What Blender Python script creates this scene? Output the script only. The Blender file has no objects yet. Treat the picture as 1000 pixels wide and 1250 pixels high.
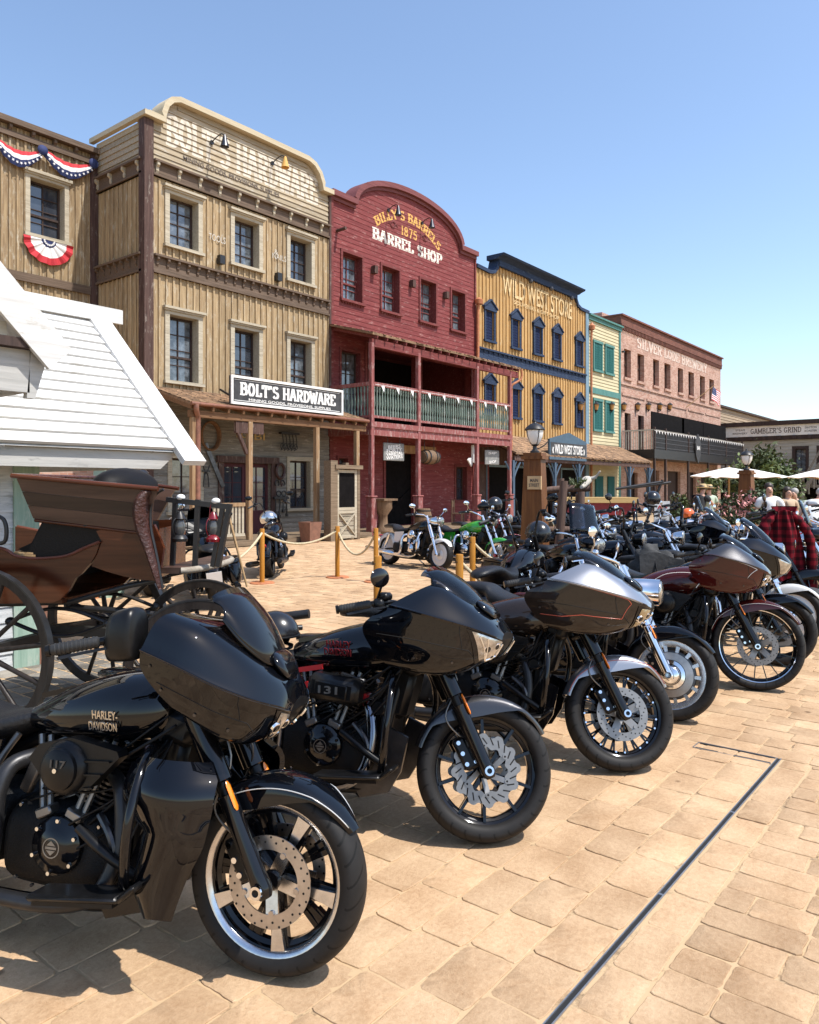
import bpy, math, random
import numpy as np
from mathutils import Vector, Matrix, Euler
random.seed(7)
SC = bpy.context.scene
COL = SC.collection
R_ = math.radians
PI = math.pi

# ------------------------------------------------------------------ materials
def new_mat(name):
    m = bpy.data.materials.new(name); m.use_nodes = True
    nt = m.node_tree
    return m, nt, nt.nodes['Principled BSDF']

def nd(nt, typ, **kw):
    n = nt.nodes.new(typ)
    for k, v in kw.items():
        if k in n.inputs.keys(): n.inputs[k].default_value = v
        else: setattr(n, k, v)
    return n

KB = 0.80
def c4(c): return (c[0], c[1], c[2], 1)
def k4(c): return (c[0]*KB, c[1]*KB, c[2]*KB, 1)

def plain(name, col, rough=0.5, metal=0.0, coat=0.0, spec=0.5, var=0.0, vscale=6, bump=0.0, bscale=60, rvar=0.0, tone=False, coat_rough=0.03, emit=None, trans=0.0, vcol=None):
    m, nt, b = new_mat(name)
    L = nt.links.new
    b.inputs['Base Color'].default_value = c4(col)
    b.inputs['Roughness'].default_value = rough
    b.inputs['Metallic'].default_value = metal
    b.inputs['Coat Weight'].default_value = coat
    b.inputs['Coat Roughness'].default_value = coat_rough
    b.inputs['Specular IOR Level'].default_value = spec
    b.inputs['Transmission Weight'].default_value = trans
    tc = nd(nt, 'ShaderNodeTexCoord')
    if var > 0:
        n = nd(nt, 'ShaderNodeTexNoise', Scale=vscale, Detail=5.0, Roughness=0.65)
        L(tc.outputs['Object'], n.inputs['Vector'])
        mx = nd(nt, 'ShaderNodeMixRGB')
        d = vcol or tuple(max(0, k * (1 - var)) for k in col); e = tuple(min(1, k * (1 + var)) for k in col)
        mx.inputs[1].default_value = c4(d); mx.inputs[2].default_value = c4(e)
        rp = nd(nt, 'ShaderNodeValToRGB'); rp.color_ramp.elements[0].position = 0.35; rp.color_ramp.elements[1].position = 0.65
        L(n.outputs['Fac'], rp.inputs[0]); L(rp.outputs[0], mx.inputs[0])
        out = mx.outputs[0]
        if tone: out = add_tone(nt, out)
        L(out, b.inputs['Base Color'])
        if rvar > 0:
            mr = nd(nt, 'ShaderNodeMapRange'); mr.inputs[3].default_value = rough - rvar; mr.inputs[4].default_value = rough + rvar
            L(n.outputs['Fac'], mr.inputs[0]); L(mr.outputs[0], b.inputs['Roughness'])
    elif tone:
        rgb = nd(nt, 'ShaderNodeRGB'); rgb.outputs[0].default_value = c4(col)
        L(add_tone(nt, rgb.outputs[0]), b.inputs['Base Color'])
    if bump > 0:
        n2 = nd(nt, 'ShaderNodeTexNoise', Scale=bscale, Detail=4.0)
        L(tc.outputs['Object'], n2.inputs['Vector'])
        bp = nd(nt, 'ShaderNodeBump', Strength=bump, Distance=0.01)
        L(n2.outputs['Fac'], bp.inputs['Height']); L(bp.outputs['Normal'], b.inputs['Normal'])
    if emit:
        b.inputs['Emission Color'].default_value = c4(emit[0]); b.inputs['Emission Strength'].default_value = emit[1]
    return m

def add_tone(nt, out):
    a = nd(nt, 'ShaderNodeAttribute', attribute_name='tone')
    mx = nd(nt, 'ShaderNodeMixRGB', blend_type='MULTIPLY'); mx.inputs[0].default_value = 1
    nt.links.new(out, mx.inputs[1]); nt.links.new(a.outputs['Color'], mx.inputs[2])
    return mx.outputs[0]

def wood(name, c1, c2, axis='z', rough=0.75, peel=None, amt=0.45, scale=3.0, bump=0.35, tone=True, spec=0.25):
    """weathered boards: grain stretched along an axis, optional patches of bare or old paint"""
    m, nt, b = new_mat(name); L = nt.links.new
    b.inputs['Roughness'].default_value = rough; b.inputs['Specular IOR Level'].default_value = spec
    tc = nd(nt, 'ShaderNodeTexCoord'); mp = nd(nt, 'ShaderNodeMapping')
    s = {'x': (0.35, 7, 7), 'y': (7, 0.35, 7), 'z': (7, 7, 0.35)}[axis]
    mp.inputs['Scale'].default_value = tuple(scale * k for k in s)
    L(tc.outputs['Object'], mp.inputs['Vector'])
    n = nd(nt, 'ShaderNodeTexNoise', Scale=1.0, Detail=6.0, Roughness=0.7); L(mp.outputs[0], n.inputs['Vector'])
    rp = nd(nt, 'ShaderNodeValToRGB'); e = rp.color_ramp.elements
    e[0].position = 0.36; e[0].color = k4(c1); e[1].position = 0.62; e[1].color = k4(c2)
    L(n.outputs['Fac'], rp.inputs[0]); out = rp.outputs[0]
    if peel:
        mp2 = nd(nt, 'ShaderNodeMapping')
        s2 = {'x': (1.0, 3.5, 3.5), 'y': (3.5, 1.0, 3.5), 'z': (3.5, 3.5, 1.0)}[axis]
        mp2.inputs['Scale'].default_value = tuple(scale * k * 0.6 for k in s2)
        L(tc.outputs['Object'], mp2.inputs['Vector'])
        n2 = nd(nt, 'ShaderNodeTexNoise', Scale=1.4, Detail=8.0, Roughness=0.78); L(mp2.outputs[0], n2.inputs['Vector'])
        r2 = nd(nt, 'ShaderNodeValToRGB'); e2 = r2.color_ramp.elements
        e2[0].position = 0.62 - amt * 0.22; e2[0].color = (0, 0, 0, 1); e2[1].position = 0.70 - amt * 0.12; e2[1].color = (1, 1, 1, 1)
        L(n2.outputs['Fac'], r2.inputs[0])
        mx = nd(nt, 'ShaderNodeMixRGB'); L(r2.outputs[0], mx.inputs[0]); L(out, mx.inputs[1]); mx.inputs[2].default_value = k4(peel)
        out = mx.outputs[0]
    if tone: out = add_tone(nt, out)
    L(out, b.inputs['Base Color'])
    bp = nd(nt, 'ShaderNodeBump', Strength=bump, Distance=0.01); L(n.outputs['Fac'], bp.inputs['Height']); L(bp.outputs['Normal'], b.inputs['Normal'])
    return m

def brick_mat(name, cols, mortar, bw=0.24, bh=0.08, plane='xz'):
    m, nt, b = new_mat(name); L = nt.links.new
    b.inputs['Roughness'].default_value = 0.85; b.inputs['Specular IOR Level'].default_value = 0.2
    tc = nd(nt, 'ShaderNodeTexCoord'); sp = nd(nt, 'ShaderNodeSeparateXYZ'); cb = nd(nt, 'ShaderNodeCombineXYZ')
    L(tc.outputs['Object'], sp.inputs[0])
    ad = nd(nt, 'ShaderNodeMath', operation='ADD'); L(sp.outputs[0], ad.inputs[0]); L(sp.outputs[1], ad.inputs[1])
    L(ad.outputs[0], cb.inputs[0]); L(sp.outputs[2], cb.inputs[1])
    br = nd(nt, 'ShaderNodeTexBrick'); br.inputs['Scale'].default_value = 1.0
    br.inputs['Brick Width'].default_value = bw; br.inputs['Row Height'].default_value = bh
    br.inputs['Mortar Size'].default_value = 0.010; br.inputs['Mortar Smooth'].default_value = 0.3
    br.inputs['Color1'].default_value = k4(cols[0]); br.inputs['Color2'].default_value = k4(cols[1]); br.inputs['Mortar'].default_value = k4(mortar)
    L(cb.outputs[0], br.inputs['Vector'])
    n = nd(nt, 'ShaderNodeTexNoise', Scale=1.3, Detail=6.0, Roughness=0.7); L(tc.outputs['Object'], n.inputs['Vector'])
    mx = nd(nt, 'ShaderNodeMixRGB', blend_type='MULTIPLY'); mx.inputs[0].default_value = 0.7
    rp = nd(nt, 'ShaderNodeValToRGB'); rp.color_ramp.elements[0].position = .3; rp.color_ramp.elements[0].color = (.62, .58, .55, 1); rp.color_ramp.elements[1].position = .7; rp.color_ramp.elements[1].color = (1.12, 1.1, 1.08, 1)
    L(n.outputs['Fac'], rp.inputs[0]); L(br.outputs['Color'], mx.inputs[1]); L(rp.outputs[0], mx.inputs[2]); L(mx.outputs[0], b.inputs['Base Color'])
    bp = nd(nt, 'ShaderNodeBump', Strength=0.6, Distance=0.012); bp.invert = True
    L(br.outputs['Fac'], bp.inputs['Height']); L(bp.outputs['Normal'], b.inputs['Normal'])
    return m

def gloss(name, col, rough=0.12, metal=0.0, flake=0.0):
    """clear coated vehicle paint: faint dust and orange peel, optional flake"""
    m, nt, b = new_mat(name); L = nt.links.new
    b.inputs['Base Color'].default_value = c4(col); b.inputs['Metallic'].default_value = metal
    b.inputs['Roughness'].default_value = 0.35 if metal else rough
    b.inputs['Coat Weight'].default_value = 1.0; b.inputs['Coat Roughness'].default_value = 0.02
    if not metal and sum(col) < .2: b.inputs['Specular IOR Level'].default_value = 0.0
    tc = nd(nt, 'ShaderNodeTexCoord')
    n = nd(nt, 'ShaderNodeTexNoise', Scale=7.0, Detail=7.0, Roughness=0.7); L(tc.outputs['Object'], n.inputs['Vector'])
    mr = nd(nt, 'ShaderNodeMapRange'); mr.inputs[1].default_value = .45; mr.inputs[2].default_value = .75; mr.inputs[3].default_value = 0.008; mr.inputs[4].default_value = 0.045
    L(n.outputs['Fac'], mr.inputs[0]); L(mr.outputs[0], b.inputs['Coat Roughness'])
    if flake:
        v = nd(nt, 'ShaderNodeTexVoronoi', Scale=900.0); L(tc.outputs['Object'], v.inputs['Vector'])
        bp = nd(nt, 'ShaderNodeBump', Strength=flake, Distance=0.0006); L(v.outputs['Distance'], bp.inputs['Height']); L(bp.outputs['Normal'], b.inputs['Normal'])
    return m

M = {}
def build_materials():
    M['black_paint'] = gloss('black gloss paint', (0.0022, 0.0026, 0.0040))
    M['silver_paint'] = gloss('grey silver paint', (0.30, 0.31, 0.34), metal=0.75, flake=0.15)
    M['bronze_paint'] = gloss('dark bronze grey paint', (0.020, 0.014, 0.011))
    M['charcoal_paint'] = gloss('charcoal pearl paint', (0.03, 0.03, 0.034), metal=0.6, flake=0.2)
    M['maroon_paint'] = gloss('maroon paint', (0.050, 0.006, 0.005))
    M['red_paint'] = gloss('red tank paint', (0.22, 0.008, 0.012))
    M['green_paint'] = gloss('green tank paint', (0.03, 0.28, 0.02))
    M['white_paint'] = gloss('white tank paint', (0.62, 0.61, 0.58))
    M['blue_paint'] = gloss('dark blue tank paint', (0.012, 0.03, 0.09))
    M['chrome'] = plain('chrome', (0.78, 0.79, 0.81), rough=0.07, metal=1.0, var=0.04)
    M['brushed'] = plain('machined aluminium', (0.62, 0.62, 0.63), rough=0.26, metal=1.0, var=0.1, vscale=30)
    M['disc_steel'] = plain('brake disc steel', (0.46, 0.43, 0.41), rough=0.32, metal=1.0, var=0.15, vscale=14)
    M['disc_bright'] = plain('bright disc steel', (0.27, 0.262, 0.25), rough=0.48, metal=1.0, var=0.1, vscale=20)
    M['satin_black'] = plain('satin black metal', (0.006, 0.006, 0.0065), rough=0.33, var=0.3, vscale=18, spec=0.28)
    M['gloss_black'] = plain('gloss black metal', (0.004, 0.004, 0.005), rough=0.10, spec=.45)
    M['wrinkle_black'] = plain('wrinkle black engine finish', (0.006, 0.006, 0.0065), rough=0.45, bump=0.4, bscale=220, spec=.25)
    M['dark_steel'] = plain('dark steel', (0.09, 0.09, 0.095), rough=0.33, metal=0.9, var=0.3)
    M['exhaust_black'] = plain('black ceramic exhaust', (0.035, 0.035, 0.037), rough=0.38, metal=0.6, var=0.2)
    M['seat'] = plain('black seat vinyl', (0.009, 0.009, 0.010), spec=.4, rough=0.45, bump=0.35, bscale=90)
    M['grip_rubber'] = plain('grip rubber', (0.02, 0.02, 0.02), rough=0.6)
    M['amber'] = plain('amber lens', (0.85, 0.22, 0.01), rough=0.18, coat=0.6, var=0.15, vscale=90)
    M['red_lens'] = plain('red lens', (0.35, 0.01, 0.01), rough=0.15, coat=0.6)
    M['red_metal'] = plain('red anodised', (0.35, 0.012, 0.015), rough=0.3, coat=0.5)
    M['lens'] = plain('headlight lens', (0.40, 0.385, 0.36), rough=0.16, metal=0.8, coat=1.0, bump=0.35, bscale=26, var=.5, vscale=22)
    M['fin'] = plain('cylinder fin metal', (0.085, 0.085, 0.088), rough=.3, metal=.85)
    M['pale_edge'] = wood('pale worn edge', (.30,.25,.19), (.48,.42,.34), 'x')
    M['glass_clear'] = plain('sooty lamp glass', (.12,.12,.115), rough=.06, spec=.6, trans=.3)
    M['pinred'] = plain('red pinstripe', (0.42, 0.07, 0.03), rough=0.25, coat=0.6)
    M['pinsilver'] = plain('silver pinstripe', (0.62, 0.62, 0.6), rough=0.25, metal=0.3, coat=0.6)
    M['rotor_hole'] = plain('drilled hole', (0.004, 0.004, 0.004), rough=0.9)
    M['letter_dark'] = plain('dark letter enamel', (0.06, 0.055, 0.05), rough=0.4)
    M['letter_silver'] = plain('silver badge', (0.6, 0.56, 0.5), rough=0.25, metal=0.9)
    M['letter_darkred'] = plain('dark red badge', (0.13, 0.012, 0.016), rough=0.3)
    # smoked screen: see-through, dark and shiny
    m, nt, b = new_mat('smoked screen'); L = nt.links.new
    tr = nd(nt, 'ShaderNodeBsdfTransparent'); tr.inputs[0].default_value = (0.34, 0.38, 0.44, 1)
    gl = nd(nt, 'ShaderNodeBsdfGlossy', Roughness=0.06); fr = nd(nt, 'ShaderNodeFresnel', IOR=1.5)
    mx = nd(nt, 'ShaderNodeMixShader'); L(fr.outputs[0], mx.inputs[0]); L(tr.outputs[0], mx.inputs[1]); L(gl.outputs[0], mx.inputs[2])
    L(mx.outputs[0], nt.nodes['Material Output'].inputs['Surface']); M['screen'] = m
    # lamp glass
    m, nt, b = new_mat('milky lamp glass'); b.inputs['Base Color'].default_value = (.8, .78, .74, 1); b.inputs['Roughness'].default_value = .15; b.inputs['Subsurface Weight'].default_value = 0.0
    M['lamp_glass'] = m
    # tyre rubber with slanted tread grooves
    m, nt, b = new_mat('tyre rubber'); L = nt.links.new
    b.inputs['Base Color'].default_value = (0.022, 0.021, 0.021, 1); b.inputs['Roughness'].default_value = 0.6; b.inputs['Specular IOR Level'].default_value = 0.25
    tc = nd(nt, 'ShaderNodeTexCoord'); sp = nd(nt, 'ShaderNodeSeparateXYZ'); L(tc.outputs['Object'], sp.inputs[0])
    at = nd(nt, 'ShaderNodeMath', operation='ARCTAN2'); L(sp.outputs[2], at.inputs[0]); L(sp.outputs[0], at.inputs[1])
    ab = nd(nt, 'ShaderNodeMath', operation='ABSOLUTE'); L(sp.outputs[1], ab.inputs[0])
    k1 = nd(nt, 'ShaderNodeMath', operation='MULTIPLY_ADD'); k1.inputs[1].default_value = 26 / (2 * PI); L(at.outputs[0], k1.inputs[0])
    k2 = nd(nt, 'ShaderNodeMath', operation='MULTIPLY'); k2.inputs[1].default_value = 13.0; L(ab.outputs[0], k2.inputs[0]); L(k2.outputs[0], k1.inputs[2])
    fr = nd(nt, 'ShaderNodeMath', operation='FRACT'); L(k1.outputs[0], fr.inputs[0])
    lt = nd(nt, 'ShaderNodeMath', operation='LESS_THAN'); lt.inputs[1].default_value = 0.13; L(fr.outputs[0], lt.inputs[0])
    ln = nd(nt, 'ShaderNodeVectorMath', operation='LENGTH')
    cb = nd(nt, 'ShaderNodeCombineXYZ'); L(sp.outputs[0], cb.inputs[0]); L(sp.outputs[2], cb.inputs[1]); L(cb.outputs[0], ln.inputs[0])
    gt = nd(nt, 'ShaderNodeMath', operation='GREATER_THAN'); gt.inputs[1].default_value = 0.275; L(ln.outputs['Value'], gt.inputs[0])
    g2 = nd(nt, 'ShaderNodeMath', operation='GREATER_THAN'); g2.inputs[1].default_value = 0.008; L(ab.outputs[0], g2.inputs[0])
    mm = nd(nt, 'ShaderNodeMath', operation='MULTIPLY'); L(lt.outputs[0], mm.inputs[0]); L(gt.outputs[0], mm.inputs[1])
    m3 = nd(nt, 'ShaderNodeMath', operation='MULTIPLY'); L(mm.outputs[0], m3.inputs[0]); L(g2.outputs[0], m3.inputs[1])
    bp = nd(nt, 'ShaderNodeBump', Strength=1.0, Distance=0.012); bp.invert = True
    L(m3.outputs[0], bp.inputs['Height']); L(bp.outputs['Normal'], b.inputs['Normal'])
    n = nd(nt, 'ShaderNodeTexNoise', Scale=25.0, Detail=4.0); L(tc.outputs['Object'], n.inputs['Vector'])
    mx = nd(nt, 'ShaderNodeMixRGB'); mx.inputs[1].default_value = (.008, .008, .008, 1); mx.inputs[2].default_value = (.020, .018, .017, 1); L(n.outputs['Fac'], mx.inputs[0])
    mx2 = nd(nt, 'ShaderNodeMixRGB'); mx2.inputs[2].default_value = (.004, .004, .004, 1); L(m3.outputs[0], mx2.inputs[0]); L(mx.outputs[0], mx2.inputs[1]); L(mx2.outputs[0], b.inputs['Base Color'])
    M['tyre'] = m
    # buildings
    M['tan_boards'] = wood('tan painted boards', (0.29, 0.195, 0.105), (0.53, 0.39, 0.22), 'z', peel=(0.58, 0.50, 0.37), amt=0.4)
    M['tan_siding'] = wood('pale tan siding', (0.36, 0.28, 0.18), (0.50, 0.41, 0.28), 'x', peel=(0.55, 0.5, 0.42), amt=0.4)
    M['tan_trim'] = wood('cream trim', (0.42, 0.36, 0.26), (0.60, 0.53, 0.40), 'x', peel=(0.30, 0.24, 0.17), amt=0.25, scale=4)
    M['cream_cap'] = wood('cream cornice cap', (0.55, 0.46, 0.31), (0.66, 0.57, 0.40), 'x', scale=2, bump=.1)
    M['brown_trim'] = wood('brown trim', (0.11, 0.075, 0.05), (0.20, 0.14, 0.10), 'x', scale=4)
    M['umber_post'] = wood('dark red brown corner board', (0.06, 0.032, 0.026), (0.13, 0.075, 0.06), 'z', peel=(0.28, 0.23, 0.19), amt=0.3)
    M['left_boards'] = wood('faded tan boards', (0.25, 0.165, 0.09), (0.47, 0.34, 0.19), 'z', peel=(0.55, 0.48, 0.36), amt=0.45)
    M['red_siding'] = wood('barn red siding', (0.165, 0.030, 0.030), (0.275, 0.066, 0.062), 'x', peel=(0.44, 0.24, 0.215), amt=0.30)
    M['red_trim'] = wood('dull red trim', (0.13, 0.028, 0.026), (0.24, 0.06, 0.055), 'x', peel=(0.36, 0.2, 0.18), amt=0.25)
    M['red_cap'] = wood('red cornice cap', (0.17, 0.055, 0.055), (0.25, 0.085, 0.085), 'x', bump=.1)
    M['red_post'] = wood('red porch post', (0.22, 0.06, 0.055), (0.36, 0.13, 0.12), 'z', peel=(0.5, 0.36, 0.33), amt=0.45)
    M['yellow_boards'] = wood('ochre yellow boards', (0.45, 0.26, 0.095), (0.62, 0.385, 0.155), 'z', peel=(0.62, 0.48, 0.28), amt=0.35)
    M['navy_trim'] = wood('navy trim', (0.016, 0.03, 0.07), (0.04, 0.065, 0.12), 'x', peel=(0.12, 0.16, 0.22), amt=0.2)
    M['navy_panel'] = wood('dark navy shutter', (0.006, 0.013, 0.05), (0.014, 0.028, 0.085), 'z')
    M['slate_post'] = wood('slate blue porch post', (.05,.085,.13), (.10,.15,.21), 'z')
    M['blue_trim'] = wood('pale blue pilaster', (0.16, 0.27, 0.35), (0.26, 0.38, 0.46), 'z')
    M['cream_siding'] = wood('cream siding', (0.56, 0.49, 0.30), (0.70, 0.62, 0.40), 'x', bump=.15)
    M['teal_trim'] = wood('teal trim', (0.07, 0.20, 0.18), (0.13, 0.30, 0.27), 'z')
    M['teal_panel'] = wood('teal shutter', (0.012, 0.10, 0.095), (0.03, 0.16, 0.15), 'z')
    M['brick'] = brick_mat('old pink brick', ((0.50, 0.245, 0.175), (0.72, 0.47, 0.37)), (0.60, 0.50, 0.42))
    M['brick_dark'] = brick_mat('red brown brick', ((0.20, 0.075, 0.055), (0.28, 0.11, 0.08)), (0.22, 0.14, 0.11), bw=.2, bh=.07)
    M['grey_siding'] = wood('grey weathered siding', (0.16, 0.145, 0.12), (0.32, 0.29, 0.24), 'x', peel=(0.44, 0.42, 0.37), amt=.35)
    M['saloon_siding'] = wood('saloon grey siding', (0.36, 0.34, 0.28), (0.55, 0.52, 0.44), 'y')
    M['back_siding'] = wood('beige far siding', (0.34, 0.25, 0.17), (0.44, 0.34, 0.235), 'x')
    M['porch_wood'] = wood('raw porch timber', (0.26, 0.15, 0.075), (0.44, 0.29, 0.16), 'z', peel=(0.5, 0.42, 0.3), amt=.3)
    M['rafter_wood'] = wood('brown rafter timber', (0.15, 0.075, 0.035), (0.26, 0.14, 0.07), 'x')
    M['deck_wood'] = wood('porch deck boards', (0.17, 0.12, 0.075), (0.30, 0.22, 0.145), 'x')
    M['shingle'] = plain('brown roof shingle', (0.26, 0.155, 0.085), rough=.9, var=.35, vscale=9, bump=.6, bscale=30, tone=True)
    M['dark_inside'] = plain('dark interior', (0.007, 0.006, 0.006), rough=.9, var=.3, spec=.08)  # near-black stands in for shade inside openings; screen panels share it
    M['glass'] = plain('window glass', (0.035, 0.042, 0.055), rough=.04, coat=.6, spec=0.9, var=.25, vscale=2.0)
    M['sash_dark'] = wood('dark brown sash', (0.045, 0.03, 0.025), (0.085, 0.055, 0.045), 'z')
    M['white_boards'] = wood('white painted boards', (0.66, 0.645, 0.61), (0.86, 0.85, 0.82), 'x', peel=(0.56, 0.53, 0.47), amt=.28, bump=.2)
    M['white_wall'] = wood('worn white wall boards', (0.52, 0.55, 0.57), (0.74, 0.76, 0.77), 'x', peel=(0.40, 0.42, 0.42), amt=.35, scale=5)
    M['green_post'] = wood('pale green post', (0.28, 0.42, 0.34), (0.40, 0.54, 0.45), 'z', peel=(0.55, 0.6, 0.52), amt=.35)
    M['cream_boards'] = wood('cream gable boards', (0.60, 0.52, 0.38), (0.72, 0.64, 0.48), 'x')
    M['orange_post'] = wood('orange stained post', (0.42, 0.17, 0.018), (0.60, 0.27, 0.04), 'z', rough=.45)
    M['rust_iron'] = plain('rust painted iron', (0.42, 0.155, 0.065), rough=.6, var=.25, vscale=12)
    M['lamp_wood'] = wood('orange brown lamp post wood', (0.13, 0.045, 0.012), (0.235, 0.09, 0.025), 'z', rough=.5)
    M['rope'] = plain('manila rope', (0.52, 0.43, 0.27), rough=.9, bump=1.0, bscale=70, var=.2, vscale=40)
    M['carriage_wood'] = wood('varnished carriage wood', (0.060, 0.015, 0.006), (0.135, 0.040, 0.016), 'x', rough=.2, scale=2, bump=.05, spec=.35)
    M['carriage_dark'] = wood('dark walnut seat boards', (0.026, 0.013, 0.009), (0.058, 0.031, 0.021), 'x', rough=.42, scale=2, bump=.1, spec=.4)
    M['carriage_lining'] = plain('black carriage lining', (0.008, 0.007, 0.007), spec=.15, rough=.55, bump=.2)
    M['rail_grey'] = plain('dark grey painted rail', (.035,.034,.036), rough=.5, var=.3)
    M['iron_black'] = plain('black wrought iron', (0.014, 0.013, 0.013), rough=.42, var=.3, vscale=20)
    M['wheel_wood'] = wood('dark painted wheel wood', (0.022, 0.017, 0.015), (0.05, 0.04, 0.034), 'z', rough=.4)
    M['leather'] = plain('tooled brown leather', (0.05, 0.016, 0.010), rough=.4, bump=1.0, bscale=55, var=.3, vscale=30)
    M['leather_bag'] = plain('red brown leather', (0.13, 0.04, 0.025), rough=.45, bump=.3, bscale=80, var=.2)
    M['log'] = wood('rough logs', (0.10, 0.06, 0.045), (0.20, 0.125, 0.095), 'z')
    M['canvas_white'] = plain('white parasol canvas', (0.80, 0.78, 0.73), rough=.9, bump=.15, bscale=40)
    M['pole_wood'] = wood('pale parasol pole', (0.42, 0.26, 0.12), (0.55, 0.36, 0.19), 'z')
    M['sign_black'] = plain('black sign board', (0.035, 0.035, 0.036), rough=.6, var=.4, vscale=5)
    M['sign_white'] = plain('white sign paint', (0.72, 0.71, 0.68), rough=.6, var=.08, vscale=20)
    M['sign_grey'] = plain('grey chalk board', (0.20, 0.20, 0.19), rough=.7, var=.25, vscale=5)
    M['old_white'] = plain('faded white lettering', (0.50, 0.46, 0.39), rough=.8, var=.12, vscale=9)
    M['tan_faded'] = plain('faded tan lettering', (0.53, 0.47, 0.375), rough=.8, var=.25, vscale=3)
    M['yellow_faded'] = plain('faded pale lettering on ochre', (0.56, 0.41, 0.21), rough=.8, var=.3, vscale=3)
    M['brick_faded'] = plain('faded lettering on brick', (0.60, 0.47, 0.39), rough=.85, var=.25, vscale=4)
    M['glass_patchy'] = plain('window glass with painted light patches', (0.10, 0.115, 0.13), rough=.05, coat=.6, spec=0.9, var=.6, vscale=5.0)  # paler noise patches imitate reflections and interior light in the panes
    M['letter_gold'] = plain('ochre lettering', (0.62, 0.34, 0.085), rough=.7, var=.15, vscale=9)
    M['letter_cream'] = plain('cream lettering', (0.72, 0.66, 0.56), rough=.7, var=.12, vscale=9)
    M['letter_brown'] = plain('brown lettering', (0.10, 0.075, 0.06), rough=.7)
    M['sign_tan'] = plain('tan plaque', (0.55, 0.36, 0.18), rough=.6, var=.1)
    M['saloon_sign'] = plain('off white fascia', (0.74, 0.72, 0.65), rough=.7, var=.12, vscale=1.5)
    M['navy_sign'] = plain('slate blue sign', (0.045, 0.085, 0.125), rough=.5, var=.15)
    M['flag_red'] = plain('flag red cloth', (0.48, 0.025, 0.035), rough=.8)
    M['flag_white'] = plain('flag white cloth', (0.72, 0.70, 0.68), rough=.8)
    M['flag_blue'] = plain('flag blue cloth', (0.018, 0.03, 0.11), rough=.8)
    M['barrel_wood'] = wood('barrel staves', (0.14, 0.085, 0.05), (0.25, 0.165, 0.10), 'z')
    M['terracotta'] = plain('terracotta', (0.20, 0.095, 0.06), rough=.8, var=.2)
    M['leaf'] = plain('leaf green', (0.075, 0.10, 0.028), rough=.6, var=.45, vscale=1.2, tone=True)
    M['leaf_dark'] = plain('dark leaf green', (0.045, 0.068, 0.022), rough=.6, var=.4, vscale=1.2, tone=True)
    M['bark'] = wood('bark', (0.07, 0.05, 0.035), (0.14, 0.105, 0.075), 'z')
    M['flower'] = plain('pink flowers', (0.50, 0.22, 0.20), rough=.7)
    M['skin'] = plain('skin', (0.52, 0.29, 0.20), rough=.5, var=.1)
    M['hair_dark'] = plain('dark brown hair', (0.03, 0.018, 0.012), rough=.5)
    M['hair_grey'] = plain('grey hair', (0.35, 0.33, 0.31), rough=.6)
    M['cloth_white'] = plain('white cotton', (0.74, 0.74, 0.72), rough=.85, bump=.3, bscale=14)
    M['cloth_green'] = plain('pale green cotton', (0.38, 0.46, 0.35), rough=.85, bump=.3, bscale=14)
    M['cloth_black'] = plain('black cotton', (0.018, 0.018, 0.02), rough=.85, bump=.3, bscale=14)
    M['cloth_tan'] = plain('tan cotton', (0.45, 0.33, 0.22), rough=.85, bump=.3, bscale=14)
    M['denim'] = plain('blue denim', (0.035, 0.065, 0.13), rough=.85, var=.3, vscale=12)
    M['straw'] = plain('straw hat', (0.50, 0.36, 0.18), rough=.85, var=.2, vscale=30)
    M['helmet_black'] = plain('satin black helmet', (0.012, 0.012, 0.013), rough=.25, coat=.3, coat_rough=.2)
    M['helmet_silver'] = plain('silver helmet', (0.6, 0.6, 0.6), rough=.15, metal=.9)
    M['helmet_orange'] = plain('orange helmet', (0.75, 0.13, 0.02), rough=.2, coat=.6)
    M['bag_grey'] = plain('grey canvas bag', (0.045, 0.045, 0.045), rough=.85, bump=.5, bscale=25, var=.25)
    M['boat_red'] = plain('dark red painted planks', (0.20, 0.012, 0.014), rough=.45, var=.2)
    M['boat_yellow'] = wood('pale yellow timber', (0.52, 0.35, 0.14), (0.64, 0.45, 0.2), 'x')
    M['plate_white'] = plain('number plate', (0.7, 0.7, 0.68), rough=.4)
    M['drain_steel'] = plain('galvanised drain edge', (0.42, 0.43, 0.45), rough=.4, metal=.85, var=.15, vscale=20)
    M['drain_slot'] = plain('dark drain slot', (0.012, 0.012, 0.013), rough=.9)
    M['gutter'] = plain('brown painted gutter', (0.19, 0.075, 0.042), rough=.5, var=.25, vscale=9)
    M['red_lantern'] = plain('red enamel lantern', (0.16, 0.005, 0.010), rough=.25, coat=.5)
    M['crate_wood'] = wood('reddish planter wood', (0.19, 0.085, 0.04), (0.31, 0.155, 0.08), 'x')
    # plaid shirt
    m, nt, b = new_mat('red and black plaid'); L = nt.links.new
    b.inputs['Roughness'].default_value = .9; b.inputs['Specular IOR Level'].default_value = .15
    tc = nd(nt, 'ShaderNodeTexCoord'); sp = nd(nt, 'ShaderNodeSeparateXYZ'); L(tc.outputs['Object'], sp.inputs[0])
    outs = []
    for k, ax in ((0, 9.0), (2, 9.0)):
        ml = nd(nt, 'ShaderNodeMath', operation='MULTIPLY'); ml.inputs[1].default_value = ax*1.25; L(sp.outputs[k], ml.inputs[0])
        f = nd(nt, 'ShaderNodeMath', operation='FRACT'); L(ml.outputs[0], f.inputs[0])
        g = nd(nt, 'ShaderNodeMath', operation='GREATER_THAN'); g.inputs[1].default_value = .55; L(f.outputs[0], g.inputs[0]); outs.append(g)
    ad = nd(nt, 'ShaderNodeMath', operation='ADD'); L(outs[0].outputs[0], ad.inputs[0]); L(outs[1].outputs[0], ad.inputs[1])
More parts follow.
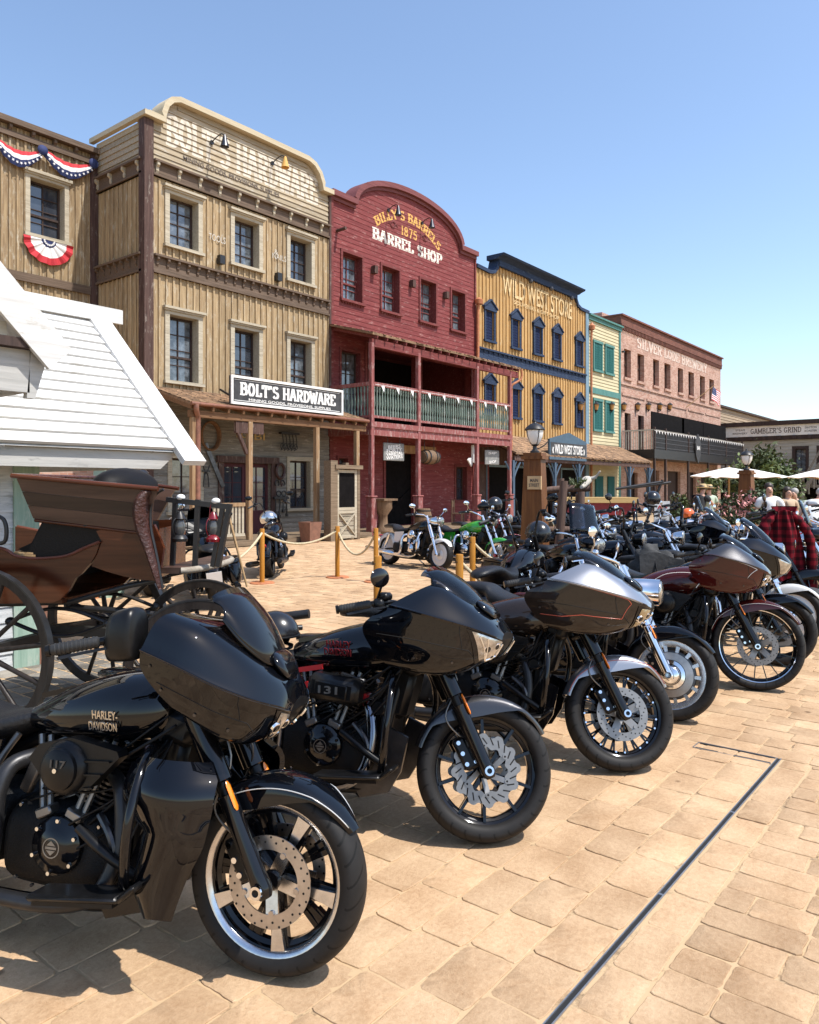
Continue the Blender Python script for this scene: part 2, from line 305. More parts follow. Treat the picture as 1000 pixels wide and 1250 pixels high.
    rp = nd(nt, 'ShaderNodeValToRGB'); rp.color_ramp.interpolation = 'CONSTANT'
    e = rp.color_ramp.elements; e[0].color = (.17, .008, .016, 1); e[1].position = .75; e[1].color = (.022, .004, .006, 1)
    e2 = rp.color_ramp.elements.new(.25); e2.color = (.075, .005, .009, 1)
    dv = nd(nt, 'ShaderNodeMath', operation='MULTIPLY'); dv.inputs[1].default_value = .5; L(ad.outputs[0], dv.inputs[0]); L(dv.outputs[0], rp.inputs[0]); L(rp.outputs[0], b.inputs['Base Color'])
    M['plaid'] = m
    # pavers
    for nm, ca, cb_, gr in (('paver', (0.48, 0.295, 0.158), (0.78, 0.545, 0.335), 1.0), ('sett', (0.17, 0.155, 0.13), (0.36, 0.33, 0.285), 1.0)):
        m, nt, b = new_mat('tumbled ' + nm + ' stone'); L = nt.links.new
        b.inputs['Roughness'].default_value = .88; b.inputs['Specular IOR Level'].default_value = .2
        tc = nd(nt, 'ShaderNodeTexCoord')
        n1 = nd(nt, 'ShaderNodeTexNoise', Scale=48.0, Detail=8.0, Roughness=.82); L(tc.outputs['Object'], n1.inputs['Vector'])
        n2 = nd(nt, 'ShaderNodeTexNoise', Scale=3.5, Detail=5.0, Roughness=.6); L(tc.outputs['Object'], n2.inputs['Vector'])
        ad = nd(nt, 'ShaderNodeMath', operation='MULTIPLY_ADD'); ad.inputs[1].default_value = .55; L(n1.outputs['Fac'], ad.inputs[0]); 
        h = nd(nt, 'ShaderNodeMath', operation='MULTIPLY'); h.inputs[1].default_value = .45; L(n2.outputs['Fac'], h.inputs[0]); L(h.outputs[0], ad.inputs[2])
        rp = nd(nt, 'ShaderNodeValToRGB'); e = rp.color_ramp.elements; e[0].position = .36; e[0].color = k4(ca); e[1].position = .64; e[1].color = k4(cb_)
        L(ad.outputs[0], rp.inputs[0])
        # spills, scuffs and trodden gum
        n3 = nd(nt, 'ShaderNodeTexNoise', Scale=.9, Detail=7.0, Roughness=.65); L(tc.outputs['Object'], n3.inputs['Vector'])
        r3 = nd(nt, 'ShaderNodeValToRGB'); q = r3.color_ramp.elements; q[0].position = .30; q[0].color = (.82, .79, .76, 1); q[1].position = .50; q[1].color = (1, 1, 1, 1); L(n3.outputs['Fac'], r3.inputs[0])
        vo = nd(nt, 'ShaderNodeTexVoronoi', Scale=2.3); L(tc.outputs['Object'], vo.inputs['Vector'])
        r4 = nd(nt, 'ShaderNodeValToRGB'); q = r4.color_ramp.elements; q[0].position = .035; q[0].color = (.45, .42, .40, 1); q[1].position = .06; q[1].color = (1, 1, 1, 1); L(vo.outputs['Distance'], r4.inputs[0])
        m1 = nd(nt, 'ShaderNodeMixRGB', blend_type='MULTIPLY'); m1.inputs[0].default_value = 1; L(rp.outputs[0], m1.inputs[1]); L(r3.outputs[0], m1.inputs[2])
        m2 = nd(nt, 'ShaderNodeMixRGB', blend_type='MULTIPLY'); m2.inputs[0].default_value = 1; L(m1.outputs[0], m2.inputs[1]); L(r4.outputs[0], m2.inputs[2])
        L(add_tone(nt, m2.outputs[0]), b.inputs['Base Color'])
        bp = nd(nt, 'ShaderNodeBump', Strength=.8, Distance=.008); L(n1.outputs['Fac'], bp.inputs['Height'])
        L(bp.outputs['Normal'], b.inputs['Normal']); M[nm] = m
    m, nt, b = new_mat('joint sand'); L = nt.links.new
    tc = nd(nt, 'ShaderNodeTexCoord'); n1 = nd(nt, 'ShaderNodeTexNoise', Scale=4.0, Detail=8.0, Roughness=.8); L(tc.outputs['Object'], n1.inputs['Vector'])
    rp = nd(nt, 'ShaderNodeValToRGB'); e = rp.color_ramp.elements; e[0].position = .34; e[0].color = (.10, .062, .035, 1); e[1].position = .47; e[1].color = (.48, .335, .19, 1)
    L(n1.outputs['Fac'], rp.inputs[0]); L(rp.outputs[0], b.inputs['Base Color']); b.inputs['Roughness'].default_value = .95
    M['joint'] = m

# ------------------------------------------------------------------ mesh builder
class MB:
    def __init__(s): s.v = []; s.f = []; s.m = []; s.t = []
    def add(s, vs, fs, mi=0, tone=1.0):
        o = len(s.v); s.v.extend([tuple(p) for p in vs])
        for f in fs: s.f.append(tuple(o + i for i in f)); s.m.append(mi); s.t.append(tone)
        return s
    def box(s, x0, x1, y0, y1, z0, z1, mi=0, tone=1.0):
        if x1 < x0: x0, x1 = x1, x0
        if y1 < y0: y0, y1 = y1, y0
        if z1 < z0: z0, z1 = z1, z0
        return s.add([(x0,y0,z0),(x1,y0,z0),(x1,y1,z0),(x0,y1,z0),(x0,y0,z1),(x1,y0,z1),(x1,y1,z1),(x0,y1,z1)],
              [(0,3,2,1),(4,5,6,7),(0,1,5,4),(1,2,6,5),(2,3,7,6),(3,0,4,7)], mi, tone)
    def obox(s, c, sx, sy, sz, rot=(0,0,0), mi=0, tone=1.0, bev=0.0):
        """centred box, rotated, with chamfered long edges when bev > 0"""
        Rm = Euler(rot).to_matrix(); c = Vector(c)
        if bev <= 0:
            vs = [Vector((a*sx/2, b*sy/2, d*sz/2)) for d in (-1,1) for a, b in ((-1,-1),(1,-1),(1,1),(-1,1))]
            fs = [(0,3,2,1),(4,5,6,7),(0,1,5,4),(1,2,6,5),(2,3,7,6),(3,0,4,7)]
        else:
            hx, hy, hz = sx/2, sy/2, sz/2; b = min(bev, hx*.9, hy*.9, hz*.9); vs = []
            ring = lambda ax, ay, z: [Vector(p + (z,)) for p in ((-ax+b,-ay),(ax-b,-ay),(ax,-ay+b),(ax,ay-b),(ax-b,ay),(-ax+b,ay),(-ax,ay-b),(-ax,-ay+b))]
            r2 = lambda z: [Vector(p + (z,)) for p in ((-hx+b,-hy+b),(hx-b,-hy+b),(hx-b,-hy+b),(hx-b,hy-b),(hx-b,hy-b),(-hx+b,hy-b),(-hx+b,hy-b),(-hx+b,-hy+b))]
            vs = r2(-hz) + ring(hx,hy,-hz+b) + ring(hx,hy,hz-b) + r2(hz); fs = []
            for k in range(3):
                for i in range(8): j = (i+1) % 8; fs.append((k*8+i, k*8+j, k*8+8+j, k*8+8+i))
            fs += [tuple(range(7,-1,-1)), tuple(range(24,32))]
            # drop duplicate corners of the end caps
            fs[-2] = (7,5,3,1)[0:4]; fs[-1] = (25,27,29,31)
        return s.add([c + Rm @ p for p in vs], fs, mi, tone)
    def beam(s, p0, p1, w, h, mi=0, tone=1.0, up=(0,0,1)):
        p0, p1 = Vector(p0), Vector(p1); d = (p1-p0).normalized(); u = Vector(up)
        a = d.cross(u)
        if a.length < 1e-4: a = d.cross(Vector((0,1,0)))
        a.normalize(); b = a.cross(d).normalized(); a *= w/2; b *= h/2
        vs = [p0-a-b, p0+a-b, p0+a+b, p0-a+b, p1-a-b, p1+a-b, p1+a+b, p1-a+b]
        return s.add(vs, [(0,1,2,3),(7,6,5,4),(0,4,5,1),(1,5,6,2),(2,6,7,3),(3,7,4,0)], mi, tone)
    def cyl(s, p0, p1, r0, r1=None, n=12, mi=0, cap=True, tone=1.0):
        if r1 is None: r1 = r0
        return s.tube([p0, p1], [r0, r1], n, mi, cap, tone)
    def tube(s, pts, r, n=8, mi=0, cap=True, tone=1.0, flat=1.0):
        pts = [Vector(p) for p in pts]; k = len(pts)
        if not isinstance(r, (list, tuple)): r = [r]*k
        tan = []
        for i in range(k):
            a = pts[max(i-1,0)]; b = pts[min(i+1,k-1)]; t = (b-a)
            tan.append(t.normalized() if t.length > 1e-9 else Vector((0,0,1)))
        ref = Vector((0,0,1)) if abs(tan[0].z) < .9 else Vector((1,0,0))
        nrm = tan[0].cross(ref).normalized(); vs = []
        for i in range(k):
            nrm = (nrm - tan[i]*nrm.dot(tan[i]))
            nrm = nrm.normalized() if nrm.length > 1e-6 else tan[i].orthogonal().normalized()
            bi = tan[i].cross(nrm)
            for j in range(n):
                a = 2*PI*j/n; vs.append(pts[i] + (nrm*math.cos(a) + bi*math.sin(a)*flat)*r[i])
        fs = [(i*n+j, i*n+(j+1)%n, (i+1)*n+(j+1)%n, (i+1)*n+j) for i in range(k-1) for j in range(n)]
        if cap: fs += [tuple(range(n-1,-1,-1)), tuple((k-1)*n+j for j in range(n))]
        return s.add(vs, fs, mi, tone)
    def lathe(s, prof, n=32, c=(0,0,0), axis='z', mi=0, tone=1.0, closed=False, a0=0, a1=2*PI):
        """profile of (radius, height) turned round an axis"""
        full = abs(a1-a0-2*PI) < 1e-6; cols = n if full else n+1; vs = []; k = len(prof); c = Vector(c)
        for (r, h) in prof:
            for j in range(cols):
                a = a0 + (a1-a0)*j/n; p, q = r*math.cos(a), r*math.sin(a)
                vs.append(c + (Vector((p,q,h)) if axis == 'z' else Vector((p,h,q)) if axis == 'y' else Vector((h,p,q))))
        fs = []
        for i in range(k if closed else k-1):
            i2 = (i+1) % k
            for j in range(n):
                j2 = (j+1) % cols
                f = (i*cols+j, i*cols+j2, i2*cols+j2, i2*cols+j)
                fs.append(f if axis != 'y' else f[::-1])
        return s.add(vs, fs, mi, tone)
    def ell(s, c, rx, ry, rz, n=16, m=10, mi=0, rot=(0,0,0), tone=1.0, z0=-1.0, z1=1.0):
        Rm = Euler(rot).to_matrix(); c = Vector(c); vs = []; fs = []
        t0, t1 = math.asin(max(-1,z0)), math.asin(min(1,z1))
        for i in range(m+1):
            t = t0+(t1-t0)*i/m
            for j in range(n):
                a = 2*PI*j/n; vs.append(c + Rm @ Vector((rx*math.cos(t)*math.cos(a), ry*math.cos(t)*math.sin(a), rz*math.sin(t))))
        for i in range(m):
            for j in range(n): fs.append((i*n+j, i*n+(j+1)%n, (i+1)*n+(j+1)%n, (i+1)*n+j))
        return s.add(vs, fs, mi, tone)
    def sup(s, st, n=20, mi=0, axis='x', sub=4, tone=1.0):
        """closed loft; stations (t, cy, cz, ry, r_top, r_bottom, power) along an axis"""
        st = np.array(st, float); P = cr(st, sub); vs = []; k = len(P)
        for t, cy, cz, ry, rt, rb, pw in P:
            for j in range(n):
                a = 2*PI*j/n; ca, sa = math.cos(a), math.sin(a)
                y = cy + ry*math.copysign(abs(ca)**(2/pw), ca); z = cz + (rt if sa > 0 else rb)*math.copysign(abs(sa)**(2/pw), sa)
                vs.append((t,y,z) if axis == 'x' else (y,z,t) if axis == 'z' else (y,t,z))
        fs = [(i*n+j, (i+1)*n+j, (i+1)*n+(j+1)%n, i*n+(j+1)%n) for i in range(k-1) for j in range(n)]
        fs += [tuple(range(n)), tuple((k-1)*n+j for j in range(n-1,-1,-1))]
        return s.add(vs, fs, mi, tone)
    def grid(s, G, th=0.0, mi=0, tone=1.0, flip=False):
        """surface through a grid of points, given a thickness th along its normals"""
        G = np.array(G, float); a, b = G.shape[:2]
        N = gnorm(G)
        if flip: N = -N
        q = lambda o, i, j: o + i*b + j
        fs = [(q(0,i,j), q(0,i+1,j), q(0,i+1,j+1), q(0,i,j+1)) for i in range(a-1) for j in range(b-1)]
        vs = list(G.reshape(-1,3))
        if flip: fs = [f[::-1] for f in fs]
        if th:
            o = a*b; vs += list((G - N*th).reshape(-1,3))
            fs2 = [tuple(o+i for i in f[::-1]) for f in fs]
            e = [(i,0) for i in range(a)] + [(a-1,j) for j in range(1,b)] + [(i,b-1) for i in range(a-2,-1,-1)] + [(0,j) for j in range(b-2,0,-1)]
            side = []
            for k in range(len(e)):
                u, w = q(0,*e[k]), q(0,*e[(k+1)%len(e)]); f = (w, u, u+o, w+o); side.append(f[::-1] if flip else f)
            fs = fs + fs2 + side
        return s.add(vs, fs, mi, tone)
    def prism(s, poly, y0, y1, mi=0, tone=1.0, plane='xz'):
        n = len(poly); mk_ = {'xz': lambda p, h: (p[0], h, p[1]), 'xy': lambda p, h: (p[0], p[1], h), 'yz': lambda p, h: (h, p[0], p[1])}[plane]
        area = sum(poly[i][0]*poly[(i+1)%n][1]-poly[(i+1)%n][0]*poly[i][1] for i in range(n))
        if area < 0: poly = poly[::-1]
        if plane == 'xz': poly = poly[::-1]
        vs = [mk_(p, min(y0,y1)) for p in poly] + [mk_(p, max(y0,y1)) for p in poly]
        fs = [tuple(range(n-1,-1,-1)), tuple(range(n,2*n))] + [(i,(i+1)%n,(i+1)%n+n,i+n) for i in range(n)]
        return s.add(vs, fs, mi, tone)
    def xf(s, mat, start=0):
        for i in range(start, len(s.v)): s.v[i] = tuple(mat @ Vector(s.v[i]))
        return s
    def build(s, name, mats, parent=None, smooth=None, loc=None, rot=None):
        me = bpy.data.meshes.new(name); me.from_pydata(s.v, [], s.f); 
        if not isinstance(mats, (list, tuple)): mats = [mats]
        for m in mats: me.materials.append(M[m] if isinstance(m, str) else m)
        n = len(me.polygons)
        if len(s.m) == n:
            me.polygons.foreach_set('material_index', s.m)
            a = me.attributes.new('tone', 'FLOAT', 'FACE'); a.data.foreach_set('value', s.t)
        if smooth is not None:
            me.polygons.foreach_set('use_smooth', [True]*n)
            if smooth < 179: me.set_sharp_from_angle(angle=R_(smooth))
        me.update()
        o = bpy.data.objects.new(name, me); COL.objects.link(o)
        if parent: o.parent = parent
        if loc: o.location = loc
        if rot: o.rotation_euler = rot
        return o

def gnorm(G):
    du = np.gradient(G, axis=0); dv = np.gradient(G, axis=1); N = np.cross(du, dv)
    l = np.linalg.norm(N, axis=2, keepdims=True); l[l < 1e-12] = 1
    return N/l
def cr(P, sub):
    """Catmull-Rom through rows of P"""
    P = np.array(P, float); k = len(P); out = []
    for i in range(k-1):
        a, b, c, d = P[max(i-1,0)], P[i], P[i+1], P[min(i+2,k-1)]
        for t in np.linspace(0, 1, sub, endpoint=False):
            out.append(.5*((2*b)+(-a+c)*t+(2*a-5*b+4*c-d)*t*t+(-a+3*b-3*c+d)*t**3))
    out.append(P[-1]); return np.array(out)
def net(N, si, sj):
    N = np.array(N, float); A = cr(N.reshape(N.shape[0], -1), si).reshape(-1, N.shape[1], 3)
    B = cr(A.transpose(1,0,2).reshape(N.shape[1], -1), sj).reshape(-1, A.shape[0], 3).transpose(1,0,2)
    return B
def curve(pts, sub=6): return [tuple(p) for p in cr(pts, sub)]

# ------------------------------------------------------------------ things
def thing(name, label, cat, loc=(0,0,0), rz=0, group=None, rot=None):
    o = bpy.data.objects.new(name, None); COL.objects.link(o); o.location = loc; o.rotation_euler = rot or (0,0,rz)
    o.empty_display_size = .2; return tag(o, label, cat, group)
def tag(o, label=None, cat=None, group=None, kind=None):
    if label: o['label'] = label
    if cat: o['category'] = cat
    if group: o['group'] = group
    if kind: o['kind'] = kind
    return o
def part(mb, name, mats, parent, smooth=None, label=None, **k):
    o = mb.build(name, mats, parent, smooth, **k)
    if label: o['label'] = label
    return o
def copy_tree(o, parent=None):
    c = o.copy(); COL.objects.link(c); c.parent = parent
    for ch in list(o.children): copy_tree(ch, c)
    return c

# pixel and place arithmetic of the camera (used to read positions off the photograph once)
YAW = R_(38.5); FPX = 930.0; HOR = 595.0; EYE = 1.65
CY, SY = math.cos(YAW), math.sin(YAW)
def cam2w(lat, d): return (CY*d + SY*lat, SY*d - CY*lat)
def gp(u, v, z=0.0):
    d = (EYE - z)*FPX/(v-HOR); x, y = cam2w((u-500)/FPX*d, d); return (x, y, z)
def pd(u, v, d):
    x, y = cam2w((u-500)/FPX*d, d); return (x, y, EYE + (HOR-v)/FPX*d)
def pY(u, v, Y):
    a = (u-500)/FPX; t = Y/(SY-CY*a); return (t*(CY+SY*a), Y, EYE+(HOR-v)/FPX*t)

# ------------------------------------------------------------------ lettering
_tc = {}
def text_mesh(txt, size, offs=0.0, ext=0.0):
    key = (txt, size, offs, ext)
    if key in _tc: return _tc[key]
    cu = bpy.data.curves.new('t', 'FONT'); cu.body = txt; cu.size = size; cu.offset = offs; cu.extrude = ext
    cu.align_x = 'CENTER'; cu.align_y = 'CENTER'; cu.resolution_u = 3
    ob = bpy.data.objects.new('t', cu); COL.objects.link(ob)
    dg = bpy.context.evaluated_depsgraph_get(); me = ob.evaluated_get(dg).to_mesh()
    vs = [tuple(v.co) for v in me.vertices]; fs = [tuple(p.vertices) for p in me.polygons]
    ob.evaluated_get(dg).to_mesh_clear(); bpy.data.objects.remove(ob); bpy.data.curves.remove(cu)
    _tc[key] = (vs, fs); return vs, fs
def put_text(mb, txt, c, w, h, ext=0.004, mi=0, offs=0.0, rot=(PI/2,0,0), shear=0):
    """letters scaled to width w and height h, centred at c, facing -Y by default"""
    vs, fs = text_mesh(txt, 1.0, offs, .05)
    xs = [v[0] for v in vs]; ys = [v[1] for v in vs]; x0, x1, y0, y1 = min(xs), max(xs), min(ys), max(ys)
    Rm = Euler(rot).to_matrix(); c = Vector(c); out = []
    for v in vs:
        p = Vector(((v[0]-(x0+x1)/2)/(x1-x0)*w, (v[1]-(y0+y1)/2)/(y1-y0)*h, v[2]/.05*ext)); out.append(c + Rm @ p)
    return mb.add(out, fs, mi)

_arc = lambda cx, cy, rx, ry, a0, a1, n=8: [(cx+rx*math.cos(R_(a0+(a1-a0)*i/n)), cy+ry*math.sin(R_(a0+(a1-a0)*i/n))) for i in range(n+1)]
GL = {  # slab letters: strokes as polylines, then foot and head slabs (x, y)
 'A': ([[(.14,0),(.46,1)],[(.86,0),(.54,1)],[(.26,.34),(.74,.34)]], [(.14,0),(.86,0),(.5,1)]),
 'B': ([[(.24,0),(.24,1)],[(.24,.94)]+_arc(.5,.74,.3,.2,90,-90)+[(.24,.54)],[(.24,.5)]+_arc(.5,.28,.36,.22,90,-90)+[(.24,.06)]], [(.2,0),(.2,1)]),
 'D': ([[(.24,0),(.24,1)],[(.24,.94)]+_arc(.42,.5,.44,.44,90,-90,12)+[(.24,.06)]], [(.2,0),(.2,1)]),
 'E': ([[(.24,0),(.24,1)],[(.2,.94),(.84,.94)],[(.24,.5),(.64,.5)],[(.2,.06),(.86,.06)],[(.84,.7),(.84,.98)],[(.86,.02),(.86,.3)]], [(.2,0),(.2,1)]),
 'G': ([_arc(.5,.5,.36,.44,40,320,16)+[(.8,.42)],[(.56,.44),(.92,.44)]], []),
 'H': ([[(.2,0),(.2,1)],[(.8,0),(.8,1)],[(.2,.5),(.8,.5)]], [(.2,0),(.8,0),(.2,1),(.8,1)]),
 'I': ([[(.5,0),(.5,1)]], [(.5,0),(.5,1)]),
 'L': ([[(.28,0),(.28,1)],[(.2,.06),(.86,.06)],[(.86,.02),(.86,.34)]], [(.26,0),(.28,1)]),
 'M': ([[(.14,0),(.14,1)],[(.86,0),(.86,1)],[(.16,.96),(.5,.2),(.84,.96)]], [(.14,0),(.86,0),(.12,1),(.88,1)]),
 'N': ([[(.18,0),(.18,1)],[(.82,0),(.82,1)],[(.18,.96),(.82,.04)]], [(.18,0),(.14,1),(.82,1)]),
 'O': ([_arc(.5,.5,.34,.44,0,360,20)], []),
 'P': ([[(.24,0),(.24,1)],[(.24,.94)]+_arc(.52,.7,.32,.24,90,-90)+[(.24,.46)]], [(.24,0),(.2,1)]),
 'R': ([[(.24,0),(.24,1)],[(.24,.94)]+_arc(.52,.72,.3,.22,90,-90)+[(.24,.5)],[(.52,.5),(.84,.02)]], [(.22,0),(.2,1),(.86,0)]),
 'S': ([_arc(.5,.73,.29,.21,30,270,12)+_arc(.5,.28,.32,.22,90,-150,12)], []),
 'T': ([[(.5,0),(.5,1)],[(.1,.94),(.9,.94)],[(.1,.66),(.1,.98)],[(.9,.66),(.9,.98)]], [(.5,0)]),
 'U': ([[(.2,1),(.2,.34)]+_arc(.5,.34,.3,.28,180,360)+[(.8,1)]], [(.2,1),(.8,1)]),
 'V': ([[(.12,1),(.5,0),(.88,1)]], [(.12,1),(.88,1)]),
 'W': ([[(.08,1),(.3,.02),(.5,.8),(.7,.02),(.92,1)]], [(.08,1),(.5,.86),(.92,1)]),
 'Y': ([[(.12,1),(.5,.46),(.88,1)],[(.5,.5),(.5,0)]], [(.12,1),(.88,1),(.5,0)]),
 "'": ([[(.5,.72),(.54,1)]], []),
 '-': ([[(.2,.46),(.8,.46)]], []),
 '1': ([[(.5,0),(.5,1)],[(.3,.84),(.5,.96)]], [(.5,0)]),
 '5': ([[(.8,.94),(.28,.94),(.26,.56)]+_arc(.48,.34,.33,.28,110,-150,12)], []),
 '7': ([[(.16,.94),(.84,.94),(.42,0)]], []),
 '8': ([_arc(.5,.74,.27,.2,0,360,16),_arc(.5,.27,.32,.22,0,360,16)], []),
}
WID = {'I': .55, "'": .4, '1': .62, 'W': 1.25, 'M': 1.2, 'L': .9, 'E': .92, ' ': .5, '-': .6}
def slab(txt, w, h, sw=.22, arch=None):
    """list of flat polygons in (x, z) for slab-serif lettering w wide and h tall about the origin"""
    tot = sum(WID.get(ch, 1.0) for ch in txt); x = 0; polys = []
    for ch in txt:
        cw = WID.get(ch, 1.0)
        if ch in GL:
            st, sf = GL[ch]
            for pl in st:
                pts = [Vector((x + p[0]*cw, p[1])) for p in pl]
                # work in real proportions so the stroke keeps its weight
                for a, b in zip(pts[:-1], pts[1:]):
                    A = Vector((a.x/tot*w, a.y*h)); B = Vector((b.x/tot*w, b.y*h)); d = B-A
                    if d.length < 1e-6: continue
                    d.normalize(); n = Vector((-d.y, d.x)); vertical = abs(d.y) > .5
                    hw = (sw*(w/tot) if vertical else .14*h)*.5; e = d*(hw*.35 if len(pl) > 2 else 0)
                    polys.append([A-n*hw-e, B-n*hw+e, B+n*hw+e, A+n*hw-e])
            for sx, sz in sf:
                cx_ = (x + sx*cw)/tot*w; hw = .19*(w/tot); zc = sz*h + (.055*h if sz == 0 else -.055*h if sz == 1 else 0)
                polys.append([Vector((cx_-hw, zc-.055*h)), Vector((cx_+hw, zc-.055*h)), Vector((cx_+hw, zc+.055*h)), Vector((cx_-hw, zc+.055*h))])
        x += cw
    return [[(p.x-w/2, p.y-h/2) for p in q] for q in polys]
def clip_z(P, z, keep_above):
    out = []
    for (x0, z0), (x1, z1) in zip(P, P[1:]+P[:1]):
        i0, i1 = (z0 >= z) == keep_above, (z1 >= z) == keep_above
        if i0: out.append((x0, z0))
        if i0 != i1: t = (z-z0)/(z1-z0); out.append((x0+(x1-x0)*t, z))
    return out
def put_slab(mb, txt, c, w, h, y=0.0, mi=0, sw=.22, arch=0.0, ey=.0006, boards=None):
    """slab letters on a wall facing -Y; arch bends the line upward in the middle, mapf remaps (x, z)"""
    for k, q in enumerate(slab(txt, w, h, sw)):
        vs = []
        if boards:
            # painted straight onto the lapped boards: cut at every lap and follow each board's slope
            b0, bh, pj = boards; P = []
            for px_, pz in q:
                if arch: th = px_/arch; r = arch + pz; px_, pz = r*math.sin(th), r*math.cos(th)-arch
                P.append((c[0]+px_, c[2]+pz))
            zs = [p[1] for p in P]
            for i in range(int((min(zs)-b0)//bh), int((max(zs)-b0)//bh)+1):
                lo = b0+i*bh; Q = clip_z(P, lo+.001, True); Q = clip_z(Q, lo+bh-.001, False) if len(Q) > 2 else Q
                if len(Q) < 3: continue
                ar = sum(Q[j][0]*Q[(j+1)%len(Q)][1]-Q[(j+1)%len(Q)][0]*Q[j][1] for j in range(len(Q)))
                if abs(ar) < 1e-6: continue
                if ar < 0: Q = Q[::-1]
                mb.add([(x_, -(pj*(1-(z_-lo)/bh)+.0026+ey*(k % 9)*.5), z_) for x_, z_ in Q], [tuple(range(len(Q)))], mi)
            continue
        for px_, pz in q:
            if arch:
                th = px_/arch; r = arch + pz; px_, pz = r*math.sin(th), r*math.cos(th)-arch
            vs.append((c[0]+px_, c[1]-y-ey*(k % 9), c[2]+pz))
        n = (Vector(vs[1])-Vector(vs[0])).cross(Vector(vs[2])-Vector(vs[0]))
        if n.y > 0: vs = vs[::-1]
        mb.add(vs, [(0,1,2,3)], mi)
    return mb

# ------------------------------------------------------------------ camera, sky, sun
def setup_view():
    cam = bpy.data.cameras.new('camera'); co = bpy.data.objects.new('camera', cam); COL.objects.link(co)
    co.location = (0, 0, EYE); co.rotation_euler = (PI/2, 0, YAW - PI/2)
    cam.sensor_fit = 'HORIZONTAL'; cam.sensor_width = 36; cam.lens = FPX/1000*36
    cam.shift_y = -0.03; cam.clip_start = .05; cam.clip_end = 3000
    SC.camera = co
    w = bpy.data.worlds.new('World'); SC.world = w; w.use_nodes = True; nt = w.node_tree
    sky = nt.nodes.new('ShaderNodeTexSky'); sky.sky_type = 'NISHITA'; sky.sun_disc = False
    sx, sy, sz = SUN
    sky.sun_elevation = math.asin(sz); sky.sun_rotation = math.atan2(sx, sy)
    sky.air_density = 1.0; sky.dust_density = 0.8; sky.ozone_density = 1.2; sky.altitude = 50
    bg = nt.nodes['Background']; nt.links.new(sky.outputs[0], bg.inputs[0]); bg.inputs[1].default_value = SKY_STR
    sl = bpy.data.lights.new('sun', 'SUN'); sl.energy = SUN_STR; sl.angle = R_(.53); sl.color = (1.0, .955, .89)
    so = bpy.data.objects.new('sun', sl); COL.objects.link(so)
    so.rotation_euler = Vector(SUN).to_track_quat('Z', 'Y').to_euler()
    so.location = (0, -20, 40)
    vs = SC.view_settings; vs.view_transform = 'Standard'; vs.look = 'None'; vs.exposure = EXPO; vs.gamma = 1
    try: vs.use_curve_mapping = False
    except Exception: pass
    SC.cycles.max_bounces = 6; SC.cycles.diffuse_bounces = 3; SC.cycles.glossy_bounces = 4; SC.cycles.transparent_max_bounces = 8
    SC.cycles.use_denoising = True; SC.cycles.caustics_reflective = False; SC.cycles.caustics_refractive = False
_s = Vector((.12, -.50, .86)).normalized(); SUN = tuple(_s)
SKY_STR = 0.15; SUN_STR = 3.7; EXPO = 0.74
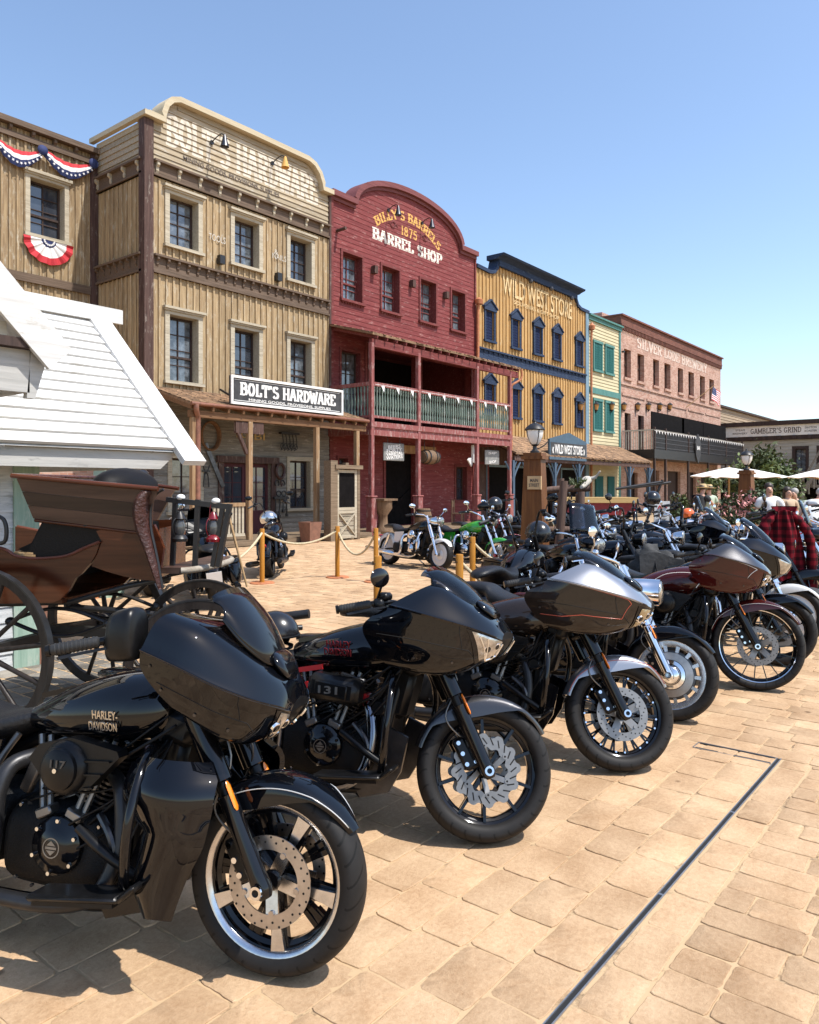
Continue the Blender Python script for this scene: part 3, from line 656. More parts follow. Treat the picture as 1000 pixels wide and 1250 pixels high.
# ------------------------------------------------------------------ ground
def paver_field(name, rects, mat, fine, seed, zdepth=.011, gap=.0022):
    """tumbled stones as one surface: each rectangle gets its own uneven outline, height and tilt"""
    rng = np.random.default_rng(seed); V = []; F = []; T = []; o = 0
    for (x0, x1, y0, y1, tn) in rects:
        k = 32 if fine(.5*(x0+x1), .5*(y0+y1)) else 8
        a = np.linspace(0, 2*PI, k, endpoint=False) + PI/k
        hx, hy = (x1-x0)/2-gap, (y1-y0)/2-gap; c = np.array([(x0+x1)/2, (y0+y1)/2])
        pw = 12.0
        ca, sa = np.cos(a), np.sin(a)
        ang = np.sign(ca)*np.abs(ca)**(2/pw), np.sign(sa)*np.abs(sa)**(2/pw)
        if k > 8:
            # even spacing round a squarish outline
            s = np.linspace(0, 8, k, endpoint=False) + .17
            ux = np.interp(s, [0,1,3,5,7,8], [1,1,-1,-1,1,1]); uy = np.interp(s, [0,1,3,5,7,8], [0,1,1,-1,-1,0])
            l = (np.abs(ux)**16+np.abs(uy)**16)**(1/16); ux, uy = ux/l, uy/l
            j = 1+rng.normal(0, .018, k)
            j = (j + np.roll(j,1) + np.roll(j,-1))/3 + rng.normal(0, .006, k)
        else:
            ux, uy = ang; j = 1+rng.normal(0, .012, k)
        skew = rng.normal(0, .012, 2)
        px = ux*hx*j + skew[0]*uy*hy; py = uy*hy*j + skew[1]*ux*hx*.5
        out = np.stack([px, py], 1)
        ins = .003+.006*rng.random(); r = np.maximum(np.hypot(px, py), 1e-4)
        inn = out*(1-ins/np.minimum(np.abs(hx), np.abs(hy)))[..., None] if False else out*(1-ins/r)[:, None]
        tilt = rng.normal(0, .006, 2); z0 = rng.normal(0, .0012)
        zi = z0 + inn @ tilt + (rng.normal(0, .0006, k)); zo = np.full(k, -zdepth-.004)
        zm = zi - .0022
        inn2 = out*(1-(ins*.35)/r)[:, None]
        V.append(np.column_stack([out+c, zo])); V.append(np.column_stack([inn2+c, zm])); V.append(np.column_stack([inn+c, zi])); V.append(np.array([[c[0], c[1], z0+.0012]]))
        t = tn*rng.normal(1, .07)
        for i in range(k):
            i2 = (i+1) % k
            F.append((o+i, o+i2, o+k+i2, o+k+i)); F.append((o+k+i, o+k+i2, o+2*k+i2, o+2*k+i)); F.append((o+2*k+i, o+2*k+i2, o+3*k, o+3*k)[:3])
        T.extend([t]*(3*k)); o += 3*k+1
    V = np.concatenate(V); me = bpy.data.meshes.new(name); me.from_pydata(V.tolist(), [], F)
    a = me.attributes.new('tone', 'FLOAT', 'FACE'); a.data.foreach_set('value', T)
    me.materials.append(M[mat]); me.polygons.foreach_set('use_smooth', [True]*len(me.polygons)); me.set_sharp_from_angle(angle=R_(28)); me.update()
    ob = bpy.data.objects.new(name, me); COL.objects.link(ob); tag(ob, kind='structure'); return ob

def seen(x, y, mg=1.0):
    d = x*CY + y*SY; l = x*SY - y*CY
    return d > .8 and abs(l) < d*.56 + mg
def build_ground():
    rnd = random.Random(3)
    m, nt, b = new_mat('far paving'); L = nt.links.new
    tc = nd(nt, 'ShaderNodeTexCoord'); br = nd(nt, 'ShaderNodeTexBrick'); L(tc.outputs['Object'], br.inputs['Vector'])
    mp = nd(nt, 'ShaderNodeMapping'); mp.inputs['Rotation'].default_value = (0,0,PI/2); L(tc.outputs['Object'], mp.inputs['Vector']); L(mp.outputs[0], br.inputs['Vector'])
    br.inputs['Scale'].default_value = 1; br.inputs['Brick Width'].default_value = .3; br.inputs['Row Height'].default_value = .19; br.inputs['Mortar Size'].default_value = .006
    br.inputs['Color1'].default_value = (.35,.24,.135,1); br.inputs['Color2'].default_value = (.43,.31,.185,1); br.inputs['Mortar'].default_value = (.22,.145,.08,1)
    L(br.outputs['Color'], b.inputs['Base Color']); b.inputs['Roughness'].default_value = .9; M['far_paving'] = m
    mb = MB(); S = 600; mb.add([(-S,-S,-.03),(S,-S,-.03),(S,S,-.03),(-S,S,-.03)], [(0,1,2,3)])
    tag(part(mb, 'ground', 'far_paving', None), kind='structure')
    mb = MB(); mb.add([(-6,-9,-.0042),(34,-9,-.0042),(34,22,-.0042),(-6,22,-.0042)], [(0,1,2,3)])
    tag(part(mb, 'joint_sand', 'joint', None), kind='structure')
    rects = []; setts = []
    isset = lambda x, y: (-2 < x < 4.05 and 3.95 < y < 7.6)
    fine = lambda x, y: (x*CY+y*SY) < 9
    def run_x(xa, xb, ya, yb, w, l0, l1):
        y = ya
        while y < yb-.02:
            ww = min(w*(1+rnd.uniform(-.04,.04)), yb-y); x = xa - rnd.random()*.3
            while x < xb:
                l = rnd.uniform(l0, l1); xe = min(x+l, xb)
                if xb-xe < .1: xe = xb
                a = max(x, xa)
                if xe-a > .05 and seen((a+xe)/2, y+ww/2) and not isset((a+xe)/2, y+ww/2): rects.append((a, xe, y, y+ww, 1.0))
                x = xe
            y += ww
    def run_y(xa, xb, ya, yb, w, l0, l1):
        x = xa
        while x < xb-.02:
            ww = min(w*(1+rnd.uniform(-.08,.08)), xb-x); y = ya - rnd.random()*.3
            while y < yb:
                l = rnd.uniform(l0, l1) if rnd.random() > .18 else rnd.uniform(l0*.5, l0*.75); ye = min(y+l, yb)
                if yb-ye < .08: ye = yb
                a = max(y, ya)
                if ye-a > .05 and seen(x+ww/2, (a+ye)/2) and not isset(x+ww/2, (a+ye)/2): rects.append((x, x+ww, a, ye, rnd.choice([.93,.97,1,1,.9])))
                y = ye
            x += ww
    run_x(.4, 5.02, .945, 1.105, .16, .26, .32)          # the strip beside the drain
    run_x(-1.0, 5.02, 1.147, 5.1, .20, .26, .33)         # big courses under the bikes
    run_y(.4, 5.02, -1.6, .94, .17, .2, .36)             # courses right of the seam
    run_y(5.03, 5.22, -2.4, 5.1, .19, .26, .34)
    run_y(5.23, 30.0, -9, 16.6, .185, .24, .33)
    run_y(-1.0, 5.22, 5.1, 16.6, .185, .24, .33)
    x = -2.0
    while x < 4.05:
        y = 3.95; w = rnd.uniform(.13,.19)
        while y < 7.6:
            l = rnd.uniform(.15,.3)
            if seen(x, y, 2.5): setts.append((x, min(x+w,4.05), y, min(y+l,7.6), rnd.choice([.7,.85,1,1.15,1.3])))
            y += l
        x += w
    paver_field('paving', rects, 'paver', fine, 1)
    paver_field('cobbles', setts, 'sett', fine, 2, gap=.008)
    # slot drain let into the paving: two steel edges and a dark channel
    mb = MB()
    mb.box(.3, 5.035, 1.112, 1.116, -.03, .002, 0); mb.box(.3, 5.035, 1.134, 1.138, -.03, .002, 0); mb.box(.3, 5.03, 1.1162, 1.1338, -.02, -.0022, 1)
    for xx in (1.05, 2.05, 3.05, 4.05): mb.box(xx, xx+.012, 1.1135, 1.1365, -.02, -.001, 0)
    mb.box(4.90, 4.905, 1.143, 1.60, -.02, .0035, 0); mb.box(5.024, 5.029, 1.143, 1.60, -.03, .0035, 0); mb.box(4.906, 5.023, 1.60, 1.605, -.02, .0035, 0)
    mb.box(5.005, 5.022, 1.15, 1.59, -.02, .002, 1); mb.box(4.91, 4.922, 1.15, 1.59, -.02, .002, 1)
    o = part(mb, 'slot_drain', ['drain_steel', 'drain_slot'], None)
    tag(o, 'thin galvanised slot drain running between the tan paving stones to a square corner', 'drain')
# ------------------------------------------------------------------ buildings
def cut(a, b, holes):
    iv = [(a, b)]
    for h0, h1 in holes:
        nx = []
        for p, q in iv:
            if h1 <= p or h0 >= q: nx.append((p, q)); continue
            if h0 > p: nx.append((p, h0))
            if h1 < q: nx.append((h1, q))
        iv = nx
    return [(p, q) for p, q in iv if q-p > .004]
def hole_reveals(mb, holes, y0, d, mi=0):
    for x0, x1, z0, z1 in holes:
        mb.add([(x0,y0,z0),(x0,y0+d,z0),(x0,y0+d,z1),(x0,y0,z1)], [(3,2,1,0)], mi); mb.add([(x1,y0,z0),(x1,y0+d,z0),(x1,y0+d,z1),(x1,y0,z1)], [(0,1,2,3)], mi)
        mb.add([(x0,y0,z0),(x1,y0,z0),(x1,y0+d,z0),(x0,y0+d,z0)], [(0,1,2,3)], mi); mb.add([(x0,y0,z1),(x1,y0,z1),(x1,y0+d,z1),(x0,y0+d,z1)], [(3,2,1,0)], mi)
def boards_v(mb, x0, x1, z0, z1, holes, w, bw=.055, bd=.035, rnd=random, ztop=None, mi=0, tv=.13):
    """upright boards with battens over the joints"""
    n = max(1, round((x1-x0)/w)); w = (x1-x0)/n; zt = ztop or (lambda x: z1)
    for i in range(n):
        a, b = x0+i*w, x0+(i+1)*w; t = rnd.uniform(1-tv, 1+tv)
        xs = sorted({a, b} | {e for h in holes for e in h[:2] if a < e < b})
        for p, q in zip(xs[:-1], xs[1:]):
            for lo, hi in cut(z0, min(zt(p), zt(q)) if not ztop else z1+9, [(h[2], h[3]) for h in holes if h[0] < (p+q)/2 < h[1]]):
                h1, h2 = (hi, hi) if not ztop else (min(hi, zt(p)), min(hi, zt(q)))
                if min(h1, h2) > lo: mb.add([(p,0,lo),(q,0,lo),(q,0,h2),(p,0,h1)], [(0,1,2,3)], mi, t)
    for i in range(n+1):
        c = x0+i*w; t = rnd.uniform(1-tv, 1+tv)
        for lo, hi in cut(z0, zt(c)-.02, [(h[2], h[3]) for h in holes if h[0]-.01 < c < h[1]+.01]): mb.box(c-bw/2, c+bw/2, -bd, -.001, lo+.002, hi-.002, mi, t)
def siding(mb, x0, x1, z0, z1, holes, h, prof=None, proj=.028, rnd=random, mi=0, tv=.12, blen=None):
    """overlapping horizontal boards; prof(x) trims them to a shaped top"""
    n = max(1, round((z1-z0)/h)); h = (z1-z0)/n
    for i in range(n):
        a, b = z0+i*h, z0+(i+1)*h
        for lo, hi in zip(*(lambda zs: (zs[:-1], zs[1:]))(sorted({a, b} | {e for q in holes for e in q[2:4] if a < e < b}))):
            segs = cut(x0, x1, [(q[0], q[1]) for q in holes if q[2] < (lo+hi)/2 < q[3]])
            if prof:
                xs = np.linspace(x0, x1, 160); ok = [x for x in xs if prof(x) > hi-.01]
                if not ok: continue
                segs = [(max(p, ok[0]), min(q, ok[-1])) for p, q in segs if min(q, ok[-1]) > max(p, ok[0])]
            pieces = []
            for p, q in segs:
                L_ = blen or 99; x = p + (rnd.uniform(.3, 1)*L_ if blen else L_); pts = [p]
                while x < q-.3: pts.append(x); x += rnd.uniform(.6, 1.2)*L_
                pts.append(q); pieces += list(zip(pts[:-1], pts[1:]))
            pa = -proj*(1-(lo-a)/h) - .001; pb = -proj*(1-(hi-a)/h) - .001
            for p, q in pieces:
                t = rnd.uniform(1-tv, 1+tv)
                mb.add([(p,pa,lo),(q,pa,lo),(q,pb,hi),(p,pb,hi),(p,0,lo),(q,0,lo)], [(0,1,2,3),(4,5,1,0)], mi, t)
def flat_wall(mb, x0, x1, z0, z1, holes, y=0.0, mi=0):
    xs = sorted({x0, x1} | {e for h in holes for e in h[:2] if x0 < e < x1}); zs = sorted({z0, z1} | {e for h in holes for e in h[2:4] if z0 < e < z1})
    for p, q in zip(xs[:-1], xs[1:]):
        for lo, hi in zip(zs[:-1], zs[1:]):
            if any(h[0] < (p+q)/2 < h[1] and h[2] < (lo+hi)/2 < h[3] for h in holes): continue
            mb.add([(p,y,lo),(q,y,lo),(q,y,hi),(p,y,hi)], [(0,1,2,3)], mi)
def window(par, x0, x1, z0, z1, casing, sash='sash_dark', cw=.13, depth=.3, cols=2, rows=4, head=.0, sill=True, split=True, proud=.05, pane='glass', label=None):
    """casing, head and sill on the wall, sash set back in the reveal, one pane of glass behind the bars"""
    mb = MB()
    mb.box(x0-cw, x0, -proud, -.0005, z0, z1, 0); mb.box(x1, x1+cw, -proud, -.0005, z0, z1, 0)
    mb.box(x0-cw, x1+cw, -proud-.003, -.0005, z1, z1+cw, 0)
    if head: mb.box(x0-cw-.06, x1+cw+.06, -proud-.10, -.0005, z1+cw, z1+cw+head, 0); mb.box(x0-cw-.03, x1+cw+.03, -proud-.05, -.0005, z1+cw-.05, z1+cw-.001, 0)
    if sill: mb.box(x0-cw-.04, x1+cw+.04, -proud-.07, -.0005, z0-.09, z0, 0)
    else: mb.box(x0-cw, x1+cw, -proud-.002, -.0005, z0-cw, z0, 0)
    d = depth
    for p, q in ((x0, x0+.004), (x1-.004, x1)): mb.box(p, q, 0, d, z0, z1, 0)
    mb.box(x0+.004, x1-.004, 0, d, z1-.004, z1, 0); mb.box(x0+.004, x1-.004, 0, d, z0, z0+.004, 0)
    f = .055; y0, y1 = d-.07, d
    a, b, lo, hi = x0+.005, x1-.005, z0+.005, z1-.005
    mb.box(a, a+f, y0, y1, lo, hi, 1); mb.box(b-f, b, y0, y1, lo, hi, 1); mb.box(a+f, b-f, y0, y1, hi-f, hi, 1); mb.box(a+f, b-f, y0, y1, lo, lo+f, 1)
    ia, ib, il, ih = a+f, b-f, lo+f, hi-f
    if split: mid = il+(ih-il)*.38; mb.box(ia, ib, y0-.02, y1-.001, mid-.03, mid+.03, 1)
    for k in range(1, cols): x = ia+(ib-ia)*k/cols; mb.box(x-.013, x+.013, y0+.015, y1-.002, il, ih, 1)
    for k in range(1, rows): z = il+(ih-il)*k/rows; mb.box(ia, ib, y0+.018, y1-.003, z-.012, z+.012, 1)
    w = part(mb, 'window', [casing, sash], par, label=label)
    g = MB(); g.add([(ia,y1-.02,il),(ib,y1-.02,il),(ib,y1-.02,ih),(ia,y1-.02,ih)], [(0,1,2,3)]); part(g, 'pane', 'glass_patchy' if pane == 'glass' and random.random() < .45 else pane, w)
    return w
def bracket(mb, x, z, h, d, w, mi=0):
    mb.prism([(0,z),(-d,z),(-d,z-h*.25),(-d*.55,z-h*.42),(-d*.6,z-h*.7),(-d*.25,z-h),(0,z-h)], x-w/2, x+w/2, mi, plane='yz')
def cap_along(mb, prof, y0, y1, th, mi=0, under=0.0):
    """moulding that follows a shaped parapet"""
    P = [Vector((p[0], 0, p[1])) for p in prof]; n = len(P); up = []
    for i in range(n):
        t = (P[min(i+1,n-1)]-P[max(i-1,0)]).normalized(); up.append(Vector((-t.z, 0, t.x)))
    vs = []
    for p, u in zip(P, up):
        a, b = p-u*under, p+u*th
        vs += [(a.x,y0,a.z),(b.x,y0,b.z),(b.x,y1,b.z),(a.x,y1,a.z)]
    fs = [(i*4+j, i*4+(j+1)%4, i*4+4+(j+1)%4, i*4+4+j) for i in range(n-1) for j in range(4)]
    fs = [f[::-1] for f in fs] + [(0,1,2,3)[::-1], tuple((n-1)*4+j for j in range(4))]
    return mb.add(vs, fs, mi)
def interp(prof):
    xs = [p[0] for p in prof]; zs = [p[1] for p in prof]; return lambda x: float(np.interp(x, xs, zs))
def shingle_roof(x0, x1, ya, za, yb, zb, par, rows=9, th=.07, rnd=random, name='porch_roof', mat='shingle'):
    """sloping roof from the wall (ya, za) to the eave (yb, zb) in overlapping uneven courses"""
    mb = MB()
    mb.add([(x0,ya,za),(x1,ya,za),(x1,yb,zb),(x0,yb,zb),(x0,ya,za-th),(x1,ya,za-th),(x1,yb,zb-th),(x0,yb,zb-th)],
           [(3,2,1,0)[::-1][::-1],(4,5,6,7),(0,3,7,4)[::-1],(1,2,6,5),(2,3,7,6)], 0, .8)
    for i in range(rows):
        t0, t1 = i/rows, min(1.0, (i+1.25)/rows); x = x0
        while x < x1-.02:
            w = rnd.uniform(.12,.26); xe = min(x+w, x1); j = rnd.uniform(-.02,.02); l = rnd.uniform(.0,.012)
            P = lambda t, up: (ya+(yb-ya)*t, za+(zb-za)*t+up)
            ya_, za_ = P(t0, .004); yb_, zb_ = P(t1+j, .022+l)
            mb.add([(x,ya_,za_),(xe-.006,ya_,za_),(xe-.006,yb_,zb_),(x,yb_,zb_),(x,yb_,zb_-.022),(xe-.006,yb_,zb_-.022)], [(0,3,2,1),(3,4,5,2)], 0, rnd.choice([.6,.75,.9,1,1.1,1.3]))
            x = xe
    return part(mb, name, mat, par)

def gooseneck(wx, y, z, label, cone='iron_black', out=.7):
    t = thing('gooseneck_lamp', label, 'lamp', (wx, y, z), group='gooseneck lamps on the parapets')
    mb = MB(); mb.cyl((0,-.03,0),(0,.0,0),.07,n=10); mb.tube(curve([(0,0,0),(0,-out*.4,.1),(0,-out*.8,.12),(0,-out,.0)],5), .018, 6); part(mb, 'arm', 'iron_black', t, 40)
    mb = MB(); mb.lathe([(.03,.06),(.05,.0),(.075,-.1),(.135,-.3),(.125,-.3),(.03,-.05)], 14, (0,-out,0)); part(mb, 'lamp_shade', cone, t, 40)
    return t

def build_tan():
    X0, Y0 = 12.06, 19.0; rnd = random.Random(11)
    T = thing('plank_building', 'tan board and batten hardware house with a rounded shoulder parapet', 'building', (X0, Y0, 0))
    W = 7.3; H = 11.95
    wins = [(x, x+.98, z0, z1) for (z0, z1) in ((8.62, 10.08), (4.72, 6.62)) for x in (.74, 3.06, 5.38)]
    prof = [(-.02,11.97),(.5,11.97),(.53,12.2),(.62,12.46),(.78,12.64),(1.0,12.73),(3.6,12.76),(6.1,12.76),(6.36,12.68),(6.58,12.48),(6.72,12.2),(6.78,11.97),(7.3,11.97)]
    pf = interp(prof)
    doors = [(1.75-.35, 3.55, .15, 2.62)]
    mb = MB(); boards_v(mb, .18, W-.1, 4.2, 10.42, wins, .235, .06, .04, rnd); hole_reveals(mb, wins, 0, .3)
    s = len(mb.v); boards_v(mb, 0, 2.6, 4.0, 10.42, [], .235, .06, .04, rnd); mb.xf(Matrix.Translation((0,2.6,0)) @ Matrix.Rotation(-PI/2,4,'Z'), s)
    mb.box(.05, W, .34, 9, 0, 11.9, 0, .6)
    part(mb, 'upper_wall', 'tan_boards', T)
    mb = MB(); siding(mb, .18, W-.1, 10.88, 12.74, [], .165, pf, .03, rnd, blen=3)
    s = len(mb.v); siding(mb, 0, 2.6, 10.88, 11.95, [], .165, None, .03, rnd); mb.xf(Matrix.Translation((0,2.6,0)) @ Matrix.Rotation(-PI/2,4,'Z'), s)
    q = [(p[0], p[1]-.01) for p in prof]; mb.prism([(.19,10.9)]+[(min(max(a,.19),W-.11),b) for a, b in q]+[(W-.11,10.9)], .004, .34, 0)
    part(mb, 'parapet_siding', 'tan_siding', T)
    mb = MB(); cap_along(mb, prof, -.22, .42, .16); mb.box(-.16, -.02, -.22, 2.75, 11.972, 12.11)
    part(mb, 'parapet_cap', 'cream_cap', T, 50)
    mb = MB()
    # cornice under the parapet and belt course between the floors
    for zb, zt, d, br, step, bm in ((10.44, 10.88, .05, .34, .72, 2), (7.70, 8.22, .05, .30, .34, 1)):
        for side in (0, 1):
            s = len(mb.v); L_ = W-.1 if not side else 2.52; a0 = .2 if not side else .05
            mb.box(a0, L_, -d, -.002, zb, zt-.06, 1); mb.box(a0, L_, -d-.12, -.001, zt-.06, zt, 1); mb.box(a0, L_, -d-.05, -.0012, zb-.0, zb+.06, 1)
            x = a0+.12
            while x < L_: bracket(mb, x, zt-.061, br, .15, .085 if step > .5 else .07, bm); x += step
            if side: mb.xf(Matrix.Translation((0,2.6,0)) @ Matrix.Rotation(-PI/2,4,'Z'), s)
            else: mb.xf(Matrix.Identity(4), s)
    part(mb, 'cornice', ['tan_trim', 'brown_trim', 'tan_trim'], T)
    mb = MB(); mb.box(-.1, .19, -.09, .2, 0, 11.94); part(mb, 'corner_board', 'umber_post', T); mb = MB(); mb.box(W-.1, W+.0, -.075, .1, 4.0, 11.9); part(mb, 'corner_board', 'umber_post', T)
    for i, w in enumerate(wins): window(T, *w, 'tan_trim', cw=.15, depth=.32, head=.07, cols=2, rows=4, split=(i >= 3))
    # painted lettering
    mb = MB(); put_slab(mb, "BOLT'S HARDWARE", (W/2+.0, -.036, 11.93), 6.05, .98, sw=.34, boards=(10.88,(12.74-10.88)/11,.03))
    mb2 = MB(); put_text(mb2, 'MINING GOODS, PROVISIONS, SUPPLIES', (3.05, -.034, 11.25), 3.7, .16, .002, 0, .012)
    o = part(mb, 'painted_lettering', 'tan_faded', T); part(mb2, 'small_lettering', 'letter_brown', T)
    mb = MB()
    for tx, u, v, w, h in (('TOOLS', 264, 291.5, .62, .2), ('&', 336, 308, .16, .17), ('NAILS', 340, 314.5, .6, .18)):
        p = pY(u, v, Y0); put_text(mb, tx, (p[0]-X0, -.045, p[2]), w, h, .002)
    part(mb, 'chalk_lettering', 'old_white', T)
    for u, v in ((267, 318), (337, 339)):
        p = pY(u, v, Y0); mb = MB(); mb.box(p[0]-X0-.09, p[0]-X0+.09, -.2, -.04, p[2]-.13, p[2]+.13); part(mb, 'spot_lamp', 'iron_black', T)
    # ground floor under the porch
    lw = (pY(209,560,19)[0]-X0, pY(243,560,19)[0]-X0, .95, 2.5); rw = (pY(353,566,19)[0]-X0, pY(378,566,19)[0]-X0, .95, 2.55)
    dr = (pY(272,570,19)[0]-X0, pY(330,570,19)[0]-X0, .16, 2.42)
    mb = MB(); siding(mb, .2, W-.02, .15, 4.18, [lw, rw, dr], .17, None, .026, rnd, blen=2.2); hole_reveals(mb, [lw, rw, dr], 0, .3); part(mb, 'shop_wall', 'grey_siding', T)
    window(T, *lw, 'tan_trim', cw=.13, depth=.22, cols=2, rows=3, split=False); window(T, *rw, 'tan_trim', cw=.13, depth=.22, cols=2, rows=3, split=True)
    x0, x1, z0, z1 = dr; mb = MB()
    mb.box(x0-.2, x0, -.07, -.03, z0, z1, 1); mb.box(x1, x1+.2, -.07, -.03, z0, z1, 1); mb.box(x0-.28, x1+.28, -.13, -.03, z1, z1+.2, 1)
    xm = (x0+x1)/2
    for a, b in ((x0, xm-.01), (xm+.01, x1)):
        for c, e in ((a, a+.1), (b-.1, b)): mb.box(c, e, .12, .17, z0, z1-.01, 0)
        for c, e in ((z0, z0+.75), (z1-.13, z1-.012)): mb.box(a+.1, b-.1, .121, .169, c, e, 0)
        mb.box((a+b)/2-.015, (a+b)/2+.015, .13, .16, z0+.75, z1-.13, 0)
        for zz in (1.35, 1.8): mb.box(a+.1, b-.1, .132, .158, zz-.013, zz+.013, 0)
    d = part(mb, 'double_door', ['maroon_door', 'umber_post'], T)
    g = MB(); g.add([(x0,.15,z0),(x1,.15,z0),(x1,.15,z1),(x0,.15,z1)], [(0,1,2,3)]); part(g, 'pane', 'glass', d)
    mb = MB()
    for tx, u, v, w in (('YU', 293, 530, .55), ('BI', 316, 533, .42)):
        p = pY(u, v, Y0); put_text(mb, tx, (p[0]-X0, -.04, p[2]), w, .22, .01)
    part(mb, 'wall_letters', 'boat_yellow', T)
    # porch
    shingle_roof(.0, 7.0, -.05, 4.50, -2.05, 3.90, T, rnd=rnd)
    mb = MB(); mb.box(.05, 6.98, -2.0, -1.86, 3.52, 3.70)
    for k in range(14): x = .2+k*.515; mb.beam((x,-.05,4.36), (x,-2.1,3.75), .07, .11)
    mb.beam((.03,-.05,4.40),(.03,-2.05,3.80),.05,.16)
    part(mb, 'rafters', 'rafter_wood', T)
    mb = MB(); mb.tube([(0,-2.10,3.86),(7.0,-2.10,3.86)], .055, 8); xp = pY(241.5,580,17.0)[0]-X0; mb.tube(curve([(.16,-2.10,3.84),(.16,-2.1,3.7),(xp,-2.0,3.5),(xp,-2.0,3.2)],4)+[(xp,-2.0,.5),(xp+.05,-2.15,.2)], .075, 10)
    part(mb, 'gutter_pipe', 'gutter', T, 60)
    for u in (234.5, 303, 385, 434):
        x = pY(u, 580, 17.12)[0]-X0; mb = MB(); mb.obox((x,-1.93,1.8), .15, .15, 3.44, bev=.012); part(mb, 'porch_post', 'porch_wood', T)
        if u == 303: mb = MB(); mb.box(x-.5, x+.5, -1.97, -1.87, 3.18, 3.5); mb.beam((x-.45,-1.92,3.3),(x-.08,-1.92,2.6),.09,.09); part(mb, 'post_bracket', 'umber_post', T)
    mb = MB()
    for k in range(9): mb.box(.05, 7.0, -2.25+k*.25, -2.005+k*.25, .02, .16, 0, rnd.uniform(.8,1.1))
    part(mb, 'porch_deck', 'deck_wood', T)
    xa, xb = pY(238,640,17.0)[0]-X0, pY(303,640,17.0)[0]-X0-.08
    mb = MB(); mb.box(xa, xb, -1.98, -1.88, 1.12, 1.22, 1); mb.box(xa, xb, -1.96, -1.90, .28, .36, 0)
    n = 14
    for k in range(n): x = xa+(xb-xa)*(k+.5)/n; mb.box(x-.035, x+.035, -1.95, -1.91, .361, 1.119, 0, rnd.uniform(.9,1.05))
    part(mb, 'railing', ['tan_trim', 'porch_wood'], T)
    for u, v, lb, oc in ((274, 171, 'grey gooseneck lamp over the left half of the faded parapet lettering', 'dark_steel'), (348, 197, 'gooseneck lamp with a yellow shade over the faded parapet lettering', 'letter_gold')):
        p = pY(u, v, 18.35); gooseneck(p[0], 18.96, p[2]+.1, lb, oc, .62)
    # hardware hung on the shop wall
    def wallitem(nm, lb, cat, u, v, fn, mat, grp='old tools hung on the porch wall'):
        p = pY(u, v, 18.93); mb = MB(); fn(mb); o = mb.build(nm, mat, None, 40, loc=p); tag(o, lb, cat, grp)
    def coil(mb):
        for k in range(4): mb.tube([(math.cos(a)*(.34+.012*k)*.9, -.03*k, math.sin(a)*(.40+.01*k)) for a in np.linspace(0, 2*PI, 33)], .028, 6)
    wallitem('rope_coil', 'dark coil of old rope hung high beside the corner post of the porch', 'coil', 256, 532, coil, 'rafter_wood')
    def saw(mb): mb.beam((-.28,-.02,.55),(.28,-.02,-.55),.02,.14); mb.beam((-.30,-.03,.6),(-.36,-.03,.75),.04,.09)
    wallitem('saw', 'long rusty saw hung aslant left of the double door', 'saw', 263, 572, saw, 'dark_steel')
    def tong(mb): mb.tube(curve([(-.1,-.03,-.35),(-.06,-.03,.0),(.05,-.03,.12),(.12,-.03,.3)],4),.018,6); mb.tube(curve([(.1,-.03,-.35),(.06,-.03,.0),(-.05,-.03,.12),(-.12,-.03,.3)],4),.018,6); mb.box(-.14,.14,-.05,-.01,.1,.14)
    wallitem('iron_tongs', 'pair of iron tongs hung left of the door beside the saw', 'tongs', 251, 580, tong, 'iron_black')
    def rack(mb):
        mb.box(-.32,.32,-.09,-.01,.02,.10)
        for k, l in enumerate((.5,.62,.44,.58)): mb.cyl((-.24+k*.16,-.06,.05),(-.24+k*.16,-.06,.05-l),.018,n=6); mb.box(-.28+k*.16,-.20+k*.16,-.09,-.03,.02-l,.12-l)
        mb.tube([(-.1+math.cos(a)*.09,-.05,.2+math.sin(a)*.09) for a in np.linspace(0,2*PI,17)],.016,6); mb.tube([(.12+math.cos(a)*.09,-.05,.2+math.sin(a)*.09) for a in np.linspace(0,2*PI,17)],.016,6)
    wallitem('tool_rack', 'rack of hanging hand tools between the double door and the right window', 'tool rack', 342, 610, rack, 'iron_black')
    def shoe(mb):
        for c in (-.12,.12): mb.tube([(c+math.cos(a)*.08,-.03,math.sin(a)*.1) for a in np.linspace(-.9,PI+.9,15)],.02,6)
    wallitem('horseshoes', 'pair of horseshoes nailed above the tool rack', 'horseshoe', 341, 590, shoe, 'iron_black')
    def collar(mb): mb.tube([(math.cos(a)*.17,-.05,math.sin(a)*.24) for a in np.linspace(0,2*PI,21)],.05,8); mb.tube(curve([(0,-.05,-.2),(.05,-.05,-.5),(.1,-.05,-.4)],4),.02,6)
    wallitem('horse_collar', 'dark horse collar hung above the horseshoes', 'collar', 341, 575, collar, 'leather')
    def traps(mb):
        mb.box(-.4,.4,-.16,-.02,.2,.27)
        for k in range(5): mb.tube(curve([(-.3+k*.15,-.08,.2),(-.27+k*.15,-.1,-.1),(-.36+k*.15,-.08,-.34)],4),.016,6); mb.tube([(-.3+k*.15+math.cos(a)*.07,-.08,-.2+math.sin(a)*.1) for a in np.linspace(0,2*PI,13)],.014,5)
    wallitem('pot_rack', 'shelf with traps and chains hung high over the right window', 'rack', 351, 538, traps, 'iron_black')

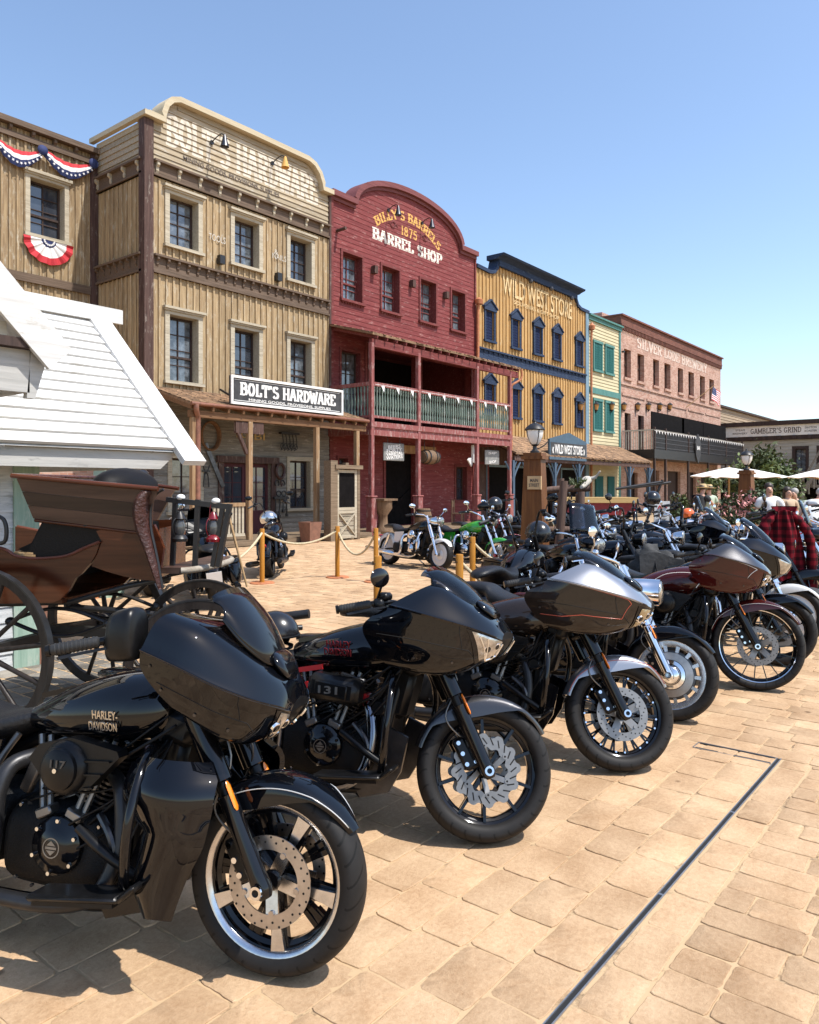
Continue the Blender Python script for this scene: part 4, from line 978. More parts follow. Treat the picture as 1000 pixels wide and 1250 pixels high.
def build_red():
    X0, Y0 = 19.36, 19.0; W = 9.28; rnd = random.Random(21)
    T = thing('barrel_shop', 'barn red clapboard shop with an arched parapet and a two storey porch', 'building', (X0, Y0, 0))
    prof = [(-.02,12.0),(1.28,12.0)] + [(1.28+3.36*(1-math.cos(a)), 12.0+1.33*math.sin(a)**.9) for a in np.linspace(.0, PI, 27)][1:-1] + [(8.0,12.0),(W,12.0)]
    pf = interp(prof)
    wins = [(.62,1.66,8.46,10.16),(2.80,3.84,8.46,10.16),(5.22,6.26,8.46,10.16),(7.40,8.40,8.46,10.16)]
    mb = MB(); siding(mb, .12, W-.1, 7.45, 13.36, wins, .175, pf, .011, rnd, tv=.06); hole_reveals(mb, wins, 0, .3)
    mb.box(0, W, .36, 9, 0, 3.84, 0, .6); mb.box(0, W, .36, 9, 7.46, 11.9, 0, .6); mb.box(0, W, 3.2, 9, 3.841, 7.459, 0, .6); mb.box(0,.2,.36,3.199,3.841,7.459); mb.box(W-.2,W,.36,3.199,3.841,7.459); mb.prism([(.13,11.0)]+[(min(max(a,.13),W-.11),b-.02) for a, b in prof]+[(W-.11,11.0)], .004, .33, 0)
    part(mb, 'upper_wall', 'red_siding', T)
    mb = MB(); cap_along(mb, prof, -.2, .45, .2); cap_along(mb, [(a, b-.13) for a, b in prof], -.08, -.03, .12); part(mb, 'parapet_cap', 'red_cap', T, 50)
    mb = MB(); mb.box(-.05,.12,-.06,.1,0,11.95); part(mb, 'corner_board', 'red_trim', T); mb = MB(); mb.box(W-.1,W,-.06,.1,0,11.95); part(mb, 'corner_board', 'red_trim', T)
    for w in wins:
        o = window(T, *w, 'red_trim', cw=.10, depth=.32, cols=2, rows=4, head=0, sash='red_trim')
        mb = MB(); x = w[0]-.05
        while x < w[1]: mb.lathe([(.0,-.05),(.055,-.05),(.055,-.02),(0,-.02)], 8, (x+.06,0,8.36), 'y'); x += .14
        part(mb, 'sill_scallop', 'red_trim', o)
    cx, tz = 4.5, 11.28
    mb = MB(); RB = (7.45,(13.36-7.45)/34,.011); put_slab(mb, 'BARREL SHOP', (cx,-.028,11.28), 4.5, .44, sw=.3, boards=RB); part(mb, 'painted_lettering', 'letter_cream', T)
    mb = MB(); put_slab(mb, '1875', (cx,-.028,11.83), 1.05, .36, sw=.24, boards=RB); part(mb, 'ochre_lettering', 'letter_gold', T); mb = MB(); put_slab(mb, "BILLY'S BARRELS", (cx,-.028,12.43), 4.5, .36, sw=.28, arch=3.4, boards=RB); part(mb, 'ochre_lettering', 'letter_gold', T)
    mb = MB()
    for s in (-1,1): mb.tube([(cx+s*(.75+.6*t), -.03, 11.86+.1*math.sin(t*9)*(1-t*.4)) for t in np.linspace(0,1,16)], .014, 5); mb.tube([(cx+s*(1.0+.12*math.cos(a)),-.03,11.9+.12*math.sin(a)) for a in np.linspace(0,5.5,14)],.012,5)
    part(mb, 'painted_scroll', 'red_cap', T)
    for u, v in ((454.5, 330), (501, 347), (542, 361)): p = pY(u, v, Y0); mb = MB(); mb.box(p[0]-X0-.09,p[0]-X0+.09,-.22,-.03,p[2]-.14,p[2]+.14); part(mb, 'spot_lamp', 'umber_post', T)
    mb = MB(); p = pY(411, 282, Y0); mb.cyl((p[0]-X0,0,p[2]),(p[0]-X0,-.45,p[2]+.02),.06,n=8)
    part(mb, 'spot_lamp', 'umber_post', T)
    # porch: roof, deck, posts, rails
    shingle_roof(-.1, 9.75, -.02, 7.42, -2.1, 6.86, T, 8, .06, rnd)
    mb = MB(); mb.box(-.05, 9.6, -2.03, -1.89, 6.42, 6.68)
    for k in range(19): x = .1+k*.52; mb.beam((x,-.05,7.28),(x,-2.15,6.72),.06,.1)
    part(mb, 'rafters', 'red_trim', T)
    pu = [pY(u, 560, 17.04)[0]-X0 for u in (453.5, 510.5, 582, 622)]
    for x in pu:
        mb = MB(); mb.obox((x,-1.96,3.3), .15, .15, 6.5, bev=.012); mb.obox((x,-1.96,.66), .27, .27, 1.3, bev=.02); mb.obox((x,-1.96,1.34), .32, .32, .06, bev=.02); part(mb, 'porch_post', 'red_post', T)
    xe = pu[-1]+.12
    mb = MB(); mb.box(pu[0]-.1, xe, -2.05, -1.87, 3.70, 3.88); mb.box(pu[0]-.1, xe, -2.02, -1.89, 3.42, 3.60); mb.box(pu[0]-.08, xe-.01, -2.0, -.03, 3.601, 3.699)
    for s in (pu[0]-.09, xe-.02): mb.box(s-.02, s+.10, -1.86, -.03, 3.45, 3.86)
    part(mb, 'balcony_deck', 'red_post', T)
    bays = [(pu[i]+.08, pu[i+1]-.08) for i in range(3)]
    for a, b in bays:
        mb = MB(); mb.box(a, b, -2.0, -1.9, 5.10, 5.23, 1); mb.box(a, b, -1.99, -1.91, 4.02, 4.10, 1); n = round((b-a)/.145)
        for k in range(n):
            x = a+(b-a)*(k+.5)/n; mb.lathe([(.034,4.1),(.034,4.28),(.022,4.34),(.04,4.5),(.03,4.75),(.02,4.86),(.034,4.92),(.034,5.1)], 6, (x,-1.95,0), 'z', 0, rnd.uniform(.8,1.15))
        part(mb, 'balcony_railing', ['green_old', 'red_post'], T, 50)
    mb = MB(); mb.box(pu[0]-.05, pu[0]+.05, -1.88, -.05, 5.10, 5.23, 1); mb.box(pu[0]-.04, pu[0]+.04, -1.88, -.05, 4.02, 4.10, 1)
    for k in range(12): y = -1.8+k*.15; mb.lathe([(.034,4.1),(.034,4.28),(.022,4.34),(.04,4.5),(.03,4.75),(.02,4.86),(.034,4.92),(.034,5.1)], 6, (pu[0],y,0))
    part(mb, 'balcony_railing', ['green_old', 'red_post'], T, 50)
    # walls behind the porch
    up = [(1.95,5.05,3.9,6.95),(5.3,8.9,3.9,6.95),(.55,1.55,4.3,6.6)]
    gd = [(pY(470,600,19)[0]-X0+.0, pY(507,600,19)[0]-X0+.1, .16, 3.0), (pY(556,600,19)[0]-X0, pY(569,600,19)[0]-X0, 1.1, 2.55), (pY(596,600,19)[0]-X0, W-.25, .16, 2.7), (pY(413,600,19)[0]-X0, pY(424,600,19)[0]-X0, .9, 2.7)]
    mb = MB(); siding(mb, .12, W-.1, .1, 7.44, up+gd, .18, None, .02, rnd, tv=.06); hole_reveals(mb, up+gd, 0, .32); part(mb, 'porch_wall', 'red_siding', T)
    for w in up[2:]+gd[1:2]+gd[3:]: window(T, *w, 'red_trim', cw=.09, depth=.25, cols=2, rows=3, split=False, sill=False)
    for g in (gd[0], gd[2], up[0], up[1]):
        mb = MB(); x0, x1, z0, z1 = g; mb.box(x0-.12,x0,-.05,-.022,z0,z1+.12); mb.box(x1,x1+.12,-.05,-.022,z0,z1+.12); mb.box(x0,x1,-.05,-.022,z1,z1+.12)
        o = part(mb, 'doorway', 'red_trim', T); mb = MB()
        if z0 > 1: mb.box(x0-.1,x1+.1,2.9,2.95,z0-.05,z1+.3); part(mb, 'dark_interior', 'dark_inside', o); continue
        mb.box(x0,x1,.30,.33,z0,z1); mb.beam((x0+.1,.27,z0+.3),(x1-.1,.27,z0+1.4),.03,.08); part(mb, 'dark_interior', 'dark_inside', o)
    pa, pb = pY(477,545,18.9), pY(532,545,18.9); mb = MB(); mb.box(pa[0]-X0, pb[0]-X0, -.12, -.04, 3.0, 3.32); part(mb, 'header_plank', 'porch_wood', T)
    mb = MB()
    for k in range(9): mb.box(-.05, W, -2.2+k*.245, -1.96+k*.245, .02, .15, 0, rnd.uniform(.8,1.1))
    part(mb, 'porch_deck', 'deck_wood', T)
    mb = MB(); mb.lathe([(.17,.0),(.20,.2),(.1,.26),(.06,.3)], 10, (W-.02,-.2,9.85)); mb.tube([(W-.02,-.2,9.9),(W-.02,-.15,9.5),(W-.02,-.15,7.3)], .07, 8); mb.tube(curve([(9.7,-2.12,6.8),(9.72,-2.1,6.4),(9.3,-1.9,6.1),(9.32,-1.85,5.9)],4)+[(9.32,-1.85,.2)], .05, 8)
    part(mb, 'downpipe', 'rust_iron', T, 50)
    mb = MB()
    for a, b in bays:
        n = max(2, round((b-a)/.95))
        for k in range(n): x = a+(b-a)*(k+.5)/n; mb.add([(x-.09,-2.06,5.12),(x+.09,-2.06,5.12),(x+.03,-2.09,4.90)], [(0,2,1)]); mb.add([(x-.09,-2.062,5.12),(x+.09,-2.062,5.12),(x+.03,-2.092,4.90)], [(0,1,2)])
        mb.tube([(a,-2.06,5.14),(b,-2.06,5.14)], .008, 4)
    o = mb.build('pennant_bunting', 'flag_white', None, loc=(X0,Y0,0)); tag(o, 'string of small white pennants along the red balcony railing', 'bunting')
    for u, v, lb in ((488, 254, 'gooseneck lamp over the arched ochre lettering on the red parapet, left one'), (529, 270, 'gooseneck lamp over the end of the arched ochre lettering on the red parapet')):
        p = pY(u, v, 18.4); gooseneck(p[0], 18.97, p[2]+.05, lb, 'dark_steel', .5)

def build_yellow():
    X0, Y0 = 28.64, 19.0; W = 11.5; rnd = random.Random(31)
    T = thing('ochre_store', 'ochre yellow board store with navy trim and a stepped navy cornice', 'building', (X0, Y0, 0))
    prof = [(0,11.55),(1.1,11.5),(1.5,11.58),(1.8,11.85),(1.95,12.3),(9.75,12.3),(9.85,11.95),(10.1,11.65),(10.5,11.52),(W,11.5)]
    xs = [29.75-X0, 32.10-X0, 34.29-X0, 36.35-X0, 38.97-X0]; wins = [(x-.34, x+.34, z0, z1) for z0, z1 in ((8.42,9.78),(5.05,6.4)) for x in xs]
    mb = MB(); boards_v(mb, .02, W-.4, 3.9, 11.6, wins, .29, .07, .045, rnd, interp(prof)); hole_reveals(mb, wins, 0, .2)
    mb.box(0, W, .22, 9, 0, 11.4, 0, .6); part(mb, 'front_wall', 'yellow_boards', T)
    mb = MB(); cap_along(mb, prof[:5], -.12, .4, .16); cap_along(mb, prof[5:], -.12, .4, .16)
    mb.box(1.8, 9.9, -.16, .4, 12.0, 12.28); mb.prism([(-.16,12.281),(-.30,12.36),(-.5,12.42),(-.55,12.5),(.4,12.5),(.4,12.281)], 1.55, 10.1, plane='yz'); part(mb, 'cornice', 'navy_trim', T)
    mb = MB(); mb.box(0,W-.4,-.06,-.046,7.5,7.92); mb.box(0,W-.4,-.16,-.046,7.921,8.0)
    x = .2
    while x < W-.5: bracket(mb, x, 7.918, .3, .12, .1); x += .42
    part(mb, 'belt_course', 'navy_trim', T)
    mb = MB(); mb.box(W-.4, W-.02, -.09, .1, 0, 11.5); part(mb, 'pilaster', 'blue_trim', T)
    for w in wins:
        x0,x1,z0,z1 = w; mb = MB(); c = .13
        mb.box(x0-c,x0,-.09,.0,z0,z1); mb.box(x1,x1+c,-.09,.0,z0,z1); mb.box(x0-c-.06,x1+c+.06,-.13,.0,z1,z1+.1); mb.box(x0-c-.05,x1+c+.05,-.14,.0,z0-.1,z0)
        m_ = (x0+x1)/2; mb.prism([(x0-c-.08,z1+.101),(x1+c+.08,z1+.101),(m_,z1+.46)], -.12, -.02)
        mb.prism([(x0-c-.12,z1+.1),(x0-c-.12,z1+.16),(m_,z1+.54),(m_,z1+.47)], -.17, -.02); mb.prism([(x1+c+.12,z1+.1),(x1+c+.12,z1+.16),(m_+.001,z1+.54),(m_+.001,z1+.47)], -.17, -.02)
        o = part(mb, 'window', 'navy_trim', T)
        mb = MB(); mb.box(x0,m_-.008,.02,.07,z0,z1,0,.9); mb.box(m_+.008,x1,.02,.07,z0,z1,0,1.1)
        for k in range(9): zz = z0+.1+(z1-z0-.2)*k/9; mb.box(x0+.05,m_-.05,.005,.019,zz,zz+.05); mb.box(m_+.05,x1-.05,.005,.019,zz,zz+.05)
        part(mb, 'shutter', 'navy_panel', o)
    mb = MB(); put_text(mb, 'WILD WEST STORE', (5.85,-.05,11.28), 7.2, .95, .004, 0, .01); part(mb, 'painted_lettering', 'yellow_faded', T); mb = MB(); put_text(mb, 'SOUVENIRS & GIFT SHOP', (5.6,-.05,10.62), 4.6, .2, .004, 0, .01); part(mb, 'painted_lettering', 'yellow_faded', T)
    # porch and shop front
    shingle_roof(.0, W+4.3, -.05, 4.12, -2.1, 3.16, T, 8, .07, rnd)
    mb = MB(); mb.box(.05, W+4.2, -2.02, -1.9, 2.82, 3.02)
    for k in range(28): x = .2+k*.56; mb.beam((x,-.1,3.95),(x,-2.1,3.06),.06,.1)
    part(mb, 'rafters', 'umber_post', T)
    for x in (1.4, pY(606,600,17)[0]-X0+1.4, pY(678,590,17)[0]-X0, pY(707,590,17)[0]-X0, W+1.2, W+4.1):
        mb = MB(); mb.obox((x,-1.96,1.45),.15,.15,2.75,bev=.012)
        for s in (-1,1): mb.tube(curve([(x,-1.96,1.75),(x+s*.2,-1.96,2.25),(x+s*.62,-1.96,2.75)],5),.045,6); mb.tube(curve([(x,-1.96,2.2),(x+s*.12,-1.96,2.5),(x+s*.3,-1.96,2.8)],5),.035,6)
        part(mb, 'porch_post', 'slate_post', T, 40)
    gd = [(1.0,4.6,.15,2.6),(5.6,7.4,.15,2.7),(8.3,10.6,.8,2.6)]
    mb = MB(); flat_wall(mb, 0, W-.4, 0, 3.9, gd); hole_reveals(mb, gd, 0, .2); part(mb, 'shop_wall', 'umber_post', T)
    for g in gd:
        mb = MB(); mb.box(g[0]-.1,g[0],-.04,-.001,g[2],g[3]+.1); mb.box(g[1],g[1]+.1,-.04,-.001,g[2],g[3]+.1); mb.box(g[0],g[1],-.04,-.001,g[3],g[3]+.1); o = part(mb, 'doorway', 'blue_trim', T)
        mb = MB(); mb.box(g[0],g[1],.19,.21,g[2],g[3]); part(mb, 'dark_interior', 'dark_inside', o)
    mb = MB(); mb.box(0,W+4,-2.2,0,.02,.14); part(mb, 'porch_deck', 'deck_wood', T)
    for u, v in ((647,343.5),(672,352.5),(697,364)): p = pY(u, v, 18.7); mb = MB(); mb.ell((p[0]-X0,-.35,p[2]),.12,.12,.12,8,6); mb.cyl((p[0]-X0,-.14,p[2]+.1),(p[0]-X0,-.35,p[2]+.05),.025,n=6); part(mb, 'cornice_lamp', 'dark_steel', T)

def build_green():
    X0, Y0 = 40.13, 19.0; W = 4.5; rnd = random.Random(41)
    T = thing('cream_house', 'narrow cream clapboard house with teal shutters and a brick chimney', 'building', (X0, Y0, 0))
    wins = [(x0, x1, z0, z1) for z0, z1 in ((8.45,10.0),(5.0,6.65)) for x0, x1 in ((.72,1.72),(2.32,3.32))]
    mb = MB(); siding(mb, .0, W-.22, 0, 11.2, [], .19, None, .03, rnd, tv=.05); mb.box(0, W, .02, 8, 0, 11.3, 0, .8); part(mb, 'front_wall', 'cream_siding', T)
    mb = MB(); mb.box(W-.22,W,-.07,.019,0,11.2); mb.box(0,W-.22,-.06,-.032,7.06,7.4); mb.box(-.05,W+.06,-.12,.5,11.2,11.42); mb.box(-.05,W+.1,-.22,.5,11.421,11.52); part(mb, 'trim', 'teal_trim', T)
    for x0,x1,z0,z1 in wins:
        mb = MB(); c = .12; mb.box(x0-c,x0,-.1,-.03,z0,z1); mb.box(x1,x1+c,-.1,-.03,z0,z1); mb.box(x0-c-.04,x1+c+.04,-.12,-.03,z1,z1+.14); mb.box(x0-c-.04,x1+c+.04,-.14,-.03,z0-.12,z0); o = part(mb, 'window', 'teal_trim', T)
        mb = MB(); m_ = (x0+x1)/2; mb.box(x0,m_-.01,-.07,-.03,z0,z1,0,.9); mb.box(m_+.01,x1,-.07,-.03,z0,z1)
        for k in range(10): zz = z0+.1+(z1-z0-.2)*k/10; mb.box(x0+.07,m_-.07,-.082,-.071,zz,zz+.06); mb.box(m_+.07,x1-.07,-.082,-.071,zz,zz+.06)
        part(mb, 'shutter', 'teal_panel', o)
    mb = MB(); mb.lathe([(.16,0),(.2,.22),(.1,.3),(.06,.4)],10,(.12,-.2,10.6)); mb.tube([(.12,-.2,10.7),(.12,-.17,10.2),(.12,-.17,.3)],.07,8); part(mb, 'downpipe', 'rust_iron', T, 50)
    p = pY(731, 390, 22); mb = MB(); mb.box(p[0]-X0-.5,p[0]-X0+.5,2.6,3.6,11,13.0); mb.box(p[0]-X0-.62,p[0]-X0+.62,2.48,3.72,13.001,13.3); part(mb, 'chimney', 'brick', T)
    mb = MB(); mb.box(.9,1.9,-.1,-.04,.15,2.3); mb.box(2.6,3.5,-.1,-.04,.8,2.3); part(mb, 'door', 'teal_panel', T)
    mb = MB(); mb.box(W-.1, W+.05, -.3, -.15, 9.9, 10.0); part(mb, 'hook', 'iron_black', T)

def build_brewery():
    X0, Y0 = 44.64, 19.0; W = 20.4; rnd = random.Random(51)
    T = thing('brewery', 'long pink brick brewery with a row of tall dark windows and a black balcony', 'building', (X0, Y0, 0))
    wx = [(45.25,46.35),(47.4,48.55),(50.1,51.2),(52.2,53.4),(54.9,56.0),(57.15,58.4),(59.8,61.0),(62.1,63.3)]
    wins = [(a-X0,b-X0,8.5,10.28) for a, b in wx]
    dr = [(a-X0+.1,b-X0-.05,3.9,6.3) for a, b in wx]
    gd = [(1.0,2.8,.1,2.6),(4.2,6.6,.1,2.8),(8.2,10.8,.1,2.8),(12.2,14.2,.1,2.8),(15.4,17.6,.1,2.8)]  # dark ground floor openings added and enlarged to deepen the shaded wall
    mb = MB(); flat_wall(mb, 0, W, 0, 12.0, wins+dr+gd); hole_reveals(mb, wins+dr+gd, 0, .35)
    mb.box(0,.3,.36,9,0,12); mb.add([(W,0,0),(W,9,0),(W,9,12.2),(W,0,12.2)],[(0,1,2,3)]); mb.add([(0,0,0),(0,9,0),(0,9,12.2),(0,0,12.2)],[(3,2,1,0)])
    for k in range(5): a = .25+k*4.05; mb.box(a,a+3.7,-.06,-.001,7.35,7.5)
    mb.box(0,W,-.08,-.001,8.0,8.12); part(mb, 'front_wall', 'brick', T)
    mb = MB(); mb.box(-.02,W+.02,-.14,9,11.62,11.72); mb.box(-.05,W+.05,-.10,9,11.721,12.2); mb.box(-.1,W+.1,-.22,9.1,12.201,12.3)
    x = .1
    while x < W: mb.box(x,x+.11,-.12,-.002,11.36,11.619); x += .24
    part(mb, 'brick_cornice', 'brick_dark', T)
    for w in wins:
        x0,x1,z0,z1 = w; mb = MB(); mb.box(x0-.06,x1+.06,-.1,-.001,z0-.16,z0); mb.box(x0,x0+.06,.28,.34,z0,z1,1); mb.box(x1-.06,x1,.28,.34,z0,z1,1); mb.box(x0,x1,.285,.335,(z0+z1)/2-.03,(z0+z1)/2+.03,1); o = part(mb, 'window', ['brick','sash_dark'], T)
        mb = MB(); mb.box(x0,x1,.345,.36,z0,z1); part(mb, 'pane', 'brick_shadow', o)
    for w in dr+gd:
        x0,x1,z0,z1 = w; mb = MB(); mb.box(x0,x0+.08,.2,.34,z0,z1); mb.box(x1-.08,x1,.2,.34,z0,z1); mb.box(x0,x1,.2,.339,z1-.08,z1); mb.box(x0,x1,.3,.345,z0,z1-.08); part(mb, 'door', 'sash_dark', T)
    mb = MB(); put_slab(mb, 'SILVER LODE BREWERY', ((47.2+61.5)/2-X0,-.012,10.96), 14.2, .66, sw=.24); part(mb, 'painted_lettering', 'brick_faded', T)
    p = pY(850, 421, 24); mb = MB(); mb.box(p[0]-X0-.9,p[0]-X0+.9,4.4,5.6,12,12.75); mb.box(p[0]-X0-1.05,p[0]-X0+1.05,4.25,5.75,12.751,13.0); part(mb, 'chimney', 'brick', T)
    # balcony
    x0, x1 = .3, 19.6; mb = MB(); mb.box(x0,x1,-2.0,-.01,3.45,3.6); mb.box(x0-.02,x1,-2.06,-1.94,3.40,3.95); mb.box(x0-.02,x0+.1,-1.93,-.01,3.40,3.95)
    part(mb, 'balcony_deck', 'iron_black', T)
    mb = MB()
    for k in range(40):
        x = x0+.3+(x1-x0-.6)*k/39; mb.add([(x-.09,-2.06,5.06),(x+.09,-2.06,5.06),(x+.02,-2.07,4.88)],[(0,2,1)]); mb.add([(x-.09,-2.062,5.06),(x+.09,-2.062,5.06),(x+.02,-2.072,4.88)],[(0,1,2)])
    mb.tube([(x0,-2.06,5.07),(x1,-2.06,5.07)],.012,4); o = mb.build('pennant_string','flag_white',None,loc=(X0,Y0,0)); tag(o,'string of tiny white pennants along the dark brewery balcony','bunting')
    mb = MB(); mb.box(x0,x1,-2.02,-1.95,5.08,5.16); part(mb, 'balcony_handrail', 'grey_siding', T)
    mb = MB(); mb.box(x0,x1,-2.01,-1.96,4.05,4.10)
    n = 150
    for k in range(n): x = x0+(x1-x0)*k/(n-1); mb.box(x-.028,x+.028,-2.0,-1.97,3.96,5.07)
    for z in (4.35,4.62): mb.box(x0,x1,-2.015,-2.001,z,z+.05)
    part(mb, 'balcony_railing', 'rail_grey', T)
    mb = MB(); mb.box(x0,x0+.06,-1.94,-.02,5.08,5.16); 
    for k in range(12): y = -1.85+k*.16; mb.box(x0+.01,x0+.05,y-.02,y+.02,3.96,5.07)
    part(mb, 'balcony_railing', 'old_white', T)
    for x in (.45, 2.3, 6.5, 10.7, 14.9, 19.3): mb = MB(); mb.obox((x,-1.98,2.65),.13,.13,5.3,bev=.01); part(mb, 'balcony_post', 'sash_dark', T)
    for a, b in ((795,835),(832,858),(858,886)):
        A, B = pY(a,520,17.6)[0]-X0, pY(b,520,17.6)[0]-X0-.1; mb = MB(); mb.box(A,B,-1.45,-1.38,5.2,6.35); mb.box(A,A+.08,-1.46,-1.37,3.6,5.199); part(mb, 'screen_panel', 'dark_inside', T)
    p = pY(852, 548, 16.9); mb = MB(); h = 1.0; mb.prism([(0,h),(.55,.35),(.45,-.5),(0,-h),(-.45,-.5),(-.55,.35)], -.05, .05, 0); put_text(mb, 'BAR', (0,-.06,.06), .62, .26, .004, 1, .02)
    o = mb.build('hanging_sign', ['sign_black','sign_white'], None, loc=p); tag(o, 'black lozenge shaped bar sign hung on the brewery balcony', 'sign')
    i = 0
    for u in (709, 728, 747, 762, 779, 792, 806, 818):
        p = pY(u, 497, 18.85); i += 1
        if i > 1: t = copy_tree(lan0); t.location = p
        else:
            t = lan0 = thing('wall_lantern', '', 'lantern', p, group='lanterns along the brewery wall')
            mb = MB(); mb.lathe([(.0,.34),(.05,.3),(.2,.18),(.2,.14),(.02,.14)],8); mb.lathe([(.1,-.2),(.11,-.16),(.02,-.28)],8); mb.tube(curve([(0,.15,.0),(0,.1,-.3),(0,0,-.28)],4),.02,5); part(mb, 'bracket', 'iron_black', t)
            mb = MB(); mb.lathe([(.1,-.16),(.17,.14)],8); part(mb, 'lamp_glass', 'amber_glass', t)
        t['label'] = 'black iron lantern with amber glass on the brewery wall, number ' + str(i) + ' from the cream house' if False else ('black iron lantern on the brick brewery wall, ' + ['nearest the cream house','second from the cream house','third from the cream house','fourth from the cream house','fourth from the far end','third from the far end','second from the far end','nearest the far end'][i-1])
    # flag
    p = pY(838, 497, 18.9); t = thing('flag', 'small striped flag on a pole slanting out from the brewery wall', 'flag', p)
    mb = MB(); mb.cyl((0,0,0),(1.3,-1.6,1.6),.03,n=6); part(mb, 'pole', 'pole_wood', t)
    G = [[(1.25+.95*v-.25*u, -1.55-.25*v+.06*math.sin(6*v+2*u), 1.55-1.0*u-.45*v) for v in np.linspace(0,1,10)] for u in np.linspace(0,1,14)]
    mb = MB(); G = np.array(G)
    for r in range(13):
        for c in range(9):
            q = [G[r,c],G[r,c+1],G[r+1,c+1],G[r+1,c]]; mi = 2 if (r < 7 and c < 4) else (r % 2)
            mb.add([tuple(p_) for p_ in q],[(0,1,2,3)],mi)
    for r in range(1,6,2):
        for c in range(0,4): 
            q = (G[r,c]+G[r+1,c+1])/2; mb.add([(q[0]-.03,q[1]-.012,q[2]),(q[0],q[1]-.012,q[2]-.03),(q[0]+.03,q[1]-.012,q[2]),(q[0],q[1]-.012,q[2]+.03)],[(0,1,2,3)],1)
    part(mb, 'cloth', ['flag_red','flag_white','flag_blue'], t, 180)
    # shrub climbers are built with the plants

def build_saloon():
    XS = 67.0
    T = thing('saloon_cafe', 'grey clapboard cafe with a long pale name board at the end of the street', 'building', (XS, 0, 0), rot=(0,0,0))
    def pX(u, v):
        a = (u-500)/FPX; t = XS/(CY+SY*a); return (t*(SY-CY*a), EYE+(HOR-v)/FPX*t)
    yl, yr = pX(880,540)[0], pX(1040,540)[0]; zt = pX(950,514)[1]; zs0 = pX(950,532)[1]; zs1 = pX(950,518)[1]
    L_ = yl-yr+3.5; off = yl+3.5
    M4 = Matrix.Translation((0,off,0)) @ Matrix.Rotation(-PI/2,4,'Z')
    wx = lambda u: off-pX(u,570)[0]
    zw = (pX(975,578)[1], pX(975,548)[1])
    wins = [(wx(971),wx(984),zw[0],zw[1]),(wx(1001),wx(1013),zw[0],zw[1])]
    mb = MB(); siding(mb, 0, L_, 0, zs0-.3, wins, .28, None, .04, random.Random(5)); mb.box(0,L_,.3,8,0,zt-.3,0,.7); hole_reveals(mb, wins, 0, .3); mb.xf(M4); part(mb, 'front_wall', 'saloon_siding', T)
    mb = MB(); mb.box(-.2,L_,-.5,.3,zt-.35,zt); mb.box(-.1,L_,-.25,-.05,zs0-.35,zs0); x = .3
    while x < L_: mb.box(x,x+.3,-.4,-.26,zs0-.3,zs0-.02); x += 1.1
    mb.xf(M4); part(mb, 'cornice', 'sash_dark', T)
    mb = MB(); mb.box(.2,L_-.1,-.3,-.06,zs0+.001,zt-.351); 
    mb.xf(M4); sb = part(mb, 'name_board', 'saloon_sign', T)
    mb = MB(); zc = (zs0+zt-.35)/2; h = (zt-.35-zs0)
    c1 = (wx(918)+wx(979))/2; put_slab(mb, "GAMBLER'S GRIND", (c1,-.305,zc), wx(979)-wx(917), h*.5, sw=.2)
    put_text(mb, 'STEAM', ((wx(897)+wx(913))/2,-.31,zc+h*.16), (wx(910)-wx(899)), h*.18); put_text(mb, 'BREWERY', ((wx(896)+wx(914))/2,-.31,zc-h*.16), wx(914)-wx(896), h*.18)
    put_text(mb, 'DAYTON', (wx(991),-.31,zc+h*.16), wx(997)-wx(983), h*.18); put_text(mb, 'ROASTER', (wx(991),-.31,zc-h*.16), wx(998)-wx(983), h*.18)
    mb.xf(M4); part(mb, 'lettering', 'letter_brown', sb)
    for w in wins:
        o = window(T, *w, 'sash_dark', cw=.22, depth=.25, cols=2, rows=3, split=False); o.matrix_local = M4
    # outside stair and landing
    mb = MB(); ya, yb = wx(968), wx(1010); zl = pX(970,592)[1]; zr = pX(1000,575)[1]
    mb.box(ya-3,yb,-2.4,-.1,zl-.2,zl); 
    for k in range(26): x = ya-3+k*.28; mb.box(x,x+.09,-2.4,-2.32,zl,zl+.95)
    mb.box(ya-3,yb,-2.45,-2.3,zl+.951,zl+1.05)
    for x in (ya-2.8, ya-.4, ya+2.2, ya+4.4): mb.box(x,x+.2,-2.4,-2.2,0,zl-.2)
    mb.beam((ya+.6,-2.7,0),(yb,-2.7,zl+1.6),.2,.3); mb.beam((ya+.6,-2.7,1.0),(yb,-2.7,zl+2.6),.1,.14)
    for k in range(10): mb.box(ya+.9+k*.36,ya+1.0+k*.36,-2.75,-2.65,.3+k*.42,1.2+k*.42)
    mb.xf(M4); part(mb, 'staircase', 'grey_siding', T)
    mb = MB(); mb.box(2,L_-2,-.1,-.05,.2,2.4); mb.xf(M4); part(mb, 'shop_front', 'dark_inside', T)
    # gable behind
    p0, p1 = pY(876,494,24), pY(962,516,24)
    T2 = thing('beige_house', 'beige clapboard house rising behind the grey cafe', 'building', (p0[0],24,0)); w = p1[0]-p0[0]+6
    mb = MB(); siding(mb, 0, w, 0, p0[2]-.2, [], .3, None, .05, random.Random(6)); mb.box(0,w,.05,8,0,p0[2]-.2); part(mb, 'wall', 'back_siding', T2)
    mb = MB(); mb.box(-.2,w,-.35,8,p0[2]-.2,p0[2]); part(mb, 'roof', 'sash_dark', T2)

